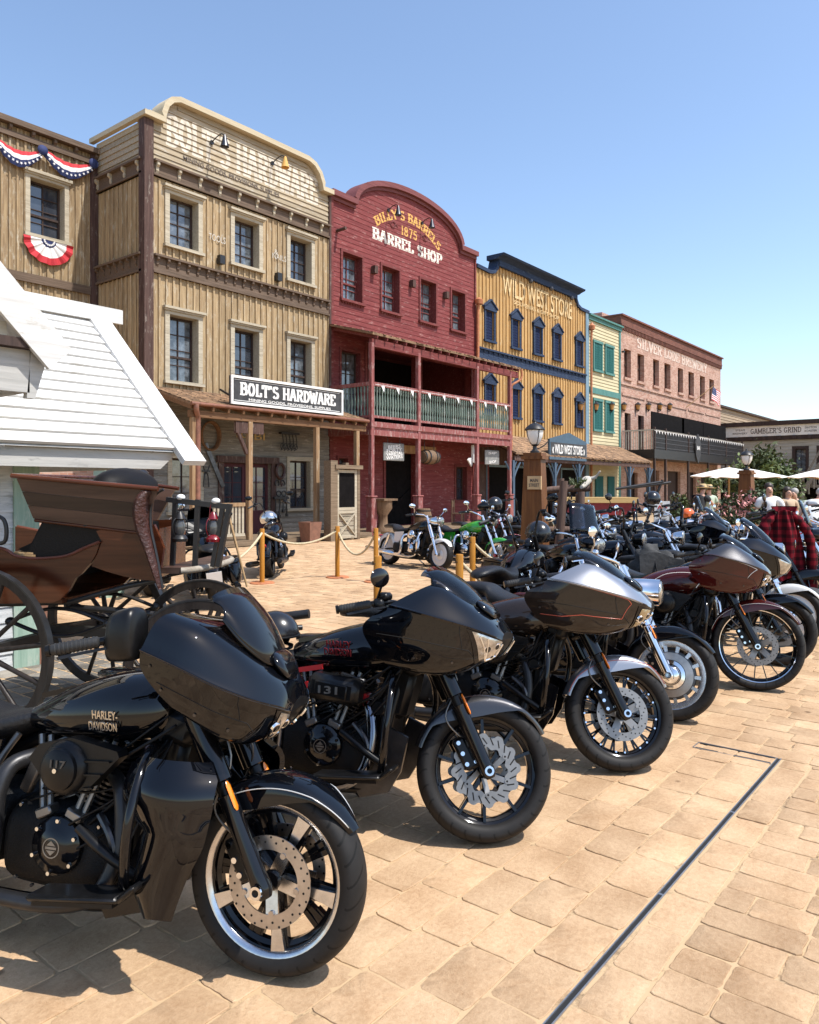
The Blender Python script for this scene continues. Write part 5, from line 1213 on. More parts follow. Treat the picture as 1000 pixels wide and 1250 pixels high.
def build_left():
    X0, Y0 = 3.0, 21.6; W = 9.06; rnd = random.Random(61)
    T = thing('faded_house', 'faded tan board house set back behind the white market hut', 'building', (X0, Y0, 0))
    a, b = pY(36,260,Y0)[0]-X0, pY(78,260,Y0)[0]-X0; zt, zb = pY(56,222,Y0)[2], pY(56,290,Y0)[2]
    z2 = pY(57,368,Y0)[2]
    wins = [(a,b,zb,zt),(a-3.2,b-3.2,zb,zt),(a,b,z2-1.75,z2-.15),(a-3.2,b-3.2,z2-1.75,z2-.15)]
    H = pY(116,182,Y0)[2]-.1
    mb = MB(); boards_v(mb, 0, W-.02, 3.3, H-.1, wins, .21, .06, .04, rnd); hole_reveals(mb, wins, 0, .3); mb.box(0,W,.32,8,0,H-.15,0,.7); part(mb, 'upper_wall', 'left_boards', T)
    mb = MB(); zc = pY(100,212,Y0)[2]; zb2 = pY(60,345,Y0)[2]
    mb.box(0,W,-.22,.4,H-.1,H+.05); mb.box(0,W,-.06,-.042,zc+.9,H-.101); mb.box(0,W,-.1,-.041,zc+.35,zc+.5); mb.box(0,W,-.09,-.041,zb2-.12,zb2+.12)
    x = .3
    while x < W: bracket(mb, x, H-.11, .35, .16, .08); x += .62
    part(mb, 'cornice', 'brown_trim', T)
    mb = MB(); mb.box(W-.24,W-.01,-.1,-.042,3.3,H-.1); part(mb, 'corner_board', 'umber_post', T)
    for w in wins: window(T, *w, 'tan_trim', cw=.13, depth=.3, head=.08, cols=2, rows=4)
    mb = MB(); flat_wall(mb, 0, W, 0, 3.3, []); part(mb, 'brick_base', 'brick', T)
    # patriotic bunting
    def swag(x0, x1, z, lb):
        mb = MB(); n = 22; rows = 7
        for r in range(rows):
            for k in range(n):
                def P(r_, t):
                    sag = .36*math.sin(PI*t); f = r_/rows; return (x0+(x1-x0)*t, -.16-.05*math.sin(f*PI)-.02*math.sin(t*40+f*3), z-.12-sag*.55 - f*(.2+.26*math.sin(PI*t)))
                mi = (0,0,1,1,2,2,2)[r]; mb.add([P(r,k/n),P(r,(k+1)/n),P(r+1,(k+1)/n),P(r+1,k/n)],[(0,3,2,1)],mi)
        for k in range(12):
            t = (k+.5)/12; f = .8; q = (x0+(x1-x0)*t,-.235,z-.12-.36*math.sin(PI*t)*.55-f*(.2+.26*math.sin(PI*t))); mb.add([(q[0]+.045*math.cos(i*PI/5+.3)*(1 if i%2 else .42),q[1],q[2]+.045*math.sin(i*PI/5+.3)*(1 if i%2 else .42)) for i in range(10)],[tuple(range(10))],1)
        mb.lathe([(0,-.05),(.13,-.04),(.15,.0),(.1,.02)],12,(x1,-.22,z-.12),'y',2)
        o = mb.build('bunting_swag', ['flag_red','flag_white','flag_blue'], None, 60, loc=(X0,Y0,0)); tag(o, lb, 'bunting', 'red white and blue swags under the cornice')
    q = lambda u, v: pY(u, v, Y0-.2)
    A, B, C_ = q(2,163), q(52,178), q(114,196)
    swag(B[0]-X0, C_[0]-X0, B[2]+.12, 'red white and blue swag of bunting nearest the tan corner board'); swag(2*B[0]-C_[0]-X0+.2, B[0]-X0, A[2]+.05, 'red white and blue swag of bunting under the cornice, left of the rosette')
    cxx, cz, R = (a+b)/2, zb-.1, .72; mb = MB(); n = 28
    for r0, r1, mi in ((0,.3,2),(.3,.72,1),(.72,1.0,0)):
        for k in range(n):
            def P(r, t): an = PI+PI*t; return (cxx+R*r*math.cos(an)*1.0, -.12-.035*r*math.sin(t*n*PI*.5*1.0+.4), cz+R*r*math.sin(an)*.95)
            mb.add([P(r0,k/n),P(r1,k/n),P(r1,(k+1)/n),P(r0,(k+1)/n)],[(0,1,2,3)],mi)
    for k in range(9):
        an = PI+PI*(k+.5)/9; q2 = (cxx+R*.2*math.cos(an),-.15,cz+R*.2*math.sin(an)*.95); mb.add([(q2[0]+.04*math.cos(i*PI/5)*(1 if i%2 else .42),q2[1],q2[2]+.04*math.sin(i*PI/5)*(1 if i%2 else .42)) for i in range(10)],[tuple(range(10))],1)
    o = mb.build('bunting_fan', ['flag_red','flag_white','flag_blue'], None, loc=(X0,Y0,0)); tag(o, 'half round pleated red white and blue fan under the upper window', 'bunting')

def build_hut():
    """white market hut in the left foreground"""
    rnd = random.Random(71)
    T = thing('market_hut', 'white boarded market hut with a steep plank roof beside the carriage', 'hut', (3.3, 7.15, 0))
    ox, oy = 3.3, 7.15
    xe = 4.62-ox; x0 = -6.0; yf, zf = 6.5-oy, 2.02; yr, zr = 8.24-oy, 3.63
    ny, nz = -(zr-zf), (yr-yf); l = math.hypot(ny, nz); ny, nz = ny/l, nz/l
    n = 15; mb = MB()
    for i in range(n):
        t0, t1 = i/n, (i+1)/n
        P = lambda t, u: (yf+(yr-yf)*t+ny*u, zf+(zr-zf)*t+nz*u)
        a, b = P(t0,.03), P(t1,.006); c = P(t0,.0); tn = rnd.uniform(.95,1.04)
        mb.add([(x0,a[0],a[1]),(xe,a[0],a[1]),(xe,b[0],b[1]),(x0,b[0],b[1]),(x0,c[0],c[1]),(xe,c[0],c[1])],[(0,1,2,3),(4,5,1,0)],0,tn)
    yb = 2*yr-yf
    mb.add([(x0,yf,zf-.02),(xe,yf,zf-.02),(xe,yr,zr-.02),(x0,yr,zr-.02),(x0,yb,zf-.02),(xe,yb,zf-.02)],[(3,2,1,0),(5,2,3,4),(2,5,4,3)])
    part(mb, 'roof', 'white_boards', T)
    mb = MB(); w = .26
    def strip(p, q, wd, up0, up1):
        # board lying on the roof slope between two x positions
        P = lambda t, u: (yf+(yr-yf)*t+ny*u, zf+(zr-zf)*t+nz*u)
        a0, a1, b0, b1 = P(-.09,up0), P(-.09,up1), P(1.0,up0), P(1.0,up1)
        mb.add([(p,)+a0,(q,)+a0,(q,)+a1,(p,)+a1,(p,)+b0,(q,)+b0,(q,)+b1,(p,)+b1],[(0,1,2,3),(7,6,5,4),(0,4,5,1),(1,5,6,2),(2,6,7,3),(3,7,4,0)])
    strip(xe-.19, xe+.06, .2, -.01, .05)
    mb.box(x0, xe+.22, yr-.13, yr+.02, zr-.02, zr+.075); mb.box(x0, xe+.2, yr-.18, yr-.131, zr-.1, zr+.06)
    part(mb, 'barge_board', 'white_boards', T)
    mb = MB(); mb.prism([(x0,zf-.03),(xe-.12,zf-.03),(xe-.3,zf-.19),(x0,zf-.19)], yf+.05, yf+.09); mb.prism([(yf+.095,zf-.03),(yf+.095,zf-.19),(yb-.1,zf-.19),(yb-.1,zf-.03)], xe-.33, xe-.29, plane='yz')
    mb.prism([(yf+.1,zf-.025),(yb-.1,zf-.025),(yr,zr-.12)], xe-.40, xe-.36, plane='yz'); part(mb, 'fascia', 'grey_fascia', T)
    mb = MB(); siding(mb, -5.5, -.12, .0, 1.85, [], .138, None, .015, rnd, tv=.05); mb.box(-5.5,-.12,.001,.05,0,1.85)
    part(mb, 'wall', 'white_wall', T)
    mb = MB(); mb.box(-.12,.11,-.03,.12,0,1.98); part(mb, 'corner_post', 'green_post', T); mb = MB(); mb.box(-.12,.10,yb-oy*0-.75,yb-.6,0,1.98); part(mb, 'corner_post', 'green_post', T)
    mb = MB(); mb.box(.112,.23,-.025,.1,0,1.0); part(mb, 'brown_board', 'terracotta', T)
    # front gable of the hut, only its right eave is in view
    yg = 5.62-oy; tip = (2.86-ox, 2.70); pk = (1.25-ox, 4.40); dx = pk[0]*2-tip[0]
    mb = MB(); d = Vector((pk[0]-tip[0],0,pk[1]-tip[1])).normalized(); up = Vector((d.z,0,-d.x))
    def rake(y0,y1,wd,tip,pk,sx=1):
        a = Vector((tip[0],0,tip[1])); b = Vector((pk[0],0,pk[1])); dd = (b-a).normalized(); nn = Vector((-dd.z,0,dd.x))*-1
        if nn.z < 0: nn = -nn
        a2, b2 = a-nn*wd, b-nn*wd
        vs = [(p.x,y,p.z) for y in (y0,y1) for p in (a,b,b2,a2)]; mb.add(vs,[(0,1,2,3),(7,6,5,4),(0,4,5,1),(1,5,6,2),(2,6,7,3),(3,7,4,0)])
    rake(yg-.06, yg+1.6, .06, tip, pk); rake(yg-.06, yg+1.6, .06, (dx,tip[1]), pk)
    rake(yg-.10, yg-.061, .24, (tip[0]+.03,tip[1]-.02), pk); rake(yg-.10, yg-.061, .24, (dx-.03,tip[1]-.02), pk)
    part(mb, 'gable_roof', 'white_boards', T)
    mb = MB(); pf = lambda x: pk[1]-.3-abs(x-pk[0])*(pk[1]-tip[1])/(tip[0]-pk[0])
    siding(mb, dx+.1, tip[0]-.1, tip[1]+.02, pk[1]-.35, [], .11, pf, .018, rnd, tv=.05)
    mb.xf(Matrix.Translation((0,yg,0))); part(mb, 'gable_boards', 'cream_boards', T)
    mb = MB(); mb.box(dx+.02,tip[0]+.01,yg-.08,yg+.02,tip[1]-.05,tip[1]+.018); part(mb, 'gable_trim', 'sash_dark', T)
    mb = MB(); mb.box(dx+.2,tip[0]-.24,yg,yg+.06,tip[1]-.36,tip[1]-.055); mb.prism([(tip[0]-.23,tip[1]-.055),(tip[0]-.10,tip[1]-.055),(tip[0]-.2,tip[1]-.4),(tip[0]-.26,tip[1]-.4)],yg+.0,yg+.06)
    mb.box(tip[0]-.30,tip[0]-.245,yg+.06,yf+.0,tip[1]-.36,tip[1]-.06); part(mb, 'gable_fascia', 'grey_fascia', T)
    mb = MB(); mb.box(dx+.2,dx+.34,yg,yg+.14,0,tip[1]-.37); mb.box(tip[0]-1.75,tip[0]-1.62,yg+.06,yg+.2,0,tip[1]-.06); part(mb, 'gable_post', 'green_post', T)

def build_signs():
    # hardware sign board standing on the porch roof
    y = 16.93; a, b = pY(281,459,y), pY(417,492,y); w = b[0]-a[0]; cz = (pY(281,459,y)[2]+pY(281,491,y)[2])/2; h = .78
    t = thing('hardware_sign', 'long black sign with white slab lettering standing on the shingled porch roof', 'sign', ((a[0]+b[0])/2, y, cz))
    mb = MB(); mb.box(-w/2,w/2,-.03,.05,-h/2,h/2); part(mb, 'board', 'sign_black', t)
    mb = MB(); f = .06
    for p in ((-w/2-.01,w/2+.01,h/2-f,h/2+.01),(-w/2-.01,w/2+.01,-h/2-.01,-h/2+f),(-w/2-.01,-w/2+f,-h/2+f,h/2-f),(w/2-f,w/2+.01,-h/2+f,h/2-f)): mb.box(p[0],p[1],-.07,-.031,p[2],p[3])
    part(mb, 'frame', 'sign_white', t)
    mb = MB(); put_slab(mb, "BOLT'S HARDWARE", (0,-.034,.05), w*.86, .36, sw=.32); put_text(mb, 'MINING GOODS, PROVISIONS, SUPPLIES', (.05,-.033,-.24), w*.74, .085, .002, 0, .015)
    for zz in (h/2-.10,-h/2+.105): mb.box(-w/2+.12,w/2-.12,-.0345,-.031,zz-.008,zz+.008)
    part(mb, 'lettering', 'sign_white', t)
    mb = MB(); 
    for x in (-w*.42,w*.42): mb.beam((x,.05,-h/2+.1),(x,.9,.1),.05,.05)
    part(mb, 'brace', 'iron_black', t)
    # wild west sign
    y = 16.95; a, b = pY(671,541,y), pY(716,558,y); w = b[0]-a[0]; c = pY(693.5,550,y)
    t = thing('store_sign', 'slate blue sign with a low pointed top on the ochre store porch', 'sign', c); h = .95
    mb = MB(); mb.prism([(-w/2,-h/2),(w/2,-h/2),(w/2,h/2),(.05,h/2+.38),(-w/2,h/2)],-.05,.05); part(mb, 'board', 'navy_sign', t)
    mb = MB(); mb.box(-w/2+.1,w/2-.1,-.058,-.052,-h/2+.2,h/2-.14); part(mb, 'name_panel', 'sign_black', t)
    mb = MB(); put_text(mb, '« WILD WEST STORE »', (0,-.062,.03), w*.88, .44, .003, 0, .02); part(mb, 'lettering', 'sign_white', t)
    mb = MB(); mb.tube(curve([(-w/2,0,h/2-.1),(-w/2-.6,.2,0),(-w/2-1.0,1.2,-.1)],4),.03,5); mb.beam((w*.3,.05,0),(w*.3,1.2,.1),.05,.05); part(mb, 'brace', 'iron_black', t)
    # boards hanging under the red balcony
    def hang(u0,v0,u1,v1,lb,lines,curved=True):
        y = 17.3; p = pY(u0,v0,y); q = pY(u1,v1,y); w, h = q[0]-p[0], p[2]-pY(u0,v1-2,y)[2]; t = thing('hanging_board', lb, 'sign', ((p[0]+q[0])/2, y, p[2]-h/2), group='boards hanging under the red balcony')
        mb = MB(); mb.obox((0,0,0), w, .06, h, bev=.02); part(mb, 'board', 'sign_grey', t)
        mb = MB()
        for k, (tx, ww) in enumerate(lines): put_text(mb, tx, (0,-.034,h*.30-k*h*.6/max(1,len(lines)-1) if len(lines) > 1 else 0), w*ww, h*.19, .003, 0, .015, rot=(PI/2,-.1,0))
        part(mb, 'lettering', 'sign_white', t)
        mb = MB(); mb.cyl((-w*.3,0,h/2),(-w*.3,0,3.45-(p[2]-h/2)),.012,n=5); mb.cyl((w*.3,0,h/2),(w*.3,0,3.45-(p[2]-h/2)),.012,n=5); part(mb, 'chain', 'iron_black', t)
    hang(468,540,493,564,'grey board with curved white words hanging left of the little barrel',[('BEERS',.6),('FORTY',.75),('VARIETAL',.8),('WATERS',.8)])
    hang(592,549,609,569,'grey board with a white emblem hanging at the right end of the balcony',[('Sip',.6),('SHOP',.5)])
    p = pY(524,558,17.3); t = thing('hanging_barrel', 'small wooden barrel hanging on its side under the red balcony', 'barrel', p)
    mb = MB(); mb.lathe([(0,-.45),(.2,-.45),(.26,-.2),(.28,0),(.26,.2),(.2,.45),(.18,.43),(0,.42)],16,axis='x'); part(mb, 'staves', 'barrel_wood', t, 40)
    mb = MB(); 
    for x, r in ((-.4,.225),(-.2,.27),(.2,.27),(.4,.225)): mb.lathe([(r,-.03),(r+.008,-.03),(r+.008,.03),(r,.03)],16,(x,0,0),'x')
    part(mb, 'hoop', 'iron_black', t, 40); mb = MB(); mb.cyl((-.3,0,.2),(-.3,0,3.5-p[2]),.012,n=5); mb.cyl((.3,0,.2),(.3,0,3.5-p[2]),.012,n=5); part(mb, 'chain', 'iron_black', t)
    p = pY(577,557,17.25); t = thing('arrow_sign', 'white boot shaped arrow sign hanging by the right porch post', 'sign', p)
    mb = MB(); mb.prism([(-.05,.45),(.22,.5),(.16,-.1),(.2,-.3),(-.02,-.22),(-.1,-.42),(-.36,-.16),(-.26,-.08),(-.05,-.06)],-.03,.03); part(mb, 'board', 'sign_white', t); mb = MB(); mb.cyl((.08,0,.45),(.08,0,3.45-p[2]),.012,n=5); part(mb, 'chain', 'iron_black', t)

def build_all_buildings():
    M['green_old'] = wood('old green white balusters', (0.10,0.16,0.13), (0.26,0.33,0.28), 'z', peel=(.5,.52,.47), amt=.4)
    M['maroon_door'] = wood('dark maroon door', (.07,.022,.028), (.12,.04,.045), 'z')
    M['grey_fascia'] = wood('grey white fascia', (.46,.45,.42), (.58,.565,.53), 'x', peel=(.36,.35,.33), amt=.2)
    M['brick_shadow'] = brick_mat('brick darkened for recess shade', ((.17,.075,.055),(.22,.10,.075)), (.15,.1,.08))  # darker copy of the wall brick, recess shade put into its colour
    M['amber_glass'] = plain('amber lantern glass', (.45,.22,.06), rough=.15, coat=.5)
    for f in (build_tan, build_red, build_yellow, build_green, build_brewery, build_saloon, build_left, build_hut, build_signs): f()
# ------------------------------------------------------------------ motorcycles
# bike frame: x forward, y left, z up, origin on the ground under the front axle
RAKE = R_(28)
FDIR = Vector((-math.sin(RAKE), 0, math.cos(RAKE)))
def steer_mat(deg, R):
    p = Vector((-.055, 0, R-.02)); return Matrix.Translation(p) @ Matrix.Rotation(R_(deg), 4, FDIR) @ Matrix.Translation(-p)
def ring_pts(r, n, y=0, a0=0): return [(r*math.cos(a0+2*PI*k/n), y, r*math.sin(a0+2*PI*k/n)) for k in range(n)]

def tyre_mesh(R, w, rr, n):
    mb = MB(); h = R-rr; pr = []
    for s in np.linspace(-1, 1, 15):
        a = s*R_(118); y = math.sin(a)*w/2 if abs(s) < .77 else math.copysign(w*.5*(1-.9*(abs(s)-.77)), s)
        r = R-h*.52*(1-math.cos(a))**.95 if abs(s) < .77 else rr + (abs(1-abs(s))/.23)*(h*.36)
        pr.append((r, y))
    pr = [(rr-.004, -w*.36)] + pr[1:-1] + [(rr-.004, w*.36)]
    mb.lathe(pr, n, axis='y', closed=True); return mb

def wheel(par, name, x, R, w, rr, style, hero, mats, discs=2, rotor='ring', tyre_mat='tyre', T=None, arm=None):
    n = 56 if hero else 24
    rimm, spm, hubm, rotm = mats[:4]
    mb = MB(); b = w*.40
    mb.lathe([(rr+.006,-b),(rr+.010,-b+.004),(rr+.002,-b+.012),(rr-.016,-b+.020),(rr-.020,-.02),(rr-.020,.02),(rr-.016,b-.020),(rr+.002,b-.012),(rr+.010,b-.004),(rr+.006,b)], n, axis='y', mi=0)
    mb.lathe([(rr-.020,.02),(rr-.020,-.02),(rr-.034,-.012),(rr-.034,.012)], n, axis='y', mi=1, closed=True)
    mb.lathe([(0,-.062),(.030,-.062),(.036,-.05),(.03,-.03),(.028,.0),(.03,.03),(.036,.05),(.030,.062),(0,.062)], 16, axis='y', mi=2)
    ri = rr-.026
    def spoke(a, r0, r1, w0, w1, y0, y1, th, mi, da=0.0):
        ca, sa = math.cos(a), math.sin(a); ce, se = math.cos(a+da), math.sin(a+da)
        p0 = Vector((r0*ca, y0, r0*sa)); p1 = Vector((r1*ce, y1, r1*se)); mb.beam(p0, p1, th, w0, mi, up=(-sa, 0, ca)) if abs(w0-w1) < 1e-6 else taper(p0, p1, Vector((-sa,0,ca)), Vector((-se,0,ce)), w0, w1, th, mi)
    def taper(p0, p1, u0, u1, w0, w1, th, mi):
        t = Vector((0,th/2,0)); vs = [p0-u0*w0/2-t, p0+u0*w0/2-t, p1+u1*w1/2-t, p1-u1*w1/2-t, p0-u0*w0/2+t, p0+u0*w0/2+t, p1+u1*w1/2+t, p1-u1*w1/2+t]
        mb.add(vs, [(0,1,2,3),(7,6,5,4),(0,4,5,1),(1,5,6,2),(2,6,7,3),(3,7,4,0)], mi)
    if style == 'five':
        for k in range(5):
            a = R_(62)+2*PI*k/5
            spoke(a, .03, ri*.62, .036, .026, -.030, -.030, .020, 3); spoke(a, ri*.6, ri+.012, .026, .050, -.0305, -.034, .018, 3)
            spoke(a, .03, ri+.008, .050, .062, -.008, -.010, .024, 1)
            for da in (R_(24), R_(32)): spoke(a-da, .03, ri+.01, .014, .017, .012, .004, .030, 1, R_(-1))
            spoke(a-R_(28), ri*.8, ri+.01, .05, .06, .010, .003, .026, 1)
        mb.lathe([(rr+.0075,-b-.001),(rr-.004,-b+.001),(rr-.012,-b+.012)], n, axis='y', mi=3)
    elif style == 'ten':
        for k in range(5):
            a = R_(40)+2*PI*k/5
            for s in (-1, 1): spoke(a+s*R_(7), .03, ri+.012, .020, .013, -.02, -.026, .022, 1, s*R_(9)); spoke(a+s*R_(7), .03, ri+.012, .016, .011, .02, .02, .016, 1, s*R_(9))
        mb.lathe([(rr-.018,-b+.024),(rr-.030,-b+.034)], n, axis='y', mi=3)
    elif style == 'laced':
        for k in range(9):
            a = R_(10)+2*PI*k/9
            for s in (-1, 1): spoke(a, .06, ri+.01, .010, .010, s*.022, s*.012, .010, 1, s*R_(13)); spoke(a+R_(20), .06, ri+.01, .010, .010, -s*.022, -s*.012, .010, 1, s*R_(13))
            for s in (-1, 1): c = a+s*R_(13); mb.cyl(((ri-.004)*math.cos(c), -.03, (ri-.004)*math.sin(c)), ((ri-.004)*math.cos(c), -.024, (ri-.004)*math.sin(c)), .006, n=6, mi=3)
    elif style == 'many':
        for k in range(18):
            a = 2*PI*k/18; spoke(a, .04, ri+.012, .0095, .008, -.024, -.028, .010, 1, R_(5))
        mb.lathe([(rr+.0075,-b-.001),(rr-.010,-b+.008)], n, axis='y', mi=3)
    elif style == 'turbine':
        mb.lathe([(.03,-.05),(rr*.70,-.036),(rr*.72,-.028),(rr*.68,-.02)], n, axis='y', mi=1); mb.lathe([(rr*.60,.03),(.03,.05)], n, axis='y', mi=1)
        mb.lathe([(rr*.80,-.036),(rr*.86,-.040),(rr*.97,-.040),(rr*.99,-.030)], n, axis='y', mi=3)
        for k in range(14): spoke(2*PI*k/14, rr*.66, rr*.84, .022, .026, -.034, -.034, .014, 3)
        mb.lathe([(0,-.085),(.05,-.085),(.062,-.075),(.075,-.05),(.10,-.045)], 24, axis='y', mi=2)
        mb.lathe([(.105,-.0485),(.155,-.0455),(.155,-.044)], n, axis='y', mi=4)
    elif style == 'disc':
        for s in (-1, 1): mb.lathe([(.03,s*.055),(.06,s*.05),(rr*.45,s*.036),(rr*.5,s*.042),(rr*.9,s*.046),(rr*.96,s*.040)] if s < 0 else [(rr*.96,.04),(rr*.9,.046),(rr*.5,.042),(rr*.45,.036),(.06,.05),(.03,.055)], n, axis='y', mi=3)
    elif style == 'wire':
        m_ = 40 if hero else 22
        for k in range(m_):
            s = 1 if k % 2 else -1; d = R_(22)*(1 if (k//2) % 2 else -1); a = 2*PI*k/m_
            mb.cyl((.035*math.cos(a-d), s*.045, .035*math.sin(a-d)), (ri*math.cos(a), s*.006, ri*math.sin(a)), .0034 if hero else .0045, n=3, mi=3, cap=False)
    wh = part(mb, name, [rimm, spm, hubm, mats[4] if len(mats) > 4 else rimm, 'disc_steel'], par, 45)
    wh.matrix_local = (T or Matrix.Identity(4)) @ Matrix.Translation((x, 0, R))
    part(tyre_mesh(R, w, rr, 72 if hero else 24), 'tyre', tyre_mat, wh, 60)
    for s in ((-1, 1) if discs == 2 else (-1,) if discs == 1 else ()):
        d = MB(); y = s*.066; ro, r_i = (.150, .104) if R < .34 else (.155, .11)
        if rotor in ('ring', 'bright'):
            d.lathe([(ro,y-.0025),(ro,y+.0025),(r_i,y+.0025),(r_i,y-.0025)], 48 if hero else 20, axis='y', closed=True)
            for k in range(5): a = R_(62 if arm else 30)+2*PI*k/5; c, q = math.cos(a), math.sin(a); d.beam((.03*c,y*.75,.03*q),((r_i+.012)*c,y*.97,(r_i+.012)*q),.006,.044,2,up=(-q,0,c)); d.cyl(((r_i-.004)*c,y-.006,(r_i-.004)*q),((r_i-.004)*c,y+.006,(r_i-.004)*q),.010,n=10,mi=0)
            if hero:
                for k in range(40):
                    a = 2*PI*k/40; r = r_i+.012+(.012 if k % 2 else .028)
                    if rotor == 'bright': r = r_i+.010+.026*(k % 3)/2
                    d.cyl((r*math.cos(a),y-.0031,r*math.sin(a)),(r*math.cos(a),y+.0031,r*math.sin(a)),.0042,n=8,mi=1)
        else:
            # petal rotor: scalloped rim, cut-outs, spider arms
            N = 180; o_, i_ = [], []
            for k in range(N):
                a = 2*PI*k/N; w_ = math.sin(a*12); o_.append((ro+.004+.010*math.copysign(abs(w_)**.6, w_), a)); i_.append((r_i-.006+.006*math.sin(a*12+1.2), a))
            vs = []
            for yy in (y-.0025, y+.0025):
                for L_ in (o_, i_): vs += [(r*math.cos(a), yy, r*math.sin(a)) for r, a in L_]
            fs = []
            for k in range(N):
                q = (k+1) % N; fs += [(k,q,N+q,N+k),(2*N+k,3*N+k,3*N+q,2*N+q),(k,2*N+k,2*N+q,q),(N+k,N+q,3*N+q,3*N+k)]
            d.add(vs, fs, 0)
            for k in range(6):
                a = 2*PI*k/6+.3; c, q = math.cos(a), math.sin(a); e, g = math.cos(a+.35), math.sin(a+.35)
                d.beam((.035*c,y*.8,.035*q),((r_i+.002)*e,y,(r_i+.002)*g),.005,.024,0,up=(-q,0,c)); d.cyl(((r_i+.004)*e,y-.007,(r_i+.004)*g),((r_i+.004)*e,y+.007,(r_i+.004)*g),.011,n=12,mi=0); d.cyl(((r_i+.004)*e,y-.0075,(r_i+.004)*g),((r_i+.004)*e,y+.0075,(r_i+.004)*g),.005,n=8,mi=1)
            for k in range(24):
                a = 2*PI*k/24; p = Vector(((r_i+.012)*math.cos(a),0,(r_i+.012)*math.sin(a))); p2 = Vector(((ro-.006)*math.cos(a+.16),0,(ro-.006)*math.sin(a+.16)))
                d.beam((p.x,y,p.z),(p2.x,y,p2.z),.0058,.006,1,up=(0,1,0))
        part(d, 'brake_disc', [rotm, 'rotor_hole', arm or ('satin_black' if rotor != 'bright' else rotm)], wh, 40)
    return wh

def fender_grid(R, hw, a0, a1, n, side, m=11, taper=(1, 1), lip=0.0):
    """open mudguard: an arc over the wheel with rounded shoulders and deep skirts"""
    G = []
    for i in range(n+1):
        t = i/n; a = a0+(a1-a0)*t; sd = side(t); row = []
        tw = min(1.0, taper[0]+(1-taper[0])*min(1, t*5), taper[1]+(1-taper[1])*min(1, (1-t)*5))
        for j in range(m):
            s = -1+2*j/(m-1); q = abs(s)
            if q < .55: y, r = s/.55*hw*.86, R+.0-.010*(s/.55)**2
            else: f = (q-.55)/.45; y, r = math.copysign(hw*(.86+.14*math.sin(min(1,f*1.8)*PI/2)), s), R-.010-sd*f**1.1
            row.append((r*math.cos(a), y*tw, r*math.sin(a)))
        G.append(row)
    return np.array(G)

FAIR = [
 [(-.205,0,1.172),(-.225,.205,1.178),(-.375,.345,1.082),(-.383,.350,1.072),(-.495,.362,.985),(-.465,.345,.890),(-.385,.310,.805),(-.35,.20,.790)],
 [(-.165,0,1.165),(-.165,.212,1.158),(-.265,.358,1.066),(-.270,.362,1.056),(-.300,.356,.975),(-.292,.337,.872),(-.265,.290,.784),(-.24,.18,.775)],
 [(-.105,0,1.135),(-.095,.205,1.115),(-.130,.330,1.034),(-.133,.333,1.024),(-.140,.324,.955),(-.140,.305,.856),(-.140,.255,.780),(-.14,.16,.770)],
 [(-.035,0,1.090),(-.020,.178,1.066),(-.010,.270,.998),(-.011,.272,.988),(-.018,.262,.934),(-.030,.240,.850),(-.05,.195,.796),(-.06,.12,.785)],
 [(.045,0,1.028),(.055,.122,1.008),(.070,.186,.962),(.070,.188,.953),(.056,.180,.912),(.028,.160,.850),(.0,.130,.818),(-.02,.08,.81)],
 [(.092,0,.972),(.098,.078,.962),(.100,.116,.942),(.099,.118,.934),(.080,.114,.898),(.050,.104,.856),(.020,.086,.834),(.0,.055,.828)],
]
FAIR_B = [
 [(-.31,0,1.185),(-.41,.305,1.190),(-.442,.372,1.078),(-.444,.372,1.065),(-.435,.355,1.010),(-.370,.335,.950),(-.270,.300,.890),(-.24,.18,.875)],
 [(-.25,0,1.180),(-.27,.295,1.168),(-.285,.372,1.052),(-.286,.370,1.040),(-.275,.350,.980),(-.240,.322,.918),(-.185,.280,.858),(-.17,.17,.845)],
 [(-.16,0,1.145),(-.15,.250,1.120),(-.143,.336,1.015),(-.144,.334,1.004),(-.14,.314,.948),(-.13,.288,.886),(-.110,.245,.828),(-.10,.15,.818)],
 [(-.06,0,1.092),(-.04,.196,1.064),(-.014,.272,.984),(-.015,.270,.974),(-.02,.252,.924),(-.032,.228,.865),(-.045,.190,.812),(-.055,.12,.802)],
]+FAIR[4:]
FN = 12
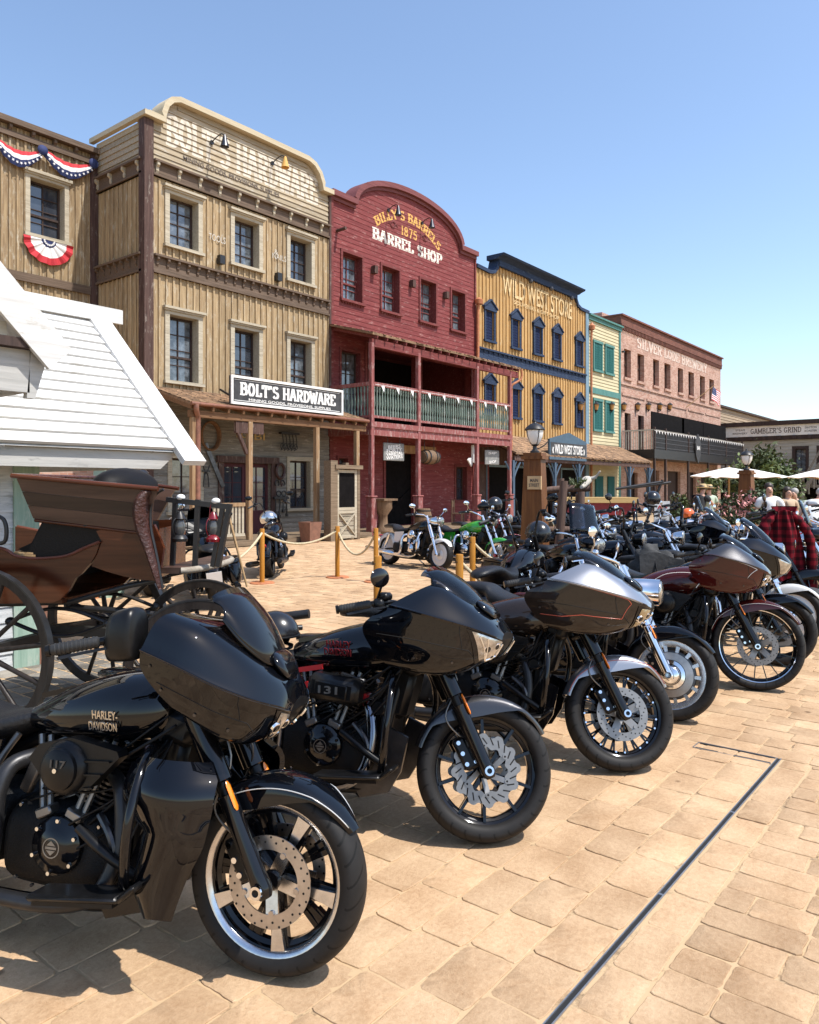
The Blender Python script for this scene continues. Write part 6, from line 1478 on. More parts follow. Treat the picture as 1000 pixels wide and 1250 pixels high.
class Fairing:
    def __init__(s, N_):
        s.G = {sg: net([[(p[0], sg*p[1], p[2]) for p in r] for r in N_], FN, FN) for sg in (-1, 1)}
        s.N = {sg: gnorm(s.G[sg])*(-1 if sg > 0 else 1) for sg in (-1, 1)}
        # make sure normals look outward
        for sg in (-1, 1):
            if s.N[sg][20, 48][1]*sg < 0: s.N[sg] = -s.N[sg]
    def at(s, sg, i, j, off=0):
        a, b = i*FN, j*FN; i0, j0 = int(min(a, s.G[sg].shape[0]-2)), int(min(b, s.G[sg].shape[1]-2)); f, g = a-i0, b-j0
        L = lambda A: (A[i0,j0]*(1-f)*(1-g)+A[i0+1,j0]*f*(1-g)+A[i0,j0+1]*(1-f)*g+A[i0+1,j0+1]*f*g)
        return L(s.G[sg]) + L(s.N[sg])*off
    def patch(s, sg, q, off, nu=14, nv=12, dome=0.0):
        (a, b), (c, d), (e, f), (g, h) = q; G = []
        for u in np.linspace(0, 1, nu):
            row = []
            for v in np.linspace(0, 1, nv):
                i = (a*(1-u)+c*u)*(1-v)+(g*(1-u)+e*u)*v; j = (b*(1-u)+d*u)*(1-v)+(h*(1-u)+f*u)*v
                row.append(s.at(sg, i, j, off+dome*(16*u*(1-u)*v*(1-v))**.5))
            G.append(row)
        return np.array(G)
    def line(s, sg, pts, off=.0015, r=.0022, sub=8):
        P = []
        for (a, b), (c, d) in zip(pts[:-1], pts[1:]):
            for t in np.linspace(0, 1, sub, endpoint=False): P.append(s.at(sg, a+(c-a)*t, b+(d-b)*t, off))
        P.append(s.at(sg, *pts[-1], off)); return P
FRS = {}

def add_fairing(T, c, hero):
    v_ = c.get('fair_v', 'a')
    if v_ not in FRS: FRS[v_] = Fairing(FAIR_B if v_ == 'b' else FAIR)
    FR = FRS[v_]
    st = 1 if hero else 4
    cr_ = int(2.5*FN); mb = MB()
    for sg in (-1, 1):
        G = FR.G[sg][::st]; kk = list(range(0, cr_+1, st)); kk = kk if kk[-1] == cr_ else kk+[cr_]
        k2 = list(range(cr_, FR.G[sg].shape[1], st)); k2 = k2 if k2[-1] == FR.G[sg].shape[1]-1 else k2+[FR.G[sg].shape[1]-1]
        fl = FR.N[sg][20,48] @ gnorm(FR.G[sg])[20,48] < 0
        mb.grid(G[:, kk], .005, 1, flip=fl); mb.grid(G[:, k2], .005, 0, flip=fl)
    a, b = FR.G[-1][-1], FR.G[1][-1]; mb.grid(np.array([a, b]).transpose(1,0,2)[::max(1,st)], .003, 2)
    f = part(mb, 'fairing', [c['paint'], c.get('top_paint', c['paint']), 'satin_black'], T, 38)
    if c.get('fair_x'): f.matrix_local = c['fair_x']
    # dashboard closing the rear
    mb = MB(); i = int(FN*.5); ring = [FR.G[-1][i, j] for j in range(0, FR.G[-1].shape[1], 4)] + [FR.G[1][i, j] for j in range(FR.G[1].shape[1]-1, -1, -4)]
    cen = np.mean(ring, 0)+np.array([.05,0,0]); mb.add([tuple(p) for p in ring]+[tuple(cen)], [(k, (k+1) % len(ring), len(ring)) for k in range(len(ring))]); part(mb, 'dashboard', 'satin_black', f)
    # screen: low, raked, curved
    base = [(-.225,.205,1.172),(-.125,.190,1.118),(-.035,.125,1.078),(-.005,0,1.072),(-.035,-.125,1.078),(-.125,-.190,1.118),(-.225,-.205,1.172)]
    top = [(-.290,.175,1.215),(-.280,.160,1.238),(-.262,.09,1.260),(-.255,0,1.266),(-.262,-.09,1.260),(-.280,-.160,1.238),(-.290,-.175,1.215)]
    if c.get('fair_v') == 'b': top = [(x-.02, y, z+.035) for x, y, z in top]; base = [(x, y, z+.028*min(1,max(0,(-x-.02)*5))) for x, y, z in base]
    if c.get('tall'): top = [(x-.05, y, z+.10) for x, y, z in top]
    B_, T_ = cr(base, 5), cr(top, 5); G = np.array([[B_[k]*(1-t)+T_[k]*t+np.array([.022*math.sin(t*PI),0,.012*math.sin(t*PI)]) for t in np.linspace(0,1,7)] for k in range(len(B_))])
    mb = MB(); mb.grid(G, .004); part(mb, 'windshield', c.get('screen', 'screen'), f, 180)
    mb = MB(); P = [tuple(p) for p in B_]; mb.tube(P, .006, 6); mb.sup([(-.06,0,1.100,.02,.01,.01,2.5),(-.03,0,1.092,.095,.022,.02,3),(.015,0,1.066,.10,.022,.022,3),(.045,0,1.042,.07,.012,.015,2.5)], 16, sub=3); part(mb, 'vent', 'gloss_black', f, 60)
    for sg in (-1, 1):
        q = c.get('lampq', [(3.05,3.15),(4.95,3.1),(4.8,5.2),(3.55,5.05)])
        big = [(q[0][0]-.22,q[0][1]-.12),(min(5,q[1][0]+.05),q[1][1]-.1),(min(5,q[2][0]+.1),q[2][1]+.3),(q[3][0]-.16,q[3][1]+.3)]
        mb = MB(); mb.grid(FR.patch(sg, big, .0022), .002, 1, flip=sg > 0); mb.grid(FR.patch(sg, q, .0045, dome=.008), .003, 0, flip=sg > 0)
        if hero:
            ci, cj = (q[0][0]+q[1][0]+q[2][0]+q[3][0])/4, (q[0][1]+q[1][1]+q[2][1]+q[3][1])/4
            for di, dj, r_ in ((.32,-.3,.017),(-.25,.1,.020),(.25,.6,.013)):
                p = Vector(FR.at(sg, min(4.9,ci+di), cj+dj, .006)); nn = (Vector(FR.at(sg, min(4.9,ci+di), cj+dj, .016))-p).normalized(); mb.cyl(p, p+nn*.008, r_*1.25, r_*1.1, 14, 2); mb.cyl(p+nn*.0081, p+nn*.010, r_*.8, r_*.7, 14, 1)
            for (i0, j0), (i1, j1) in c.get('lampbars', []): mb.tube([FR.at(sg, i0+(i1-i0)*t, j0+(j1-j0)*t, .013) for t in np.linspace(0,1,6)], .0045, 6, 2)
        part(mb, 'headlight', [c.get('lens', 'lens'), 'gloss_black', 'chrome'], f, 60)
        if hero:
            for ln in ([(.4,4.35),(1.5,4.4),(3.0,4.5),(3.5,5.1)], [(2.62,2.6),(2.62,3.6),(2.75,4.45)]):
                mb = MB(); mb.tube(FR.line(sg, ln, .0004), .0016, 4); part(mb, 'panel_seam', 'rotor_hole', f, 180)
            mb = MB()
            for i_, j_ in ((.35,3.6),(.4,4.7),(1.2,5.2),(2.4,5.2)):
                p = Vector(FR.at(sg, i_, j_)); nn = Vector(FR.at(sg, i_, j_, .004))-p; mb.cyl(p, p+nn, .006, n=8)
            part(mb, 'screws', 'dark_steel', f, 40)
            for st_, mt in c.get('stripes', []): mb = MB(); mb.tube(FR.line(sg, st_), .0022, 5); part(mb, 'pinstripe', mt, f, 180)
    return f

def bike(c, name='motorcycle'):
    """c: options; returns the Empty that carries the whole machine"""
    hero = c.get('hero', False); R = c.get('R', .32); rr = c.get('rr', R-.078); ns = 16 if hero else 8
    T = thing(name, c['label'], 'motorcycle', (0,0,0), group=c.get('group'))
    S = steer_mat(c.get('steer', 0), R); paint, eng, fk = c['paint'], c.get('engine', 'wrinkle_black'), c.get('fork', 'gloss_black')
    chrome = c.get('chrome', 'satin_black'); fp = c.get('fender_paint', paint); WB = 1.625
    # --- wheels
    wheel(T, 'front_wheel', 0, R, c.get('fw', .13), rr, c.get('wheel', 'five'), hero, c.get('wmats', ('gloss_black','gloss_black','gloss_black','disc_steel','brushed')), c.get('discs', 2), c.get('rotor', 'ring'), T=S, arm=c.get('rotor_arm'))
    wheel(T, 'rear_wheel', -WB, .325, .18, .235, c.get('rwheel', c.get('wheel', 'five')), False, c.get('wmats', ('gloss_black','gloss_black','gloss_black','disc_steel','brushed')), 0)
    # --- fork
    for s in (-1, 1):
        y = s*.118; A = Vector((.0, y, R)); mb = MB()
        P = lambda l, dx=0, dy=0: A + FDIR*l + Vector((dx, dy, 0))
        n = 20 if hero else 10
        mb.tube([P(-.035), P(-.02), P(.0), P(.05), P(.30), P(.315)], [.020,.030,.034,.031,.031,.034], n)
        mb.tube([P(.316), P(.86 if not c.get('fairing') else .70)], [.024,.024], n, 1)
        if c.get('covers', True): mb.tube([P(.36), P(.365), P(.60), P(.66)], [.034,.040,.042,.036], n, 0)
        mb.cyl((0,y-s*.03,R),(0,y+s*.045,R),.017,n=14,mi=1)
        if hero: mb.lathe([(.012,s*.0451),(.012,s*.051),(.021,s*.051),(.023,s*.0451)],20,(0,y,R),'y',2); mb.tube([P(.02,-.03), P(.30,-.034)], [.008,.008], 6)
        fkp = part(mb, 'fork_leg', [fk, c.get('fork2', 'satin_black'), 'chrome'], T, 45); fkp.matrix_local = S
        if c.get('fairing') or hero:
            q = P(.355, .025, s*.024) if False else A + FDIR*.26; mb = MB(); mb.tube([q+FDIR*t+Vector((.028,s*.020,.012)) for t in (0,.012,.085,.1)], [.005,.013,.013,.005], 8, flat=.45); part(mb, 'reflector', 'amber', fkp, 50)
        if hero or c.get('fairing'):
            mb = MB(); o = Vector((-.105, s*.072, R+.065)); mb.obox(o, .062, .05, .150, (0,-.55,0), bev=.012); mb.obox(o+Vector((.035,s*.006,-.012)), .05, .03, .10, (0,-.5,0), bev=.01)
            for dz in (-.045, .0, .045): mb.cyl(o+Vector((-.012+dz*-.5,s*.02,dz)), o+Vector((-.012+dz*-.5,s*.031,dz)), .010, n=10, mi=1)
            mb.cyl(o+Vector((.055,s*.0,.03)), o+Vector((.055,s*.03,.03)), .009, n=8, mi=1); mb.cyl(o+Vector((.05,s*.0,-.03)), o+Vector((.05,s*.03,-.03)), .009, n=8, mi=1)
            part(mb, 'brake_caliper', ['satin_black', 'chrome'], fkp, 40)
            if hero: mb = MB(); mb.tube(curve([o+Vector((-.02,s*.01,.07)), o+Vector((-.10,s*.02,.16)), Vector((-.16,s*.08,R+.40)), Vector((-.30,s*.05,R+.62))],6), .0042, 6); part(mb, 'brake_hose', 'dark_steel' if s > 0 else 'disc_bright', fkp, 180)
    mb = MB(); mb.obox(Vector((0,0,R))+FDIR*.66, .07, .29, .035, (0,-RAKE,0), bev=.01); mb.obox(Vector((0,0,R))+FDIR*.50, .06, .27, .03, (0,-RAKE,0), bev=.01); o = part(mb, 'fork_yoke', 'satin_black', T, 40); o.matrix_local = S
    # --- front mudguard
    sd = lambda t: .018+.075*max(0, math.sin(PI*min(1, max(0, (t-.22)/.62))))**.8
    a0, a1 = c.get('fend', (R_(33), R_(166)))
    mb = MB(); mb.grid(fender_grid(R+.024, c.get('fw',.13)/2+.022, a0, a1, 40 if hero else 14, sd, 15 if hero else 9, (.35,.8)), .004, flip=True)
    fe = part(mb, 'front_fender', fp, T, 60); fe.matrix_local = S @ Matrix.Translation((0,0,R))
    if hero and c.get('fend_line'):
        G = fender_grid(R+.024, c.get('fw',.13)/2+.022, a0, a1, 40, sd, 15, (.35,.8))
        for j in (2, 12): mb = MB(); mb.tube([tuple(p*1.004) for p in G[1:-1, j]], .0022, 5); part(mb, 'pinstripe', c['fend_line'], fe, 180)
    # --- fairing or headlamp
    if c.get('fairing'): add_fairing(T, c, hero)
    else:
        hx, hz = -.20, R+(.57 if c.get('nacelle') and hero else .66); mb = MB(); rl = c.get('lamp_r', .095)
        if c.get('nacelle'): mb.sup([(-.44,0,hz+.02,.04,.04,.05,2),(-.38,0,hz+.02,.11,.06,.08,2.3),(-.27,0,hz+.01,.13,.085,.10,2.2),(-.16,0,hz,.105,.098,.098,2),(-.10,0,hz,.098,.098,.098,2)], 28 if hero else 14)
        else: mb.sup([(hx-.13,0,hz,.03,.03,.03,2),(hx-.09,0,hz,rl*.75,rl*.75,rl*.75,2),(hx,0,hz,rl,rl,rl,2),(hx+.03,0,hz,rl*1.05,rl*1.05,rl*1.05,2)], 20 if hero else 12)
        h = part(mb, 'headlight_shell', c.get('lamp_mat', chrome), T, 60); h.matrix_local = S
        mb = MB(); rl = min(rl,.088) if c.get('nacelle') else rl; xx = -.098 if c.get('nacelle') else hx+.031; mb.ell((xx,0,hz), .022, rl*.98, rl*.98, 20 if hero else 12, 8); part(mb, 'headlight', 'lens', h, 180)
        if c.get('shield'):
            G = np.array([[( -.30-.13*t-.05*abs(s)**2, s*(.25-.05*t), R+.78+.36*t) for t in np.linspace(0,1,6)] for s in np.linspace(-1,1,11)]); mb = MB(); mb.grid(G, .004); o = part(mb, 'windshield', c['shield'], T, 180); o.matrix_local = S
    # --- handlebar
    gx, gy, gz = c.get('grip', (-.52, .385, 1.07) if c.get('fairing') else (-.60, .40, 1.06)); mb = MB(); hz = max(.98, R+.66)
    for s in (-1, 1): mb.tube(curve([(-.40,0,hz),(-.40,s*.09,hz+.02),(-.38-.0*gz,s*.20,gz+.03 if gz > 1.2 else hz+.09),(gx+.13,s*(gy-.08),gz+.02),(gx+.05,s*(gy-.02),gz+.008)],5), .013, ns//2+2)
    hb = part(mb, 'handlebar', chrome, T, 60); hb.matrix_local = S if not c.get('fairing') else Matrix.Identity(4)
    for s in (-1, 1):
        p0, p1 = Vector((gx+.06,s*(gy-.02),gz+.01)), Vector((gx-.07,s*(gy+.05),gz-.02)); mb = MB(); d = (p1-p0)
        mb.tube([p0,p0+d*.04,p0+d*.96,p1], [.012,.0185,.0185,.014], 14 if hero else 8)
        if hero:
            for k in range(10): mb.tube([p0+d*(.1+.085*k), p0+d*(.13+.085*k)], .0205, 14)
            mb.tube([p1,p1+d*.08],[.021,.019],14,1)
        part(mb, 'grip', ['grip_rubber','satin_black'], hb, 45)
        mb = MB(); mb.tube(curve([p0+Vector((.05,-s*.02,-.01)), p0+Vector((.06,s*.0,-.012)), p1+Vector((.075,s*.0,-.012)), p1+Vector((.055,s*.03,-.02))],4), .007, 6, flat=.6); mb.obox(p0+Vector((.03,-s*.03,.0)), .055, .06, .05, bev=.012); mb.obox(p0+Vector((.05,-s*.05,.035)), .05, .07, .04, bev=.012); part(mb, 'lever', c.get('lever', 'satin_black'), hb, 45)
        if c.get('mirror', True):
            m0 = p0+Vector((.02,-s*.02,.02)); m1 = m0+(Vector((.03,s*.03,.085)) if c.get('fairing') else Vector((.03,s*.07,.13))); mb = MB(); mb.tube([m0, m0+Vector((.03,s*.02,.07)), m1], .006, 6); mb.ell(m1+Vector((0,s*.02,.015)), .016, .075, .045, 16, 8, rot=(0,0,s*.2)); part(mb, 'mirror', chrome if chrome != 'satin_black' else 'gloss_black', hb, 60)
    if c.get('pod'):
        mb = MB(); mb.sup([(-.475,-.345,1.12,.03,.05,.06,3),(-.465,-.345,1.13,.055,.075,.085,3.2),(-.40,-.345,1.14,.06,.085,.09,3.2),(-.38,-.345,1.14,.05,.07,.08,3)],20,sub=3); part(mb, 'speaker_pod', 'satin_black', T, 60)
    # --- tank
    ns2 = 28 if hero else 14
    tk = MB().sup([(-1.06,0,.765,.045,.03,.03,2),(-.97,0,.785,.105,.055,.055,2.2),(-.82,0,.80,.155,.115,.085,2.3),(-.64,0,.82,.178,.148,.10,2.4),(-.50,0,.835,.172,.145,.10,2.4),(-.40,0,.85,.135,.115,.085,2.2),(-.355,0,.86,.05,.045,.045,2)], ns2, sub=6 if hero else 3)
    tank = part(tk, 'fuel_tank', c.get('tank_paint', paint), T, 60)
    mb = MB(); mb.lathe([(0,.012),(.032,.010),(.036,.0),(.036,-.02)], 16, (-.58,0,.968)); part(mb, 'filler_cap', chrome, tank, 40)
    if c.get('badge'):
        mb = MB(); rows, mt, hgt = c['badge']
        for k, (tx, w_) in enumerate(rows): put_text(mb, tx, (-.70+c.get('badge_dx',0), -.1785-.006*k-c.get('badge_dx',0)*.07, .868-.037*k-c.get('badge_dx',0)*.3), w_, hgt, .003, 0, .012, rot=(PI/2+.22,0,R_(2)))
        part(mb, 'badge', mt, tank)
    if c.get('tank_stripe'):
        mb = MB(); mb.tube(curve([(-.86,-.160,.80),(-.70,-.186,.90),(-.50,-.182,.92),(-.42,-.155,.88),(-.46,-.168,.80)],6), .006, 6, flat=.5); part(mb, 'stripe', c['tank_stripe'], tank, 60)
    mb = MB(); mb.beam((-1.0,0,.855),(-.5,0,.985),.05,.02); part(mb, 'tank_console', 'gloss_black', tank)
    # --- seat, rear mudguard, bags
    mb = MB().sup([(-.93,0,.80,.07,.03,.04,2.2),(-1.05,0,.765,.13,.04,.06,2.4),(-1.22,0,.735,.185,.045,.08,2.6),(-1.38,0,.755,.175,.07,.08,2.6),(-1.46,0,.81,.14,.06,.06,2.4),(-1.62,0,.83,.13,.045,.05,2.4),(-1.80,0,.815,.09,.035,.04,2.2),(-1.85,0,.80,.03,.02,.02,2)], ns2, sub=5 if hero else 3)
    part(mb, 'seat', 'seat', T, 60)
    mb = MB(); mb.grid(fender_grid(.362, .118, R_(8), R_(168), 30 if hero else 14, lambda t: .10, 13 if hero else 9, (.9,.8)), .004, flip=True); o = part(mb, 'rear_fender', fp, T, 60); o.location = (-WB, 0, .325)
    mb = MB(); mb.obox((-WB-.345,0,.60),.04,.12,.06,(0,-.4,0),bev=.012); part(mb, 'tail_light', 'red_lens', o, 40, loc=(WB,0,-.325))
    if c.get('plate'): mb = MB(); mb.obox((-.43,0,.14),.006,.2,.15,(0,-.25,0)); pl = part(mb, 'number_plate', 'plate_white', o)
    if c.get('bags', True):
        for s in (-1, 1):
            mb = MB().sup([(-1.30,s*.27,.50,.05,.07,.12,3),(-1.36,s*.275,.52,.085,.10,.17,3.5),(-1.60,s*.285,.53,.098,.12,.20,3.8),(-1.92,s*.28,.52,.09,.12,.20,3.8),(-2.02,s*.275,.51,.06,.09,.17,3)], ns2, sub=4); b_ = part(mb, 'saddlebag', c.get('bag_paint', paint), T, 60)
            mb = MB().sup([(-1.34,s*.277,.625,.07,.03,.012,3),(-1.6,s*.286,.645,.100,.035,.012,3.5),(-1.95,s*.28,.64,.085,.03,.012,3.2),(-2.01,s*.276,.625,.04,.02,.01,3)], ns2, sub=3); part(mb, 'bag_lid', c.get('bag_paint', paint), b_, 60)
    else:
        for s in (-1, 1): mb = MB(); mb.tube([(-WB,s*.16,.36),(-WB+.12,s*.16,.66)],[.02,.02],8); mb.tube([(-WB+.03,s*.16,.43),(-WB+.11,s*.16,.63)],[.034,.034],8); part(mb, 'shock', chrome, T, 45)
    mb = MB()
    for s in (-1, 1): mb.prism([(-1.02,.72),(-1.30,.70),(-1.30,.52),(-1.18,.46),(-1.06,.58)], s*.165, s*.185)
    part(mb, 'side_cover', paint, T)
    # --- frame
    mb = MB(); mb.tube(curve([(-.36,0,.98),(-.55,0,.86),(-1.0,0,.70),(-1.3,0,.56)],4), .03, 8)
    for s in (-1, 1): mb.tube(curve([(-.38,s*.03,.86),(-.44,s*.09,.55),(-.50,s*.12,.26),(-.62,s*.14,.19),(-1.2,s*.15,.20),(-1.34,s*.13,.34),(-1.625,s*.13,.325)],4), .02, 8)
    if c.get('guard', True):
        for s in (-1, 1): mb.tube(curve([(-.45,s*.06,.74),(-.38,s*.26,.72),(-.36,s*.36,.55),(-.40,s*.30,.34),(-.50,s*.12,.26)],6), .017, ns//2+2, 1)
    mb.tube(curve([(-.95,.16,.22),(-.80,.25,.10),(-.72,.30,.012)],3), .013, 6)
    part(mb, 'frame', ['satin_black', c.get('guard_mat', 'gloss_black')], T, 60)
    # --- engine
    mb = MB(); mb.sup([(-1.02,-.0,.36,.13,.10,.13,3),(-.97,0,.37,.165,.14,.16,3.2),(-.80,0,.37,.175,.15,.17,3.2),(-.62,0,.36,.165,.13,.16,3.2),(-.54,0,.35,.10,.08,.11,2.6)], ns2, sub=3)
    mb.sup([(-1.30,0,.40,.11,.08,.10,3),(-1.26,0,.40,.16,.12,.13,3.5),(-1.08,0,.40,.17,.12,.14,3.5),(-1.03,0,.39,.12,.09,.1,3)], ns2, sub=3)
    mb.sup([(-1.28,-.17,.40,.03,.07,.08,4),(-1.25,-.18,.40,.05,.085,.10,4),(-1.10,-.18,.40,.05,.085,.10,4),(-1.07,-.17,.40,.03,.07,.08,4)], ns2, sub=2)
    E_ = part(mb, 'engine', eng, T, 45)
    V0 = Vector((-.765, 0, .40))
    for sx in (1, -1):
        ax = Vector((math.sin(R_(22.5))*sx, 0, math.cos(R_(22.5)))); mb = MB(); k0 = 12 if hero else 7
        side = Vector((ax.z, 0, -ax.x))
        mb.tube([V0+ax*.10, V0+ax*.36], [.056,.056], 14, 1)
        for k in range(k0):
            p = V0+ax*(.125+.20*k/(k0-1)); sz = .092-.006*(k/(k0-1)); h_ = .0042 if hero else .007; pts = []
            for a in np.linspace(0, 2*PI, 16, endpoint=False):
                ca, sa = math.cos(a), math.sin(a); pw = 2/3.4; pts.append(side*(sz*math.copysign(abs(ca)**pw, ca)) + Vector((0,1,0))*(sz*1.08*math.copysign(abs(sa)**pw, sa)))
            n_ = len(pts); vs = [p+q-ax*h_ for q in pts]+[p+q+ax*h_ for q in pts]
            mb.add(vs, [tuple(range(n_-1,-1,-1)), tuple(range(n_,2*n_))]+[(i,(i+1)%n_,n_+(i+1)%n_,n_+i) for i in range(n_)], 0)
        cyl = part(mb, 'cylinder', [c.get('fin_mat', eng), 'satin_black'], E_, 40)
        mb = MB(); mb.obox(V0+ax*.365, .15, .17, .07, (0,R_(22.5)*sx,0), bev=.025); mb.obox(V0+ax*.415, .12, .14, .04, (0,R_(22.5)*sx,0), bev=.018); part(mb, 'rocker_cover', c.get('rocker', 'gloss_black'), E_, 40)
        mb = MB(); f0 = V0+Vector((sx*.05,-.155,.075)); mb.tube([f0, V0+ax*.36+Vector((-sx*.02,-.10,0))], [.011,.011], 8); mb.tube([f0+Vector((sx*.028,0,-.01)), V0+ax*.36+Vector((sx*.02,-.10,0))], [.011,.011], 8)
        mb.obox(f0+Vector((sx*.012,.0,.012)), .066, .055, .035, (0,R_(22.5)*sx,0), bev=.006); part(mb, 'pushrod_tube', c.get('pushrod', 'disc_bright' if hero else 'chrome'), E_, 40)
    mb = MB(); cc = Vector((-.755, 0, .385)); mb.lathe([(0,-.212),(.055,-.212),(.062,-.206),(.085,-.200),(.098,-.190),(.102,-.15)], 28 if hero else 14, (cc.x,0,cc.z), 'y')
    if hero:
        for k in range(6): a = 2*PI*k/6+.4; mb.cyl((cc.x+.088*math.cos(a),-.195,cc.z+.088*math.sin(a)),(cc.x+.088*math.cos(a),-.206,cc.z+.088*math.sin(a)),.007,n=8,mi=1)
    cm = part(mb, 'cam_cover', [c.get('cover', 'gloss_black'), 'chrome'], E_, 45)
    if hero:
        mb = MB(); mb.lathe([(.030,-.2135),(.030,-.2125),(.034,-.2125),(.034,-.2135)],24,(cc.x,0,cc.z),'y',closed=True); mb.box(cc.x-.022,cc.x+.022,-.214,-.2125,cc.z-.004,cc.z+.004)
        for s in (-1,1): mb.prism([(cc.x-.018,cc.z+s*.008),(cc.x+.018,cc.z+s*.008),(cc.x,cc.z+s*.024)],-.214,-.2125)
        part(mb, 'emblem', 'disc_bright', cm)
    # air cleaner
    ac = c.get('air', 'round'); mb = MB(); ax_, az_ = -.70, .665
    if ac == 'round':
        mb.lathe([(0,-.292),(.060,-.290),(.068,-.284),(.070,-.27),(.084,-.262),(.094,-.24),(.094,-.17)], 30 if hero else 14, (ax_,0,az_), 'y')
        if hero:
            mb.prism([(ax_-.15,az_+.02),(ax_-.11,az_+.07),(ax_+.02,az_+.10),(ax_+.20,az_+.07),(ax_+.21,az_+.05),(ax_+.10,az_-.06),(ax_+.02,az_-.08),(ax_-.07,az_-.06)], -.245, -.19)
            for k in range(3): mb.beam((ax_+.08,-.25,az_+.03-.045*k),(ax_+.18-.03*k,-.25,az_+.035-.045*k),.012,.006)
    else:
        mb.obox((ax_+.02,-.225,az_), .27, .12, .125, (0,.10,0), bev=.03); mb.obox((ax_+.02,-.287,az_), .17, .012, .066, (0,.10,0), bev=.005)
    a_ = part(mb, 'air_cleaner', c.get('air_mat', 'satin_black'), E_, 40)
    if hero and c.get('air_text'):
        mb = MB(); tx, w_, h_, mt = c['air_text']; put_text(mb, tx, (ax_+.01,-.2945,az_+(.022 if ac == 'round' else .0)), w_, h_, .002, 0, .02); part(mb, 'badge', mt, a_)
        if ac == 'round': mb = MB(); mb.cyl((ax_,-.293,az_),(ax_,-.298,az_),.008,n=10); part(mb, 'bolt', 'chrome', a_, 40)
    if c.get('red_bits'):
        mb = MB(); mb.beam((-1.0,-.165,.71),(-.78,-.175,.755),.012,.024); part(mb, 'red_cable', 'red_metal', E_, 40); mb = MB()
        for q in ((-.86,.66),(-.83,.665),(-.62,.60),(-.545,.63)): mb.cyl((q[0],-.13,q[1]),(q[0],-.185,q[1]),.018,n=10)
        part(mb, 'red_bolts', 'red_metal', E_, 40)
    # exhaust
    mb = MB(); ex = c.get('exhaust', 'exhaust_black'); n = 16 if hero else 8
    mb.tube(curve([(-.92,-.12,.66),(-.955,-.20,.64),(-.965,-.245,.56),(-.965,-.25,.40),(-.985,-.25,.30),(-1.05,-.25,.255),(-1.2,-.25,.25)],6), .030, n)
    mb.tube(curve([(-.60,-.11,.62),(-.53,-.16,.58),(-.50,-.19,.42),(-.55,-.22,.27),(-.70,-.235,.215),(-1.0,-.245,.22),(-1.2,-.25,.23)],6), .026, n)
    mb.tube([(-1.18,-.255,.245),(-1.24,-.26,.25),(-1.9,-.28,.30),(-2.10,-.285,.315)], [.036,.052,.052,.046], n)
    if c.get('dual', True): mb.tube([(-1.18,.255,.245),(-1.24,.26,.25),(-1.9,.28,.30),(-2.10,.285,.315)], [.036,.052,.052,.046], n)
    part(mb, 'exhaust_pipe', ex, T, 60)
    for s in (-1, 1):
        mb = MB(); mb.obox((-.55,s*.31,.30), .34, .115, .022, (0,-.10,0), bev=.01); mb.obox((-.55,s*.31,.285), .30, .09, .02, (0,-.10,0)); mb.obox((-.36,s*.31,.335),.08,.10,.02,(0,-.7,0),bev=.008); mb.beam((-.6,s*.15,.24),(-.55,s*.29,.27),.03,.03); part(mb, 'footboard', 'satin_black', T, 40)
    if c.get('shift', True): mb = MB(); mb.tube(curve([(-.42,-.20,.33),(-.52,-.235,.40),(-.64,-.225,.47)],4), .018, 8); part(mb, 'brake_pedal', 'satin_black', T, 50)
    if hero:
        mb = MB(); B_ = lambda p, r=.008: mb.cyl(Vector(p), Vector(p)+Vector((0,-.010,0)), r, n=8)
        for p in ((-1.26,-.235,.47),(-1.10,-.235,.47),(-1.26,-.235,.33),(-1.10,-.235,.33),(-.93,-.16,.50),(-.60,-.165,.46),(-.58,-.165,.28),(-.92,-.17,.26),(-.85,-.17,.24),(-.68,-.2,.25),(-.66,-.2,.225)): B_(p, .006)
        part(mb, 'bolts', 'brushed', E_, 40)
        mb = MB(); mb.obox((-.47,0,.42), .05, .26, .28, (0,.08,0), bev=.01)
        for k in range(14): mb.obox((-.444+.0*k,0,.30+.018*k), .006, .24, .006)
        part(mb, 'oil_cooler', 'satin_black', T, 40)
        for s in (-1, 1):
            mb = MB(); mb.prism([(-.43,.50),(-.33,.46),(-.36,.30),(-.42,.20),(-.56,.16),(-.60,.22),(-.50,.30)], s*.135, s*.155); part(mb, 'chin_spoiler', c.get('chin', 'gloss_black'), T)
    mb = MB(); rn = random.Random(len(c['label']))
    mb.obox((-.43,0,.66), .16, .17, .26, (0,.25,0), bev=.03); mb.obox((-.50,0,.52), .10, .20, .20, (0,.1,0), bev=.02); mb.obox((-.36,0,.80), .14, .24, .12, (0,.3,0), bev=.03)
    part(mb, 'electrics_box', 'satin_black', T, 40)
    if hero or c.get('fairing'):
        for s in (-1, 1):
            mb = MB()
            for k in range(9 if hero else 3):
                p = Vector((-.34-rn.uniform(0,.1), s*rn.uniform(.05,.15), rn.uniform(.76,.86))); q_ = Vector((-.55-rn.uniform(0,.35), s*rn.uniform(.13,.2), rn.uniform(.30,.66))); m_ = (p+q_)/2+Vector((rn.uniform(.0,.08), s*.04, rn.uniform(-.1,.02)))
                mb.tube(curve([p, m_, q_], 6), rn.choice([.004,.005,.007]), 6)
            part(mb, 'cables', 'wrinkle_black', T, 180)
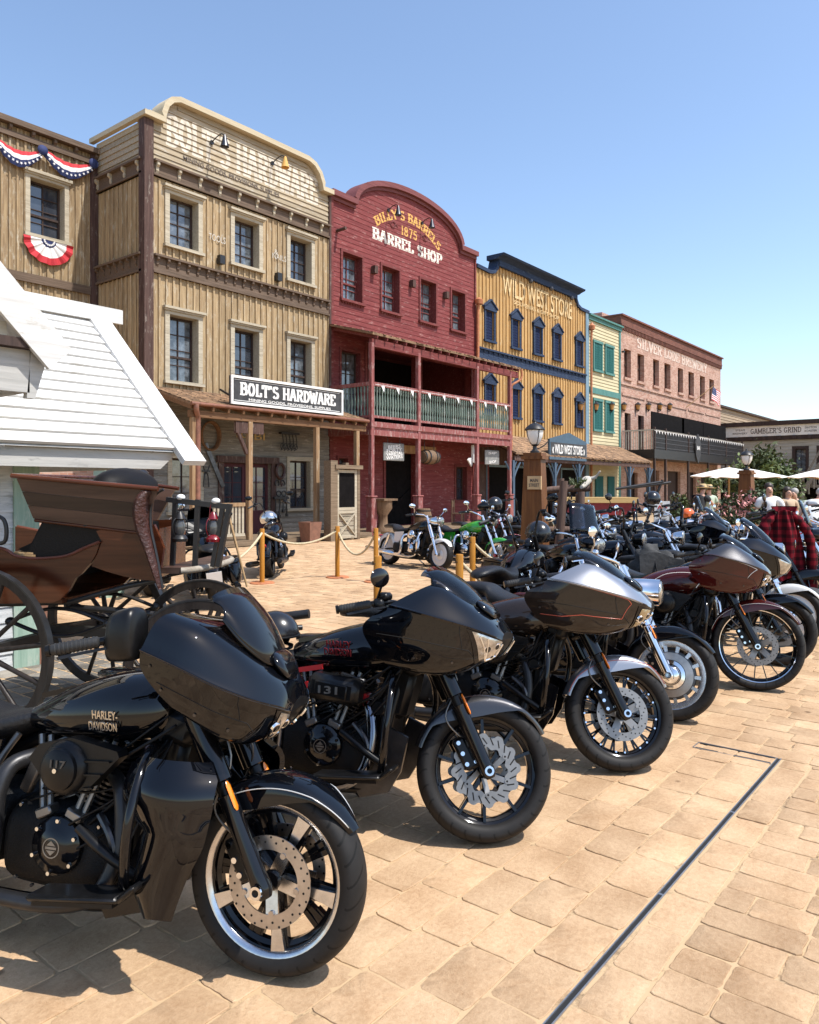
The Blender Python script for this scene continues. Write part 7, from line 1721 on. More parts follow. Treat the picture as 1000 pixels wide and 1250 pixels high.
    if hero:
        for s in (-1, 1):
            F_ = [('horn', lambda m: m.lathe([(0,s*.185),(.03,s*.185),(.036,s*.17),(.036,s*.12)],16,(-.475,0,.585),'y')), ('coil_bracket', lambda m: m.obox((-.90,s*.16,.60),.05,.03,.12,(0,.4,0),bev=.008)), ('oil_line', lambda m: m.tube(curve([(-.98,s*.15,.74),(-1.03,s*.19,.62),(-1.0,s*.19,.50)],5),.012,8)), ('oil_line', lambda m: m.tube(curve([(-.60,s*.17,.50),(-.52,s*.21,.44),(-.50,s*.2,.34)],5),.014,8)), ('cover_plate', lambda m: m.obox((-.62,s*.165,.705),.13,.02,.04,(0,.2,0),bev=.005))]
            for nm, fn in F_: mb = MB(); fn(mb); part(mb, nm, 'satin_black' if nm == 'horn' else 'dark_steel', E_, 40)
    if c.get('lowers'):
        poly = [(-.456,.78),(-.43,.805),(-.19,.80),(-.145,.74),(-.155,.66),(-.21,.53),(-.27,.42),(-.325,.24),(-.37,.33),(-.385,.5),(-.46,.66)]
        for s in (-1, 1):
            G = []
            for t in np.linspace(0, 1, 22):
                # front edge and rear edge of the shield from top to bottom
                fz = .775-.535*t; fx = np.interp(fz, [.24,.40,.51,.64,.72,.775], [-.315,-.26,-.21,-.18,-.175,-.22]); rx = np.interp(fz, [.24,.33,.45,.55,.60,.68,.755,.775], [-.335,-.385,-.365,-.35,-.40,-.435,-.44,-.41]); row = []
                for u in np.linspace(0, 1, 12):
                    y = (.215+.115*math.sin(PI*u*.9+.15)**.6*(1-.55*t)+.01)*(1-.22*max(0,1-t*6)); row.append((rx+(fx-rx)*u+.05*u, s*y, .71-.47*t+.012*math.sin(PI*u)))
                G.append(row)
            mb = MB(); G = np.array(G); mb.grid(G, .02, flip=(s < 0)); lo = part(mb, 'lower_fairing', paint, T, 40)
            mb = MB(); mb.grid(G[6:14, 1:5]+np.array([0,s*.003,0]), .003, flip=(s < 0)); part(mb, 'side_panel', 'satin_black', lo, 60)
            mb = MB(); P = [G[4,k]+np.array([0,s*.003,0]) for k in range(1,9)]+[G[5,9],G[7,10],G[10,10],G[12,9],G[13,7],G[13,5]]
            mb.tube(curve([tuple(np.array(p)+np.array([0,s*.004,0])) for p in P],3), .0022, 5); part(mb, 'pinstripe', 'pinsilver', lo, 180)
    return T

def place(T, lat, d, alpha, lean=7):
    x, y = cam2w(lat, d); fwd = -R_(51.5)-R_(alpha); T.location = (x, y, 0); T.rotation_euler = (-R_(lean), 0, fwd); return T

def recolour(T, mp):
    for o in [T]+list(T.children_recursive):
        if o.type != 'MESH': continue
        for sl in o.material_slots:
            if sl.material and sl.material.name in mp: m = mp[sl.material.name]; sl.link = 'OBJECT'; sl.material = m

def build_bikes():
    LB = [((3.35,3.4),(3.9,4.95)),((3.9,4.95),(4.75,4.6)),((3.9,4.95),(3.7,3.3)),((4.75,4.6),(4.9,3.3))]
    sq = [(3.05,3.15),(4.95,3.1),(4.85,5.15),(3.55,5.0)]
    g = 'big fairing motorcycles in the front row'
    FX1 = Matrix.Translation((-.42,0,1.0)) @ Matrix.Rotation(R_(8),4,'Z') @ Matrix.Rotation(R_(10),4,'Y') @ Matrix.Diagonal((.86,1,1,1)) @ Matrix.Translation((.44,0,-.98))
    b1 = bike(dict(label='gloss black touring motorcycle nearest the camera with silver five spoke wheel and leg shields', hero=True, fairing=True, lowers=True, paint='black_paint', screen='gloss_black', fin_mat='fin', mirror=False, pod=True, grip=(-.56,.40,1.10), fair_x=FX1, fair_v='b', wheel='five', rotor='ring', rotor_arm='brushed', steer=-1, badge_dx=.10, lampq=[(4.15,3.3),(4.9,3.2),(4.82,5.3),(4.3,5.3)], badge=([('HARLEY-',.10),('DAVIDSON',.11)],'letter_silver',.030), air_text=('117',.06,.026,'letter_dark'), fend_line='pinsilver', stripes=[([(.1,2.75),(1.5,2.9),(3,2.85),(4.4,2.9),(4.7,2.5)],'dark_steel')], lens='lens', group=g))
    place(b1, -.463, 2.585, 15)
    b2 = bike(dict(label='gloss black touring motorcycle with scalloped silver brake discs and red engine details', hero=True, fairing=True, fin_mat='fin', paint='black_paint', fender_paint='charcoal_paint', wheel='ten', rotor='wave', wmats=('gloss_black','gloss_black','satin_black','disc_bright','dark_steel'), steer=26, badge=([('HARLEY',.13),('DAVIDSON',.14)],'letter_darkred',.034), air='box', air_text=('131',.10,.036,'disc_bright'), red_bits=True, exhaust='chrome_dark', lampbars=LB, lampq=sq, chin='dark_steel', group=g))
    place(b2, .335, 3.55, 20)
    b3 = bike(dict(label='grey and bronze touring motorcycle with red pinstriped fairing and silver mudguard', hero=True, fairing=True, paint='bronze_paint', top_paint='silver_paint', fender_paint='silver_paint', tank_paint='bronze_paint', wheel='laced', rotor='bright', wmats=('gloss_black','gloss_black','satin_black','disc_bright','chrome'), steer=27, stripes=[([(.5,2.95),(2.2,3.05),(3.1,3.1),(3.3,3.5),(2.95,4.75),(1.5,4.8),(.9,5.05),(.3,5.1)],'pinred')], air='round', lampq=[(3.9,3.6),(4.8,3.3),(4.7,5.2),(3.85,5.6)], lens='lens_amber', fend_line='pinred', fair_x=Matrix.Translation((-.49,0,.015)) @ Matrix.Diagonal((1.14,1,1,1)) @ Matrix.Translation((.49,0,0)), group=g))
    place(b3, 1.215, 4.43, 22)
    b4 = bike(dict(label='black motorcycle with chrome headlamp nacelle, chrome forks and a slotted disc wheel', hero=True, nacelle=True, paint='black_paint', wheel='turbine', rotor='ring', discs=0, wmats=('brushed','dark_steel','chrome','disc_steel','brushed'), chrome='chrome', lamp_mat='chrome', fork='chrome', fork2='chrome', lamp_r=.10, steer=8, fw=.14, grip=(-.62,.42,1.08), shift=False, lever='chrome', group=g))
    place(b4, 1.84, 5.39, 33)
    b5 = bike(dict(label='maroon touring motorcycle with grey fairing top, pale arrow stripe and tall many spoke wheel', hero=True, fairing=True, R=.355, rr=.295, fw=.12, paint='maroon_paint', top_paint='charcoal_paint', fender_paint='maroon_paint', wheel='many', rotor='bright', wmats=('gloss_black','gloss_black','satin_black','disc_bright','chrome'), steer=4, stripes=[([(.9,2.85),(2.6,3.05),(3.2,3.3),(2.6,4.5)],'pinsilver')], tank_stripe='sign_white', lampq=[(4.0,3.5),(4.8,3.3),(4.75,4.7),(4.05,5.4)], fend_line='pinsilver', group=g))
    place(b5, 2.83, 6.2, 27)
    # --- the machines behind: three patterns, copied
    gb = 'motorcycles parked close together across the square'
    P = {}
    P['cruiser'] = bike(dict(label='x', paint='black_paint', wheel='wire', chrome='chrome', fork='chrome', fork2='chrome', lamp_mat='chrome', bags=False, covers=False, discs=1, rotor='bright', wmats=('chrome','chrome','chrome','disc_bright','chrome'), exhaust='chrome', fin_mat='dark_steel', rocker='chrome', cover='chrome', air_mat='chrome', grip=(-.68,.40,1.12), guard=False, lean_=1, group=gb, plate=True))
    P['softail'] = bike(dict(label='x', paint='white_paint', tank_paint='black_paint', wheel='disc', chrome='chrome', fork='chrome', fork2='chrome', lamp_mat='chrome', nacelle=True, discs=0, R=.31, rr=.225, fw=.15, wmats=('white_paint','white_paint','chrome','disc_bright','white_paint'), exhaust='chrome', fin_mat='dark_steel', rocker='chrome', cover='chrome', air_mat='chrome', bags=False, guard_mat='chrome', group=gb, plate=True))
    P['tourer'] = bike(dict(label='x', paint='black_paint', fairing=True, wheel='ten', rotor='bright', chrome='satin_black', wmats=('gloss_black','gloss_black','satin_black','disc_bright','dark_steel'), exhaust='chrome', group=gb, plate=True, tall=True))
    P['bobber'] = bike(dict(label='x', paint='black_paint', wheel='wire', R=.345, rr=.275, fw=.10, chrome='gloss_black', fork='gloss_black', fork2='satin_black', lamp_mat='gloss_black', bags=False, discs=1, wmats=('gloss_black','satin_black','satin_black','disc_bright','dark_steel'), grip=(-.60,.36,1.32), guard=False, group=gb, lamp_r=.085))
    P['screen'] = bike(dict(label='x', paint='black_paint', wheel='ten', chrome='chrome', fork='chrome', fork2='chrome', nacelle=True, lamp_mat='black_paint', shield='screen', discs=1, rotor='bright', wmats=('gloss_black','gloss_black','chrome','disc_bright','brushed'), exhaust='chrome', group=gb, plate=True, guard_mat='chrome'))
    used = set()
    def put(kind, lat, d, alpha, label, tank=None, lean=7, group=None, grp=gb):
        T = P[kind] if kind not in used else copy_tree(P[kind]); used.add(kind)
        place(T, lat, d, alpha, lean); T['label'] = label; T['group'] = grp; T['category'] = 'motorcycle'
        return T, tank
    TK = []
    rows = [
     # row carrying on to the right behind the maroon one
     ('tourer', 3.42, 7.05, 28, 'black touring motorcycle half hidden behind the maroon one', None),
     ('softail', 4.0, 7.95, 30, 'motorcycle with a solid white disc wheel and chrome forks near the right edge', None),
     ('bobber', 4.62, 8.75, 26, 'slim black motorcycle with rubber fork gaiters behind the white disc wheel', None),
     ('cruiser', 5.25, 9.6, 30, 'chrome wire wheeled motorcycle under the hanging plaid shirt', None),
     ('screen', 5.9, 10.5, 28, 'black motorcycle with a smoked screen beyond the plaid shirt', None),
     ('cruiser', 6.6, 11.4, 30, 'chrome cruiser in the row running to the right, red tank', 'red_paint'),
     ('bobber', 7.3, 12.4, 28, 'tall barred black cruiser in front of the man bending in a white shirt', None),
     ('tourer', 8.1, 13.5, 30, 'black faired motorcycle at the far right of the row by the parasol tables', None),
     # second row
     ('screen', 2.15, 8.7, 62, 'black motorcycle with tall smoked screen and round lamp facing the camera by the lamp post', None),
     ('bobber', 3.0, 9.35, 38, 'black high barred motorcycle with a grey bag draped on it', None),
     ('cruiser', 3.75, 10.0, 30, 'black and chrome cruiser behind the screen of the maroon one', None),
     ('tourer', 4.6, 11.0, 30, 'dark touring motorcycle in the second row with a sloping screen', None),
     ('cruiser', 5.4, 11.9, 26, 'chrome cruiser in front of the wooden planter, blue tank', 'blue_paint'),
     # third row
     ('cruiser', 2.5, 11.6, -150, 'black cruiser seen from behind right of the log frame', None),
     ('bobber', 3.3, 12.4, -155, 'dark high barred motorcycle seen from behind in the middle of the crowd', None),
     ('softail', 4.2, 13.4, 20, 'white and chrome motorcycle in the middle of the crowd of machines', None),
     ('cruiser', 5.0, 14.2, -160, 'chrome cruiser parked the other way round in the third row', 'red_paint'),
     ('cruiser', 5.7, 15.4, 20, 'bright chrome cruiser near the two people in hats', None),
     ('tourer', 2.7, 14.2, -150, 'black bagger seen from behind below the yellow and red cart', None),
     ('bobber', 3.7, 15.2, 15, 'black motorcycle standing right under the cart pole', None),
     ('cruiser', 4.5, 16.6, 15, 'chrome cruiser beside the white price board', None),
     ('screen', 6.6, 16.2, 25, 'motorcycle with a clear screen behind the wooden planter', None),
     ('bobber', 4.9, 12.6, 24, 'black motorcycle squeezed between the blue tanked cruiser and the white one', None),
     ('cruiser', 3.1, 10.9, 24, 'chrome cruiser right behind the grey canvas bag', None),
     ('cruiser', 1.9, 13.2, -140, 'dark cruiser parked behind the brown lamp post', None),
    ]
    for kind, lat, d, al, lb, tk in rows:
        T, tk = put(kind, lat, d, al, lb, tk); TK.append((T, tk))
    g2 = 'motorcycles standing in front of the red barrel shop'
    for kind, lat, d, al, lb, tk in (
     ('softail', .60, 15.1, 50, 'white and black motorcycle with solid white front wheel before the red shop', None),
     ('cruiser', 1.75, 15.0, 42, 'motorcycle with a bright green tank before the red shop', 'green_paint'),
     ('cruiser', 2.2, 16.2, 46, 'motorcycle with a dark red tank behind the green tanked one', 'red_paint'),
     ('bobber', 2.75, 17.3, 46, 'dark motorcycle with a black helmet on its bars behind the red tanked one', None)):
        T, tk = put(kind, lat, d, al, lb, tk, grp=g2); TK.append((T, tk))
    g3 = 'motorcycles seen from behind by the hardware porch'
    for kind, lat, d, al, lb, tk in (
     ('bobber', -2.62, 15.6, -92, 'black motorcycle seen from behind with a silver helmet on its mirror', None),
     ('tourer', -3.15, 12.0, -108, 'black motorcycle with a white number plate seen from behind beyond the carriage footboard', None),
     ('cruiser', -4.2, 13.2, -100, 'chrome mirrored motorcycle by the white picket railing, behind the carriage', None),
     ('bobber', 1.60, 8.9, -62, 'slim black motorcycle seen from behind at the foot of the brown lamp post', None)):
        T, tk = put(kind, lat, d, al, lb, tk, grp=g3); TK.append((T, tk))
    for T, tk in TK:
        if tk:
            for o in T.children:
                if o.name.split('.')[0] in ('fuel_tank', 'side_cover', 'front_fender', 'rear_fender'):
                    for sl in o.material_slots: sl.link = 'OBJECT'; sl.material = M[tk]
# ------------------------------------------------------------------ carriage
def wagon_wheel(par, loc, R, axis_ang, name='wheel', n=12, parent_inv=None):
    mb = MB(); w = .045
    mb.lathe([(R-.012,-w/2),(R-.012,w/2),(R-.065,w/2-.006),(R-.065,-w/2+.006)], 48, axis='y', closed=True)
    for k in range(n):
        a = 2*PI*(k+.3)/n; mb.tube([(.05*math.cos(a),0,.05*math.sin(a)),(.5*R*math.cos(a),0,.5*R*math.sin(a)),((R-.06)*math.cos(a),0,(R-.06)*math.sin(a))],[.022,.016,.018],8)
    mb.lathe([(.0,-.15),(.035,-.15),(.042,-.10),(.06,-.07),(.075,-.03),(.075,.03),(.06,.07),(.045,.12),(0,.12)], 16, axis='y')
    o = part(mb, name, 'wheel_wood', par, 45)
    o.matrix_local = (parent_inv or Matrix.Identity(4)) @ Matrix.Translation(loc) @ Matrix.Rotation(axis_ang, 4, 'Z')
    mb = MB(); mb.lathe([(R-.0115,-w/2-.002),(R,-w/2-.002),(R,w/2+.002),(R-.0115,w/2+.002)], 48, axis='y', closed=True); part(mb, 'iron_tyre', 'iron_black', o, 45)
    mb = MB(); mb.lathe([(.045,-.155),(.05,-.15),(.05,-.12),(.044,-.115)], 16, axis='y', closed=True); mb.lathe([(.079,-.03),(.079,.03),(.0755,.03),(.0755,-.03)], 16, axis='y', closed=True); part(mb, 'hub_band', 'iron_black', o, 45)
    return o
def build_carriage():
    ang = math.atan2(-.85, .53); T = thing('carriage', 'old brown wooden horse carriage with big spoked wheels and a tooled leather arm', 'carriage', (3.07,5.10,0), ang)
    inv = Matrix.Rotation(-ang,4,'Z') @ Matrix.Translation((-3.07,-5.10,0))
    q = lambda u, v: ((u-114)*.00552, 1.65-(v-595)*.00552)
    W1, W2, W3, W4 = (2.17,5.35), (3.37,5.88), (3.71,5.07), (3.04,4.20)
    ra = math.atan2(W2[1]-W1[1], W2[0]-W1[0])-PI/2; fa = math.atan2(W3[1]-W4[1], W3[0]-W4[0])-PI/2
    for w, R, a in ((W1,.56,ra),(W2,.56,ra),(W3,.46,fa),(W4,.46,fa)): wagon_wheel(T, (w[0],w[1],R), R, a, parent_inv=inv)
    loc = lambda w, z: tuple(inv @ Vector((w[0],w[1],z)))
    side = [q(*p) for p in ((-95,652),(-40,662),(0,671),(13,678.5),(32,682),(58,681.5),(83,678),(105,668.5),(124,661),(119,676),(112,687),(100,700),(92,706),(83,722),(72,733),(61,736.5),(0,738.5),(-95,738))]
    mb = MB()
    for y in (-.46, .43): mb.prism(side, y, y+.03)
    mb.box(side[0][0], side[-4][0], -.43, .43, side[-1][1]+.0, side[-1][1]+.03); part(mb, 'body_side', 'carriage_wood', T)
    mb = MB()
    for y in (-.466, .46):
        P = [(p[0], y, p[1]) for p in side[:9]]; mb.tube(curve([tuple(p) for p in P],3), .011, 6)
    part(mb, 'body_moulding', 'leather_bag', T, 60)
    ris = [q(*p) for p in ((112,691),(119,676),(125,661),(118,648),(152,642),(192,640),(204,668),(198,708),(176,707),(153,703),(130,697))]
    mb = MB()
    mb.prism(ris, -.45, -.422); mb.prism([(p[0]-.22, max(p[1], 1.20+.001*k)) for k, p in enumerate(ris)], .42, .448)
    mb.add([(q(196,0)[0],-.42,q(0,706)[1]),(q(165,0)[0],.42,q(0,706)[1]),(q(165,0)[0],.42,q(0,645)[1]),(q(196,0)[0],-.42,q(0,645)[1])],[(0,1,2,3)]); part(mb, 'seat_riser', 'carriage_wood', T)
    mb = MB(); lin = [q(*p) for p in ((44,634),(125,643),(126,661),(104,669),(82,678),(58,681),(36,682),(10,672),(28,664))]; mb.prism(lin, -.40, .42); mb.box(q(-95,0)[0], q(40,0)[0], -.42, .42, q(0,715)[1], q(0,708)[1]); part(mb, 'lining', 'carriage_lining', T)
    # flared seat box of three planks a side
    mb = MB(); A, B, C_, D = q(27,583), q(204,599), q(180,648), q(42,633)
    for y, s in ((-.50,-1), (.47,1)):
        for k in range(3):
            f0, f1 = k/3+.004, (k+1)/3-.004; L = lambda P, Q, f: (P[0]+(Q[0]-P[0])*f, P[1]+(Q[1]-P[1])*f)
            a, b, c, d = L(A,D,f0), L(B,C_,f0), L(B,C_,f1), L(A,D,f1); yy = lambda f: y+s*(.06*(1-f)); t = (2.4,.85,2.0)[k]  # tone paints the outer planks as lit, the middle one dark
            sh = .36 if s > 0 else 0.0; vs = [(a[0],yy(f0),a[1]),(b[0]-sh,yy(f0),b[1]),(c[0]-sh,yy(f1),c[1]),(d[0],yy(f1),d[1])]; vs += [(p[0],p[1]+.028,p[2]) for p in vs]
            mb.add(vs, [(0,3,2,1),(4,5,6,7),(0,1,5,4),(1,2,6,5),(2,3,7,6),(3,0,4,7)], 0, t)
    vs = [(A[0],-.53,A[1]),(A[0],.50,A[1]),(D[0],.46,D[1]),(D[0],-.46,D[1])]; vs += [(p[0]+.028,p[1],p[2]) for p in vs]; mb.add(vs,[(0,3,2,1),(4,5,6,7),(0,1,5,4),(1,2,6,5),(2,3,7,6),(3,0,4,7)],0,1.0)
    part(mb, 'seat_box', 'carriage_dark', T)
    mb = MB()
    for y, sh in ((-.575,0),(.575,.36)): mb.tube([(A[0]-.02,y,A[1]+.012),(B[0]+.02-sh,y,B[1]+.012)], .016, 8); mb.tube([(D[0],y*.83,D[1]-.01),(C_[0]-sh,y*.83,C_[1]-.01)], .014, 8)
    mb.tube([(A[0]-.02,-.575,A[1]+.012),(A[0]-.02,.575,A[1]+.012)], .016, 8); part(mb, 'seat_rail', 'carriage_wood', T, 60)
    mb = MB(); mb.beam((q(112,0)[0],-.535,q(0,592)[1]),(q(108,0)[0],-.475,q(0,642)[1]),.03,.03); part(mb, 'iron_strap', 'iron_black', T)
    for s in (-1,):
        P = [q(*p) for p in ((196,599),(188,606),(184,622),(186,645),(193,668),(200,692),(206,716))]; mb = MB()
        mb.tube([tuple(c) for c in cr([(p[0], s*.52, p[1]) for p in P], 4)], [float(r) for r in cr([[.06],[.10],[.115],[.095],[.07],[.055],[.028]], 4)[:,0]], 12, flat=.42); part(mb, 'leather_arm', 'leather', T, 60)
        mb = MB(); mb.tube([tuple(c) for c in cr([(p[0]+.075*(1-k/7), s*.52, p[1]+.01) for k, p in enumerate(P)], 4)], .010, 6); part(mb, 'piping', 'iron_black', T, 60)
    # hood, footboard, lamp bar
    mb = MB(); c = q(115,597); mb.sup([(c[0]-.15,0,c[1],.10,.06,.02,2),(c[0]-.11,0,c[1]+.01,.30,.11,.02,2.2),(c[0],0,c[1]+.02,.38,.135,.02,2.2),(c[0]+.11,0,c[1]+.01,.30,.10,.02,2.2),(c[0]+.16,0,c[1],.10,.04,.02,2)], 20); part(mb, 'folded_hood', 'carriage_lining', T, 60)
    mb = MB(); x0, x1 = q(200,0)[0], q(243,0)[0]; pl = [(x0,-.44)]+[(x0+(x1-x0)*(.55+.45*math.cos(a)), .44*math.sin(a)) for a in np.linspace(-PI/2,PI/2,17)]+[(x0,.44)]
    for k in range(3):
        ya, yb = -.44+.2935*k, -.44+.2935*(k+1)-.006; xe = lambda y: x0+(x1-x0)*(.55+.45*math.sqrt(max(0,1-(y/.44)**2)))
        yy = np.linspace(ya,yb,7); mb.prism([(x0,ya)]+[(xe(y),y) for y in yy]+[(x0,yb)], 1.075, 1.115, 0, (1.9,1.6,2.1)[k], 'xy')
    fb = part(mb, 'footboard', 'carriage_dark', T)
    mb = MB(); mb.tube([(p[0]+.008,p[1],1.096) for p in pl[1:-1]], .022, 8); part(mb, 'edge_band', 'pale_edge', fb, 60)
    mb = MB(); by = -.30; b0, b1 = q(196,610), q(277,619)
    mb.beam((b0[0],by,b0[1]),(b1[0],by,b1[1]),.035,.035); mb.beam((b1[0],by,b1[1]+.02),(q(262,0)[0],by,1.11),.04,.03); mb.beam((q(268,0)[0],by,b1[1]),(q(255,0)[0],by,1.11),.03,.03); mb.beam((q(207,0)[0],by,b0[1]),(q(203,0)[0],by,1.1),.03,.03); mb.beam((q(236,0)[0],by,b0[1]),(q(232,0)[0],by,1.1),.03,.03)
    lb = part(mb, 'lamp_bar', 'iron_black', T)
    mb = MB()
    for u in (214, 259): p = q(u, 609.5 if u < 230 else 614); mb.ell((p[0],by,p[1]+.012), .03,.03,.022, 12, 8); 
    part(mb, 'white_knob', 'sign_white', lb, 180)
    # undercarriage
    mb = MB()
    mb.beam(loc(W1,.56), loc(W2,.56), .06, .06); mb.beam(loc(W4,.46), loc(W3,.46), .06, .06)
    m1 = [(a+b)/2 for a, b in zip(loc(W1,.6), loc(W2,.6))]; m2 = [(a+b)/2 for a, b in zip(loc(W4,.55), loc(W3,.55))]
    mb.beam(m1, m2, .06, .07)
    for y in (-.36, .36):
        mb.tube([(q(-95,0)[0],y,q(0,746)[1]),(q(75,0)[0],y,q(0,738)[1]),(q(150,0)[0],y,q(0,717)[1]),(q(205,0)[0],y,q(0,706)[1])], .018, 8)
        for cx, z in ((-.30,.72),(.62,.66)):
            for s in (-1,1): mb.tube(curve([(cx-.36,y,z),(cx-.15,y,z+s*.075),(cx,y,z+s*.095),(cx+.15,y,z+s*.075),(cx+.36,y,z)],5), .014, 6)
            mb.ell((cx-.36,y,z),.03,.04,.03,10,6); mb.ell((cx+.36,y,z),.03,.04,.03,10,6)
    mb.tube(curve([(q(60,0)[0],-.2,.80),(.3,-.1,.74),(.75,.0,.62),(1.25,.28,.60)],4), .022, 8); mb.tube([(1.0,.30,.66),(1.30,.30,.70)], .035, 10)
    part(mb, 'undercarriage', 'iron_black', T, 60)
    mb = MB(); mb.tube([(q(-60,0)[0],-.5,q(0,628)[1])]+curve([(q(-10,0)[0],-.5,q(0,628)[1]),(q(3,0)[0],-.5,q(0,634)[1]),(q(7,0)[0],-.5,q(0,648)[1]),(q(4,0)[0],-.5,q(0,662)[1]),(q(-12,0)[0],-.5,q(0,664)[1])],4), .014, 8); part(mb, 'grab_rail', 'iron_black', T, 60)
    wp = lambda X, Y, Z: tuple(Matrix.Translation((3.07,5.10,0)) @ Matrix.Rotation(ang,4,'Z') @ Vector((X,Y,Z)))
    # loose things on the carriage
    def lantern(u, v, mat, lb_):
        p = q(u, v); t = thing('lantern', lb_, 'lantern', wp(p[0], by, p[1]), group='lanterns hung on the carriage bar'); h = .30
        mb = MB(); mb.lathe([(0,0),(.075,0),(.08,.03),(.06,.06),(.035,.075)],14); mb.lathe([(.035,.22),(.06,.235),(.045,.27),(.02,.31),(0,.31)],14); part(mb, 'frame', mat, t, 40)
        mb = MB(); mb.lathe([(.038,.076),(.055,.12),(.055,.17),(.036,.219)],14); part(mb, 'globe', 'glass_clear', t, 60)
        mb = MB()
        for s in (-1,1): mb.tube(curve([(s*.06,0,.05),(s*.088,0,.12),(s*.085,0,.20),(s*.05,0,.245)],4), .006, 6)
        mb.tube(curve([(-.05,0,.25),(-.04,0,.36),(0,0,.42),(.04,0,.36),(.05,0,.25)],4), .0035, 5); part(mb, 'handle', mat, t, 60); t.scale = (.66,.66,.66)
    lantern(213, 662, 'iron_black', 'black storm lantern hung on the left of the carriage bar'); lantern(256, 662, 'red_lantern', 'red storm lantern hung on the right of the carriage bar')
    p = q(268, 632); p2 = q(292, 722); mb = MB(); mb.cyl((0,0,0), (p2[0]-p[0],0,p2[1]-p[1]), .010, .007, 6); o = mb.build('whip', 'pole_wood', None, 60, loc=wp(p[0]-.03, -.10, p[1])); o.rotation_euler = (0,0,ang); tag(o, 'long pale whip stick leaning off the front of the carriage', 'whip')
    p = q(45, 676); t = thing('leather_roll', 'red brown leather bed roll strapped up on the carriage floor', 'bed roll', wp(p[0], -.34, p[1]-.03), ang)
    mb = MB(); mb.tube([(-.12,0,.0),(-.115,0,0),(.115,0,0),(.12,0,0)],[.03,.055,.055,.03],14); part(mb, 'roll','leather_bag',t,50)
    mb = MB(); 
    for x in (-.05,.05): mb.lathe([(.056,-.008),(.059,-.008),(.059,.008),(.056,.008)],14,(x,0,0),'x'); 
    part(mb,'strap','rope',t,50)
    p = q(16, 676); mb = MB(); 
    for k in range(4): mb.obox((0,0,.014*k), .2-.02*k, .18, .012, (0,.06,.1*k), 0, 1.0)
    o = mb.build('wood_slats', 'pole_wood', None, loc=wp(p[0], -.33, p[1]-.045)); o.rotation_euler = (0,0,ang); tag(o, 'small pile of pale wooden slats on the carriage floor', 'slats')

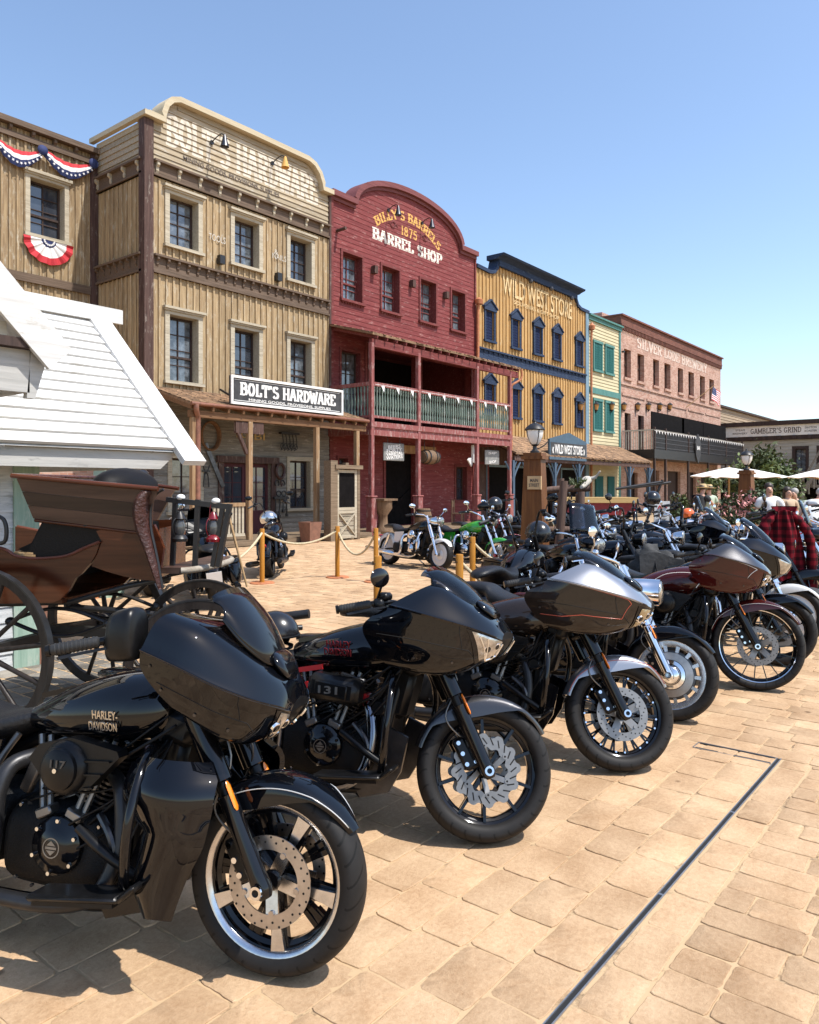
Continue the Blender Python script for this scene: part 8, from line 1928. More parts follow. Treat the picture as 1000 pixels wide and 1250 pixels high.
# ------------------------------------------------------------------ street furniture
def rope_between(a, b, sag, label, r=.020):
    a, b = Vector(a), Vector(b); P = []
    for t in np.linspace(0, 1, 25): p = a.lerp(b, t); p.z -= sag*4*t*(1-t); P.append(tuple(p-a))
    mb = MB(); mb.tube(P, r, 8); o = mb.build('rope', 'rope', None, 60, loc=tuple(a)); tag(o, label, 'rope', 'barrier ropes'); return o
def build_furniture():
    # barrier posts
    proto = None; tops = {}
    for key, (x, y), lb in (
      ('a', gp(320,712)[:2], 'orange barrier post in front of the motorcycle with the silver helmet'),
      ('b', gp(412,705)[:2], 'orange barrier post in front of the weathered half gate'),
      ('c', cam2w((459-500)/930*13.3, 13.3), 'orange barrier post directly behind a thicker one, before the red porch'),
      ('d', gp(577,735)[:2], 'orange barrier post in front of the green tanked motorcycle'),
      ('e', cam2w((461-500)/930*7.9, 7.9), 'thick looking orange barrier post just behind the handlebars of the red detailed black motorcycle'),
      ('f', cam2w((561-500)/930*8.1, 8.1), 'short looking orange barrier post rising behind the screen of the red detailed black motorcycle'),
      ('g', gp(103,730)[:2], 'orange barrier post seen through the carriage wheels')):
        if proto is None:
            t = proto = thing('barrier_post', lb, 'post', (x,y,0), group='orange barrier posts')
            mb = MB(); mb.lathe([(0,.94),(.036,.94),(.042,.93),(.042,.02)],16); part(mb,'post','orange_post',t,40)
            mb = MB(); mb.lathe([(.0,.022),(.20,.022),(.21,.016),(.215,0)],28); part(mb,'base_plate','rust_iron',t,40)
            mb = MB(); mb.tube([(.042,0,.86),(.07,0,.86),(.075,0,.89)],.007,6); mb.tube([(-.042,0,.86),(-.07,0,.86),(-.075,0,.89)],.007,6); part(mb,'hook','iron_black',t,60)
        else: t = copy_tree(proto); t.location = (x,y,0); t['label'] = lb
        tops[key] = Vector((x,y,.87))
    rope_between(tops['a'], tops['b'], .22, 'sagging barrier rope in front of the hardware porch')
    rope_between(tops['b'], tops['c'], .42, 'deeply sagging barrier rope in front of the red porch')
    rope_between(Vector(pd(272,690,10.2)), tops['a'], .10, 'barrier rope from behind the carriage to the first orange post')
    rope_between(tops['d'], Vector(pd(662,676,11.1)), .25, 'barrier rope sagging to the foot of the brown lamp post')
    rope_between(tops['f'], Vector(pd(668,722,8.3)), .18, 'barrier rope running low behind the bronze motorcycle')
    # lamp posts
    def lamp(u, d, vtop, label, sign, hb=.52):
        x, y = cam2w((u-500)/930*d, d); z = EYE+(595-vtop)/930*d; rz = math.atan2(-y,-x)-R_(17)+PI/2
        t = thing('lamp_post', label, 'lamp post', (x,y,0), rz, 'brown square lamp posts')
        mb = MB(); a, b = .185, .130
        vs = [(s*w,q*w,h) for h, w in ((hb,a),(z-.10,b)) for s, q in ((-1,-1),(1,-1),(1,1),(-1,1))]
        mb.add(vs,[(3,2,1,0),(4,5,6,7),(0,1,5,4),(1,2,6,5),(2,3,7,6),(3,0,4,7)]); part(mb,'post','lamp_wood',t)
        mb = MB(); mb.box(-.165,.165,-.165,.165,z-.099,z-.05); mb.box(-.14,.14,-.14,.14,z-.049,z); part(mb,'cap','lamp_wood',t)
        mb = MB(); mb.obox((0,0,hb/2),.48,.48,hb-.001,bev=.02); part(mb,'plinth','umber_post',t)
        L = MB(); L.lathe([(.07,0),(.07,.03),(.035,.05),(.03,.10),(.05,.115),(.055,.13)],16,(0,0,z)); L.lathe([(.15,.345),(.155,.36),(.125,.40),(.08,.435),(.03,.455),(.02,.475),(.026,.49),(.0,.515)],20,(0,0,z)); 
        for k in range(4): a_ = PI/4+PI/2*k; L.tube([(.062*math.cos(a_),.062*math.sin(a_),z+.13),(.118*math.cos(a_),.118*math.sin(a_),z+.25),(.14*math.cos(a_),.14*math.sin(a_),z+.35)],.007,5)
        h = part(L,'lamp_head','iron_black',t,40)
        g = MB(); g.lathe([(.05,.131),(.085,.17),(.115,.24),(.128,.30),(.13,.345)],20,(0,0,z)); part(g,'lamp_glass','lamp_glass',h,60)
        if sign:
            s = MB(); s.box(-.055,.155,-.20,-.155,1.62,1.82); sg = part(s,'plaque','sign_tan',t)
            s = MB(); put_text(s,'MAIN',(.05,-.2015,1.755),.12,.05,.002,0,.015); put_text(s,'STREET',(.05,-.2015,1.685),.16,.05,.002,0,.015); part(s,'lettering','letter_brown',sg)
    lamp(653, 11.6, 553, 'brown square lamp post with a MAIN STREET plaque', True)
    lamp(911.5, 18, 574, 'brown square lamp post standing between the white parasols', False)
    # half gate by the porch
    a, b = pY(404,660,16.3), pY(441,660,16.3); w = b[0]-a[0]; t = thing('porch_gate', 'weathered timber gate with a cross braced lower half beside the hardware porch', 'gate', (a[0],16.3,0))
    zt = pY(410,572,16.3)[2]; zm = pY(420,623,16.3)[2]
    mb = MB(); mb.box(0,.30,0,.3,0,zt+.25); mb.box(w-.12,w,.05,.2,0,zt); mb.box(w-.5,w-.36,.2,.35,0,zt+.2); mb.box(.18,w+.04,-.05,.25,zt,zt+.12); part(mb,'gate_frame','deck_wood',t)
    mb = MB(); x0, x1 = .32, w-.13; mb.box(x0,x0+.1,.06,.12,.05,zt-.02); mb.box(x1-.1,x1,.06,.12,.05,zt-.02)
    for z in (.06, zm-.1, zm, zt-.12): mb.box(x0+.1,x1-.1,.062,.118,z,z+.09)
    mb.beam((x0+.1,.075,.15),(x1-.1,.075,zm-.1),.03,.09,up=(0,1,0)); mb.beam((x1-.1,.08,.15),(x0+.1,.08,zm-.1),.03,.09,up=(0,1,0))
    for k in range(6): mb.box(x0+.1,x1-.1,.10,.117,.15+k*.15,.28+k*.15,0,.8)
    part(mb,'gate_leaf','tan_trim',t); mb = MB(); mb.box(x0+.1,x1-.1,.09,.10,zm+.09,zt-.12); part(mb,'dark_panel','dark_inside',t)
    # pots, tables, barrels on the porches
    p = pY(383,660,16.35); mb = MB(); mb.add([(s*w_,q*w_,h) for h,w_ in ((0,.19),(.62,.25),(.62,.21),(.5,.2)) for s,q in ((-1,-1),(1,-1),(1,1),(-1,1))],[(3,2,1,0)]+[(i*4+j,i*4+(j+1)%4,i*4+4+(j+1)%4,i*4+4+j) for i in range(3) for j in range(4)]+[(12,13,14,15)])
    o = mb.build('flower_pot','terracotta',None,loc=(p[0],16.5,0)); tag(o,'tapering square terracotta pot at the edge of the hardware porch','pot')
    p = pY(467.5,650,16.9); t = thing('barrel_table','tall cask table by the dark doorway of the red shop','table',(p[0],16.9,.15)); mb = MB(); mb.box(-.36,.36,-.36,.36,1.05,1.12); part(mb,'tabletop','barrel_wood',t); mb = MB(); mb.lathe([(.32,1.049),(.32,.78),(.16,.55),(.17,.2),(.26,.05),(.26,0)],14); part(mb,'pedestal','barrel_wood',t,40)
    p = pY(517,650,16.5); t = thing('whiskey_barrel','brown barrel standing by the second red porch post','barrel',(p[0],16.5,0)); mb = MB(); mb.lathe([(0,.9),(.24,.9),(.31,.6),(.32,.45),(.31,.3),(.24,0)],18); part(mb,'staves','barrel_wood',t,40); mb = MB()
    for z,r in ((.08,.262),(.28,.309),(.62,.309),(.82,.262)): mb.lathe([(r,z-.025),(r+.008,z-.025),(r+.008,z+.025),(r,z+.025)],18)
    part(mb,'hoop','iron_black',t,40)
    p = pY(559,640,17.8); t = thing('chair','dark wooden chair by the red shop window','chair',(p[0],17.8,.15),.4); mb = MB(); mb.box(-.22,.22,-.22,.22,.42,.46); part(mb,'seat','barrel_wood',t)
    for sx in (-1,1):
        for sy in (-1,1): mb = MB(); mb.box(sx*.2-.02,sx*.2+.02,sy*.2-.02,sy*.2+.02,0,.419 if sy < 0 else 1.0); part(mb,'leg','barrel_wood',t)
    mb = MB(); mb.box(-.179,.179,.19,.21,.7,.95); part(mb,'backrest','barrel_wood',t)
    # log frame with skull
    t = thing('log_frame','rough log frame with crossed posts behind the parked motorcycles','log frame',pd(693,0,12.6)[:2]+(0,),YAW-PI/2)
    L = lambda u, v, d: ((u-693)/930*d, d-12.6, EYE+(595-v)/930*d)
    mb = MB()
    for (u0,v0,u1,v1,d,r) in ((684,587,674,700,12.3,.065),(689,584,689,700,12.9,.06),(705,600,701,700,12.3,.06),(711,603,717,700,12.9,.06)): mb.tube([L(u0,v0,d),L((u0+u1)/2+.6,(v0+v1)/2,d),L(u1,v1,d)],[r,r*1.1,r],8)
    for (u0,v0,u1,v1,d,r) in ((667,598.5,720,596,12.6,.055),(665,647,719,649,12.6,.055)): mb.tube([L(u0,v0,d),L((u0+u1)/2,(v0+v1)/2-1,d),L(u1,v1,d)],[r,r*1.15,r],8)
    part(mb,'logs','log',t,60)
    p = pd(715.5,590,12.6); t = thing('cattle_skull','white cattle skull with one horn on top of the log frame','skull',p); mb = MB(); mb.sup([(-.17,0,-.06,.03,.03,.03,2),(-.10,0,-.03,.055,.045,.05,2.2),(.0,0,.04,.085,.07,.07,2.2),(.08,0,.06,.075,.06,.06,2),(.11,0,.06,.02,.02,.02,2)],14); part(mb,'skull','old_white',t,60)
    mb = MB()
    for s in (-1,): mb.tube(curve([(.05,s*.06,.08),(.06,s*.14,.10),(.02,s*.24,.2)],4),[.03]*5+[.018]*3+[.008],8)
    part(mb,'horn','old_white',t,60)
    p = pd(706,592,12.6); mb = MB(); rn = random.Random(3)
    for k in range(60): a = rn.uniform(0,2*PI); mb.tube([(rn.uniform(-.09,.09),rn.uniform(-.09,.09),-.05),(.15*math.cos(a),.15*math.sin(a),rn.uniform(.02,.13))],.008,4)
    o = mb.build('dry_bundle','letter_gold' if False else 'leaf',None,loc=p); tag(o,'small bundle of pale dry stalks on the log frame beside the skull','bundle')
    # painted cart beyond
    d = 21; a, b = pd(684,620,d), pd(770,620,d); w = 86/930*d; t = thing('painted_cart','long dark red cart with a pale yellow top rail in front of the ochre store','cart',pd(727,0,d)[:2]+(0,),YAW-PI/2)
    z = lambda v: EYE+(595-v)/930*d
    mb = MB(); mb.box(-w/2,w/2,-.5,.5,z(628),z(613.5)); part(mb,'cart_body','boat_red',t); mb = MB(); mb.box(-w/2-.05,w/2+.05,-.56,.56,z(613.4),z(607)); part(mb,'top_rail','boat_yellow',t)
    for s in (-.32,.32): wagon_wheel(t,(w*s,-.6,.42),.42,0)
    mb = MB(); mb.beam((0,0,.42),(0,0,z(628)),w*.7,.1); part(mb,'chassis','iron_black',t)
    for (u0,v0,u1,v1) in ((728,597,786,588),(742,596,795,589),(764,640,785,586)): mb = MB(); mb.cyl(((u0-727)/930*19,-2,EYE+(595-v0)/930*19),((u1-727)/930*19,-2,EYE+(595-v1)/930*19),.035,n=8); part(mb,'shaft_pole','iron_black',t,60)
    # white price board, planter, parasols
    d = 17; t = thing('price_board','white standing board with a red flourish at its top among the motorcycles','board',pd(808,0,d)[:2]+(0,),YAW-PI/2+.1); w = 19/930*d; h0, h1 = EYE-48/930*d, EYE-17/930*d
    mb = MB(); mb.obox((0,0,(h0+h1)/2),w,.03,h1-h0,(.08,0,0)); part(mb,'panel','sign_white',t); mb = MB(); mb.tube(curve([(-w*.3,-.04,h1-.17),(-w*.18,-.04,h1-.10),(-w*.05,-.04,h1-.16),(w*.08,-.04,h1-.10),(w*.3,-.04,h1-.15)],5),.012,5); part(mb,'printed_flourish','flag_red',t); mb = MB()
    for k in range(4): mb.box(-w*.3,w*.3,-.032,-.028,h1-.28-k*.06,h1-.265-k*.06)
    part(mb,'printed_lines','letter_brown',t); mb = MB(); 
    for s in (-1,1): mb.beam((s*w*.45,.02,h0),(s*w*.45,.15,0),.03,.03)
    part(mb,'board_leg','iron_black',t)
    d = 14.2; t = thing('wooden_planter','reddish wooden planter box in front of the seated crowd','planter',pd(925,0,d)[:2]+(0,),YAW-PI/2+.15); w = 84/930*d; z1 = EYE-47/930*d
    mb = MB()
    for k in range(5): mb.box(-w/2,w/2,-.35,.35,.05+k*(z1-.1)/5,.05+(k+1)*(z1-.1)/5-.012,0,random.uniform(.85,1.1))
    part(mb,'box','crate_wood',t); mb = MB(); mb.box(-w/2-.04,w/2+.04,-.40,.40,z1-.049,z1); part(mb,'rim','crate_wood',t)
    for i, (u, va, d, half, lb) in enumerate(((890,570.5,27,43,'white square parasol on a pale pole, left of the second lamp post'),(914,572,25,40,'white parasol mostly behind the second lamp post'),(1004,572,24,38,'white parasol at the right edge of the photo'))):
        x, y = cam2w((u-500)/930*d, d); za = EYE+(595-va)/930*d; hw = half/930*d; t = thing('parasol',lb,'parasol',(x,y,0),YAW+R_(20)*(i-1),'white parasols at the cafe tables')
        mb = MB(); n = 8; ze = za-.16*hw-.12; G = []
        for r in np.linspace(0.02,1,6):
            row = []
            for k in range(33): a = 2*PI*k/32; rr_ = hw*r/max(abs(math.cos(((a+PI/8)%(PI/4))-PI/8)),.9)*(1-.03*math.cos(8*a)*r); row.append((rr_*math.cos(a),rr_*math.sin(a),za-(za-ze)*r**1.1-.02*math.cos(8*a)*r))
            G.append(row)
        mb.grid(np.array(G),.01,flip=False); part(mb,'canopy','canvas_white',t,40)
        mb = MB(); mb.cyl((0,0,0),(0,0,za+.05),.035,n=8); part(mb,'pole','pole_wood',t,60); mb = MB()
        for k in range(8): a = 2*PI*k/8; mb.cyl((.03*math.cos(a),.03*math.sin(a),za-.35),(hw*.6*math.cos(a),hw*.6*math.sin(a),za-(za-ze)*.62-.03),.012,n=5)
        part(mb,'rib','pole_wood',t,60); mb = MB(); mb.lathe([(0,.1),(.3,.08),(.32,0)],16); part(mb,'base','iron_black',t,40)
    # pale green post of the next stall and its lantern
    x, y = gp(133,728)[:2]; t = thing('stall_post','pale green painted post of another stall seen behind the carriage','post',(x,y,0)); mb = MB(); mb.box(-.16,.16,-.16,.16,.0,2.6); part(mb,'post','green_post',t); mb = MB(); mb.box(-.2,.2,-.2,.2,2.601,2.75); part(mb,'cap','green_post',t)
    p = pd(167,592,10.8); t = thing('stall_lantern','round grey glass lantern hanging under the white hut eave','lantern',p); mb = MB(); mb.lathe([(.12,0),(.13,.02),(.05,-.02)],12); mb.lathe([(.17,.17),(.12,.22),(.05,.27),(0,.3)],12); mb.cyl((0,0,.3),(0,0,.75),.01,n=5); part(mb,'frame','dark_steel',t,40); mb = MB(); mb.lathe([(.11,.02),(.16,.10),(.15,.169)],12); part(mb,'globe','glass_clear',t,60)
    # helmets
    def helmet(u, v, d, mat, lb, r=.135, rz=0, grp='helmets left on the motorcycles'):
        t = thing('helmet', lb, 'helmet', pd(u,v,d), rz, grp)
        mb = MB(); n, m = 28, 14; vs = []; fs = []
        for i in range(m+1):
            th = R_(90)-R_(128)*i/m
            for j in range(n):
                a = 2*PI*j/n; k = 1.0; z_ = math.sin(th)
                if math.cos(a) > .25 and z_ < -.02: z_ = max(z_, -.02-.02*math.cos(a)); 
                vs.append((r*1.12*math.cos(th)*math.cos(a)*k, r*.95*math.cos(th)*math.sin(a), r*1.02*z_+r*.1))
        for i in range(m):
            for j in range(n): fs.append((i*n+j,(i+1)*n+j,(i+1)*n+(j+1)%n,i*n+(j+1)%n))
        mb.add(vs,fs); part(mb,'shell',mat,t,60)
        mb = MB(); mb.lathe([(r*.6,-r*.5),(r*.8,-r*.55),(r*.82,-r*.42)],20); part(mb,'lining','cloth_black',t,60)
        mb = MB()
        for s in (-1,1): mb.cyl((-.01,s*r*.93,-.01),(-.01,s*r*.98,-.01),r*.24,n=16)
        part(mb,'ear_boss',mat,t,40)
        mb = MB(); mb.tube([(r*1.13*math.cos(a),r*.97*math.sin(a),r*.07) for a in np.linspace(-1.3,1.3,15)],.006,6); part(mb,'trim','satin_black',t,60)
    hz = YAW-PI/2
    helmet(336, 776, 4.05, 'helmet_black', 'satin black helmet resting on the seat of the second motorcycle', .118, hz-.4)
    helmet(328, 634, 15.3, 'helmet_silver', 'silver helmet hung on the mirror of the motorcycle seen from behind', .16, hz)
    helmet(657, 653, 8.9, 'helmet_black', 'black helmet balanced on the handlebar below the lamp post', .15, hz+2)
    helmet(604, 617, 16.3, 'helmet_black', 'black helmet on the bars of the farthest motorcycle at the red shop', .17, hz+1)
    helmet(797, 610, 15.5, 'helmet_black', 'black helmet on a bike beside the white price board', .16, hz+1)
    helmet(840, 628, 15.2, 'helmet_orange', 'orange helmet on a motorcycle left of the person in a green top', .115, hz)
    # cloths: plaid shirt and grey bag
    d = 8.95; p = pd(955, 624, d); t = thing('plaid_shirt','red and black plaid shirt hung over the handlebars of a motorcycle','shirt',p,YAW-PI/2)
    def cloth(w0, w1, h, off, fold, depth, lean, seed):
        G = []; rn = np.random.default_rng(seed); ph = rn.uniform(0,6,4)
        for v in np.linspace(0,1,26):
            row = []
            for u in np.linspace(-1,1,25):
                w = w0+(w1-w0)*v**.8; row.append((off[0]+u*w+lean*v+.02*math.sin(5*v+ph[3]), off[1]-depth*(1-u*u)*.6+fold*math.sin(5.5*u+ph[0]+2.5*v)*(.2+v)+fold*.5*math.sin(11*u+ph[1]-3*v), off[2]-h*v-.09*u*u*(1-v)+.03*math.sin(4*u+ph[2])*v))
            G.append(row)
        return np.array(G)
    mb = MB(); mb.grid(cloth(.13,.27,.82,(0,-.02,.02),.035,.14,.03,1),.012); mb.grid(cloth(.12,.26,.70,(0,.12,.02),.03,-.12,.0,2),.012); part(mb,'body','plaid',t,60)
    for sg, l in ((-1,.62),(1,.98)):
        mb = MB(); P = curve([(sg*.10,0,-.03),(sg*.22,-.04,-.16),(sg*.28+.03,-.06,-.42),(sg*.26+.06,-.04,-l)],7); mb.tube(P,[.07+.012*math.sin(k*1.7)+.004*k*.3 for k in range(len(P))],14,flat=.6); part(mb,'sleeve','plaid',t,60)
    mb = MB(); mb.grid(np.array([[(.12*math.cos(a)*(1+.2*v),-.05+.07*math.sin(a),.0+.06*v) for a in np.linspace(-.2,PI+.2,13)] for v in np.linspace(0,1,4)]),.01); part(mb,'collar','plaid',t,60)
    d = 8.7; t = thing('canvas_bag','crumpled dark grey canvas bag strapped on a black motorcycle','bag',pd(803,700,d),YAW-PI/2); mb = MB(); n, m = 36, 22; vs = []; fs = []
    for i in range(m+1):
        th = PI*i/m-PI/2
        for j in range(n):
            a = 2*PI*j/n; k = 1+.10*math.sin(3*a+2*th)+.06*math.sin(7*a-5*th)+.05*math.sin(11*th+2*a); c = abs(math.cos(th))**.6*math.copysign(1,math.cos(th)); vs.append((.30*c*math.cos(a)*k,.17*c*math.sin(a)*k,.27*math.sin(th)*k-.06*math.cos(a)))
    for i in range(m):
        for j in range(n): fs.append((i*n+j,i*n+(j+1)%n,(i+1)*n+(j+1)%n,(i+1)*n+j))
    mb.add(vs,fs); part(mb,'bag','bag_grey',t,60); mb = MB(); mb.grid(np.array([[(-.26+.5*u,-.17-.04*math.sin(3*u+2*v),.22-.36*v+.04*math.sin(5*u)) for v in np.linspace(0,1,12)] for u in np.linspace(0,1,14)]),.012,flip=True); part(mb,'flap','bag_grey',t,60)
    mb = MB(); mb.tube(curve([(-.1,-.19,.2),(-.08,-.23,0),(-.06,-.19,-.25)],5),.012,6,flat=.5); part(mb,'strap','cloth_black',t,60)

# ------------------------------------------------------------------ trees and plants
def leaf_cloud(mb, c, rx, ry, rz, n, s, seed, shell=.55):
    rn = np.random.default_rng(seed); cl = rn.normal(size=(max(8,n//90),3)); cl /= np.linalg.norm(cl,axis=1,keepdims=True); cl *= rn.uniform(.35,1.0,(len(cl),1)); tn = rn.uniform(.6,1.35,len(cl))
    for k in range(n):
        q = rn.integers(len(cl)); p = cl[q]+rn.normal(size=3)*.19
        P = np.array(c)+p*np.array([rx,ry,rz]); a = rn.normal(size=3); a /= np.linalg.norm(a); b = np.cross(a,rn.normal(size=3)); b /= np.linalg.norm(b)+1e-9; l = s*rn.uniform(.6,1.3); w = l*.42
        mb.add([tuple(P-a*l),tuple(P+b*w),tuple(P+a*l),tuple(P-b*w)],[(0,1,2,3)],0,float(tn[q]*rn.uniform(.8,1.2)))
def build_plants():
    def tree(u, v0, v1, hw, d, n, label, mat='leaf', seed=1, s=.10, cat='tree', name='leafy_tree', group=None):
        x, y = cam2w((u-500)/930*d, d); z1, z0 = EYE+(595-v0)/930*d, max(.3,EYE+(595-v1)/930*d); w = hw/930*d; t = thing(name, label, cat, (x,y,0), group=group); rn = random.Random(seed)
        mb = MB(); mb.tube([(0,0,0),(.03,.02,z0),(.0,.05,(z0+z1)/2),(.02,0,z1*.9)],[.09,.07,.045,.012],8)
        for k in range(9): a = rn.uniform(0,2*PI); h = rn.uniform(z0,z1*.75); mb.tube([(.02,.02,h),(w*.45*math.cos(a),w*.45*math.sin(a),h+.3),(w*.8*math.cos(a),w*.8*math.sin(a),h+.45)],[.03,.02,.006],5)
        part(mb,'trunk','bark',t,60); mb = MB(); leaf_cloud(mb,(0,0,(z0+z1)/2),w,w,(z1-z0)/2,n,s,seed); part(mb,'crown',mat,t)
    tree(934,553,634,38,35,7500,'bushy green tree in front of the grey cafe','leaf',4,.13)
    tree(944,590,640,14,34,1600,'lower green tree beside the cafe staircase','leaf_dark',14,.12)
    tree(918,566,610,14,38,900,'thin twiggy sapling behind the second lamp post','leaf',9,.12)
    gp_ = 'shrubs along the foot of the brewery'
    tree(832,598,640,11,27,1500,'pale green shrub by the brewery left of the two people in hats','leaf',5,.09,'shrub','leafy_shrub',gp_)
    tree(866,576,632,12,33,1600,'tall climbing shrub behind the person in the straw hat','leaf',6,.09,'shrub','leafy_shrub',gp_)
    tree(822,612,645,9,24,900,'low shrub with drying leaves beside the white price board','leaf_dark',7,.08,'shrub','leafy_shrub',gp_)
    for u, v, d, lb in ((885,620,19,'pink flowering bush right of the person in the green top'),(904,628,15.5,'flowering plant in the wooden planter under the second lamp post'),(914,612,16,'tall pink flowers between the lamp post and the man in a white tee shirt')):
        x,y,z = pd(u,v,d); t = thing('flowering_plant',lb,'plant',(x,y,max(0,z-.45)),group='flowering plants by the cafe'); mb = MB(); leaf_cloud(mb,(0,0,.35),.35,.35,.35,500,.06,int(u)); part(mb,'leaves','leaf_dark',t); mb = MB(); leaf_cloud(mb,(0,0,.5),.35,.35,.28,110,.05,int(u)+1); part(mb,'blossom','flower',t)

# ------------------------------------------------------------------ people
def skin_obj(name, pts, edges, rad, mat, par, root=0, sub=2):
    me = bpy.data.meshes.new(name); me.from_pydata(pts, edges, []); me.materials.append(M[mat]); o = bpy.data.objects.new(name, me); COL.objects.link(o); o.parent = par
    sk = o.modifiers.new('skin','SKIN'); sk.use_smooth_shade = True
    for i, r in enumerate(rad): d = me.skin_vertices[0].data[i]; d.radius = r if isinstance(r, tuple) else (r, r); d.use_root = (i == root)
    s = o.modifiers.new('sub','SUBSURF'); s.levels = sub; s.render_levels = sub; return o
def person(label, u, d, rz, shirt, trousers, bend=0.0, hair='hair_dark', hat=None, long_hair=False, H=1.72, arms=('down','down'), sleeve=True, bag=False, group=None):
    x, y = cam2w((u-500)/930*d, d); T = thing('person', label, 'person', (x,y,0), rz, group); k = H/1.72
    B = lambda p, b=bend: (p[0]+math.sin(b)*(p[2]-.95) if p[2] > .95 else p[0], p[1], .95+(p[2]-.95)*math.cos(b)-p[0]*math.sin(b)*.0 if p[2] > .95 else p[2])
    S = lambda L: [tuple(c*k for c in B(p)) for p in L]
    arm = {'down': [(.0,.24,1.18),(.05,.27,.95),(.08,.26,.86)], 'fold': [(-.02,.25,1.18),(.20,.16,1.10),(.28,.08,1.12)], 'hip': [(-.05,.30,1.18),(.05,.22,1.0),(.09,.17,.98)], 'reach': [(.18,.24,1.25),(.40,.20,1.16),(.48,.19,1.14)]}
    pts = [(0,0,.95),(0,0,1.12),(.0,0,1.30),(.0,0,1.42),(.01,0,1.50),(.02,0,1.56),(.025,0,1.64),(.02,0,1.70)]; ed = [(i,i+1) for i in range(7)]; rad = [(.15,.11),(.135,.10),(.15,.11),(.10,.08),.052,(.07,.068),(.085,.076),(.055,.052)]
    pts.append((.115,0,1.615)); ed.append((6,8)); rad.append(.016)
    for s, md in ((-1,arms[0]),(1,arms[1])):
        b = len(pts); a = [(p[0], s*p[1], p[2]) for p in arm[md]]; pts += [(.0,s*.17,1.40)]+a; ed += [(3,b),(b,b+1),(b+1,b+2),(b+2,b+3)]; rad += [.062,.045,.034,.036]
        h = Vector(a[2]); dr = (h-Vector(a[1])).normalized()
        for f in range(5): 
            t = h+dr*(.085 if f < 4 else .045)+Vector((0,(f-1.5)*.019,0)) if f < 4 else h+dr*.04+Vector((.045,0,0)); pts.append(tuple(t)); ed.append((b+3,len(pts)-1)); rad.append(.010)
    for s in (-1,1): b = len(pts); pts += [(0,s*.095,.86),(.02,s*.105,.48),(-.02,s*.11,.09),(.13,s*.12,.035)]; ed += [(0,b),(b,b+1),(b+1,b+2),(b+2,b+3)]; rad += [.09,.055,.04,.038]
    rad = [tuple(q*k for q in r) if isinstance(r,tuple) else r*k for r in rad]
    skin_obj('body', S(pts), ed, rad, 'skin', T)
    # clothes
    pts = [(0,0,.90),(0,0,1.10),(0,0,1.30),(.0,0,1.43)]; ed = [(0,1),(1,2),(2,3)]; rad = [(.175,.135),(.165,.13),(.175,.135),(.10,.085)]
    for s, md in ((-1,arms[0]),(1,arms[1])):
        b = len(pts); a = arm[md][0]; e = (a[0]*.75,s*(.18+(a[1]-.18)*.8),1.40+(a[2]-1.40)*.75); pts += [(.0,s*.185,1.40),e]; ed += [(3,b),(b,b+1)]; rad += [.085,.075 if sleeve else .03]
    rad = [tuple(q*k for q in r) if isinstance(r,tuple) else r*k for r in rad]; skin_obj('shirt', S(pts), ed, rad, shirt, T)
    pts = [(0,0,.97),(0,0,.88)]; ed = [(0,1)]; rad = [(.165,.125),(.165,.13)]
    for s in (-1,1): b = len(pts); pts += [(0,s*.10,.80),(.02,s*.108,.48),(-.02,s*.11,.10)]; ed += [(1,b),(b,b+1),(b+1,b+2)]; rad += [.105,.075,.065]
    rad = [tuple(q*k for q in r) if isinstance(r,tuple) else r*k for r in rad]; skin_obj('trousers', S(pts), ed, rad, trousers, T)
    hc = Vector(S([(.012,0,1.665)])[0]); mb = MB(); mb.ell(hc+Vector((-.036,0,.022)), .092*k,.088*k,.088*k,16,10,z0=-.55)
    if long_hair: mb.sup([(hc.z-.30,-.07,0,.05,.03,.03,2),(hc.z-.15,-.075,0,.09,.04,.05,2),(hc.z,-.05,0,.095,.05,.06,2)],14,axis='z')
    part(mb,'hair',hair,T,180)
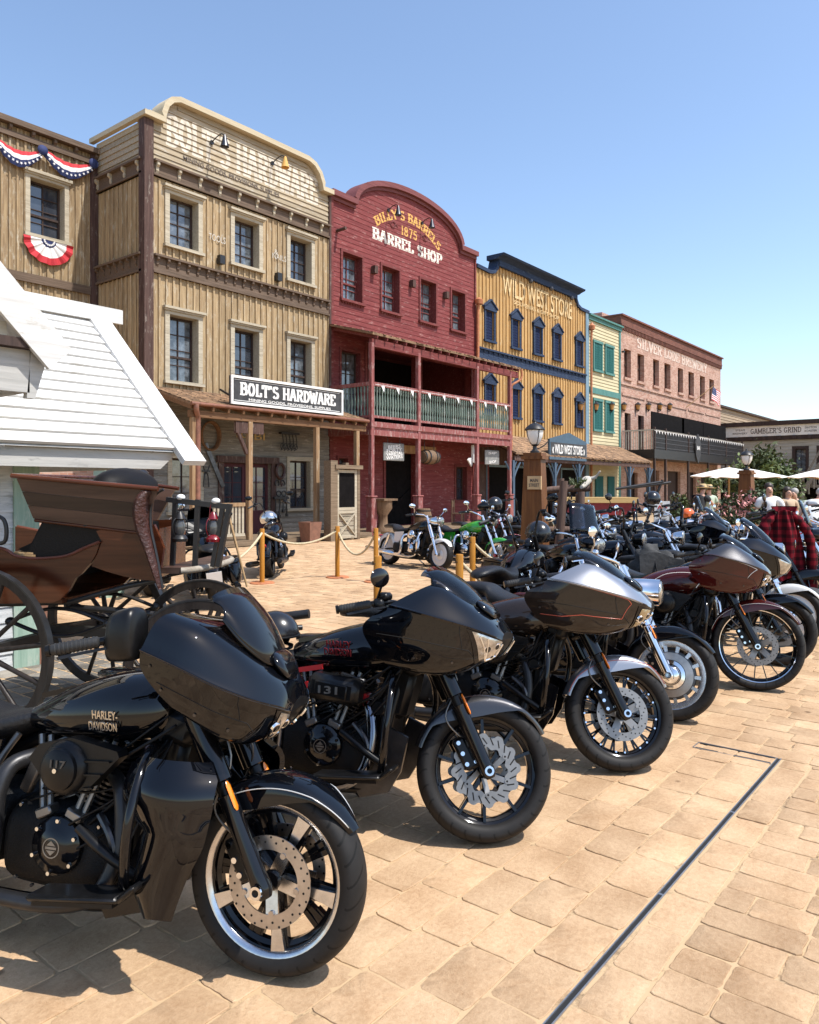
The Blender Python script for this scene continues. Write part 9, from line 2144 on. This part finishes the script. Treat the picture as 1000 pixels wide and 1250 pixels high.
    if hat:
        mb = MB(); mb.lathe([(.0,.10),(.06,.10),(.088,.075),(.098,.015),(.19,.0),(.20,.006),(.19,-.008),(.09,-.004)],24,(hc.x,0,hc.z+.03)); part(mb,'hat',hat,T,50)
    mb = MB(); 
    f = Vector(S([(.098,0,1.64)])[0])
    for s in (-1,1): mb.ell(f+Vector((0,s*.032*k,0)), .008,.014,.008,8,6)
    mb.ell(f+Vector((-.002,0,-.075*k)), .008,.024,.006,8,6); part(mb,'face_features','hair_dark',T,180)
    if bag: mb = MB(); mb.tube(curve(S([(.12,.15,1.44),(.17,-.02,1.2),(.02,-.20,.98)]),5)+curve(S([(.02,-.20,.98),(-.15,-.02,1.2),(-.10,.15,1.44)]),5),.018,6,flat=.4); part(mb,'shoulder_strap','cloth_black',T,60)
    return T
def build_people():
    f = YAW
    person('person in a straw hat and pale green top seen from behind',866,21.5,f+.2,'cloth_green','denim',hat='straw',arms=('down','hip'),H=1.66)
    person('person in black with a straw hat leaning beside the one in green',852,20.5,f-.9,'cloth_black','cloth_black',bend=.35,hat='straw',arms=('reach','reach'),H=1.72)
    person('man in a white tee shirt facing the square by the wooden planter',939,15.6,f+PI-.2,'cloth_white','cloth_black',arms=('fold','hip'),H=1.70)
    person('long haired woman in a tan top behind the plaid shirt',962,16.6,f+PI+.2,'cloth_tan','denim',long_hair=True,arms=('fold','fold'),H=1.62)
    person('man in a white shirt with a black shoulder strap bending over',986,15.2,f-1.1,'cloth_white','denim',bend=.65,hair='hair_grey',arms=('reach','down'),bag=True,H=1.74)
    person('person in a pale grey top half hidden behind the bending man',975,17.4,f+2.2,'cloth_green','cloth_black',bend=.3,hair='hair_grey',arms=('down','fold'),H=1.62)
M_EXTRA = lambda: M.update(chrome_dark=plain('black chrome', (.16,.17,.20), rough=.1, metal=1.0), lens_amber=plain('smoked headlight lens', (.40,.34,.22), rough=.2, metal=.7, coat=1.0, bump=.9, bscale=45))
build_materials(); M_EXTRA(); setup_view(); build_ground(); build_all_buildings(); build_bikes()
build_carriage(); build_furniture(); build_plants(); build_people()
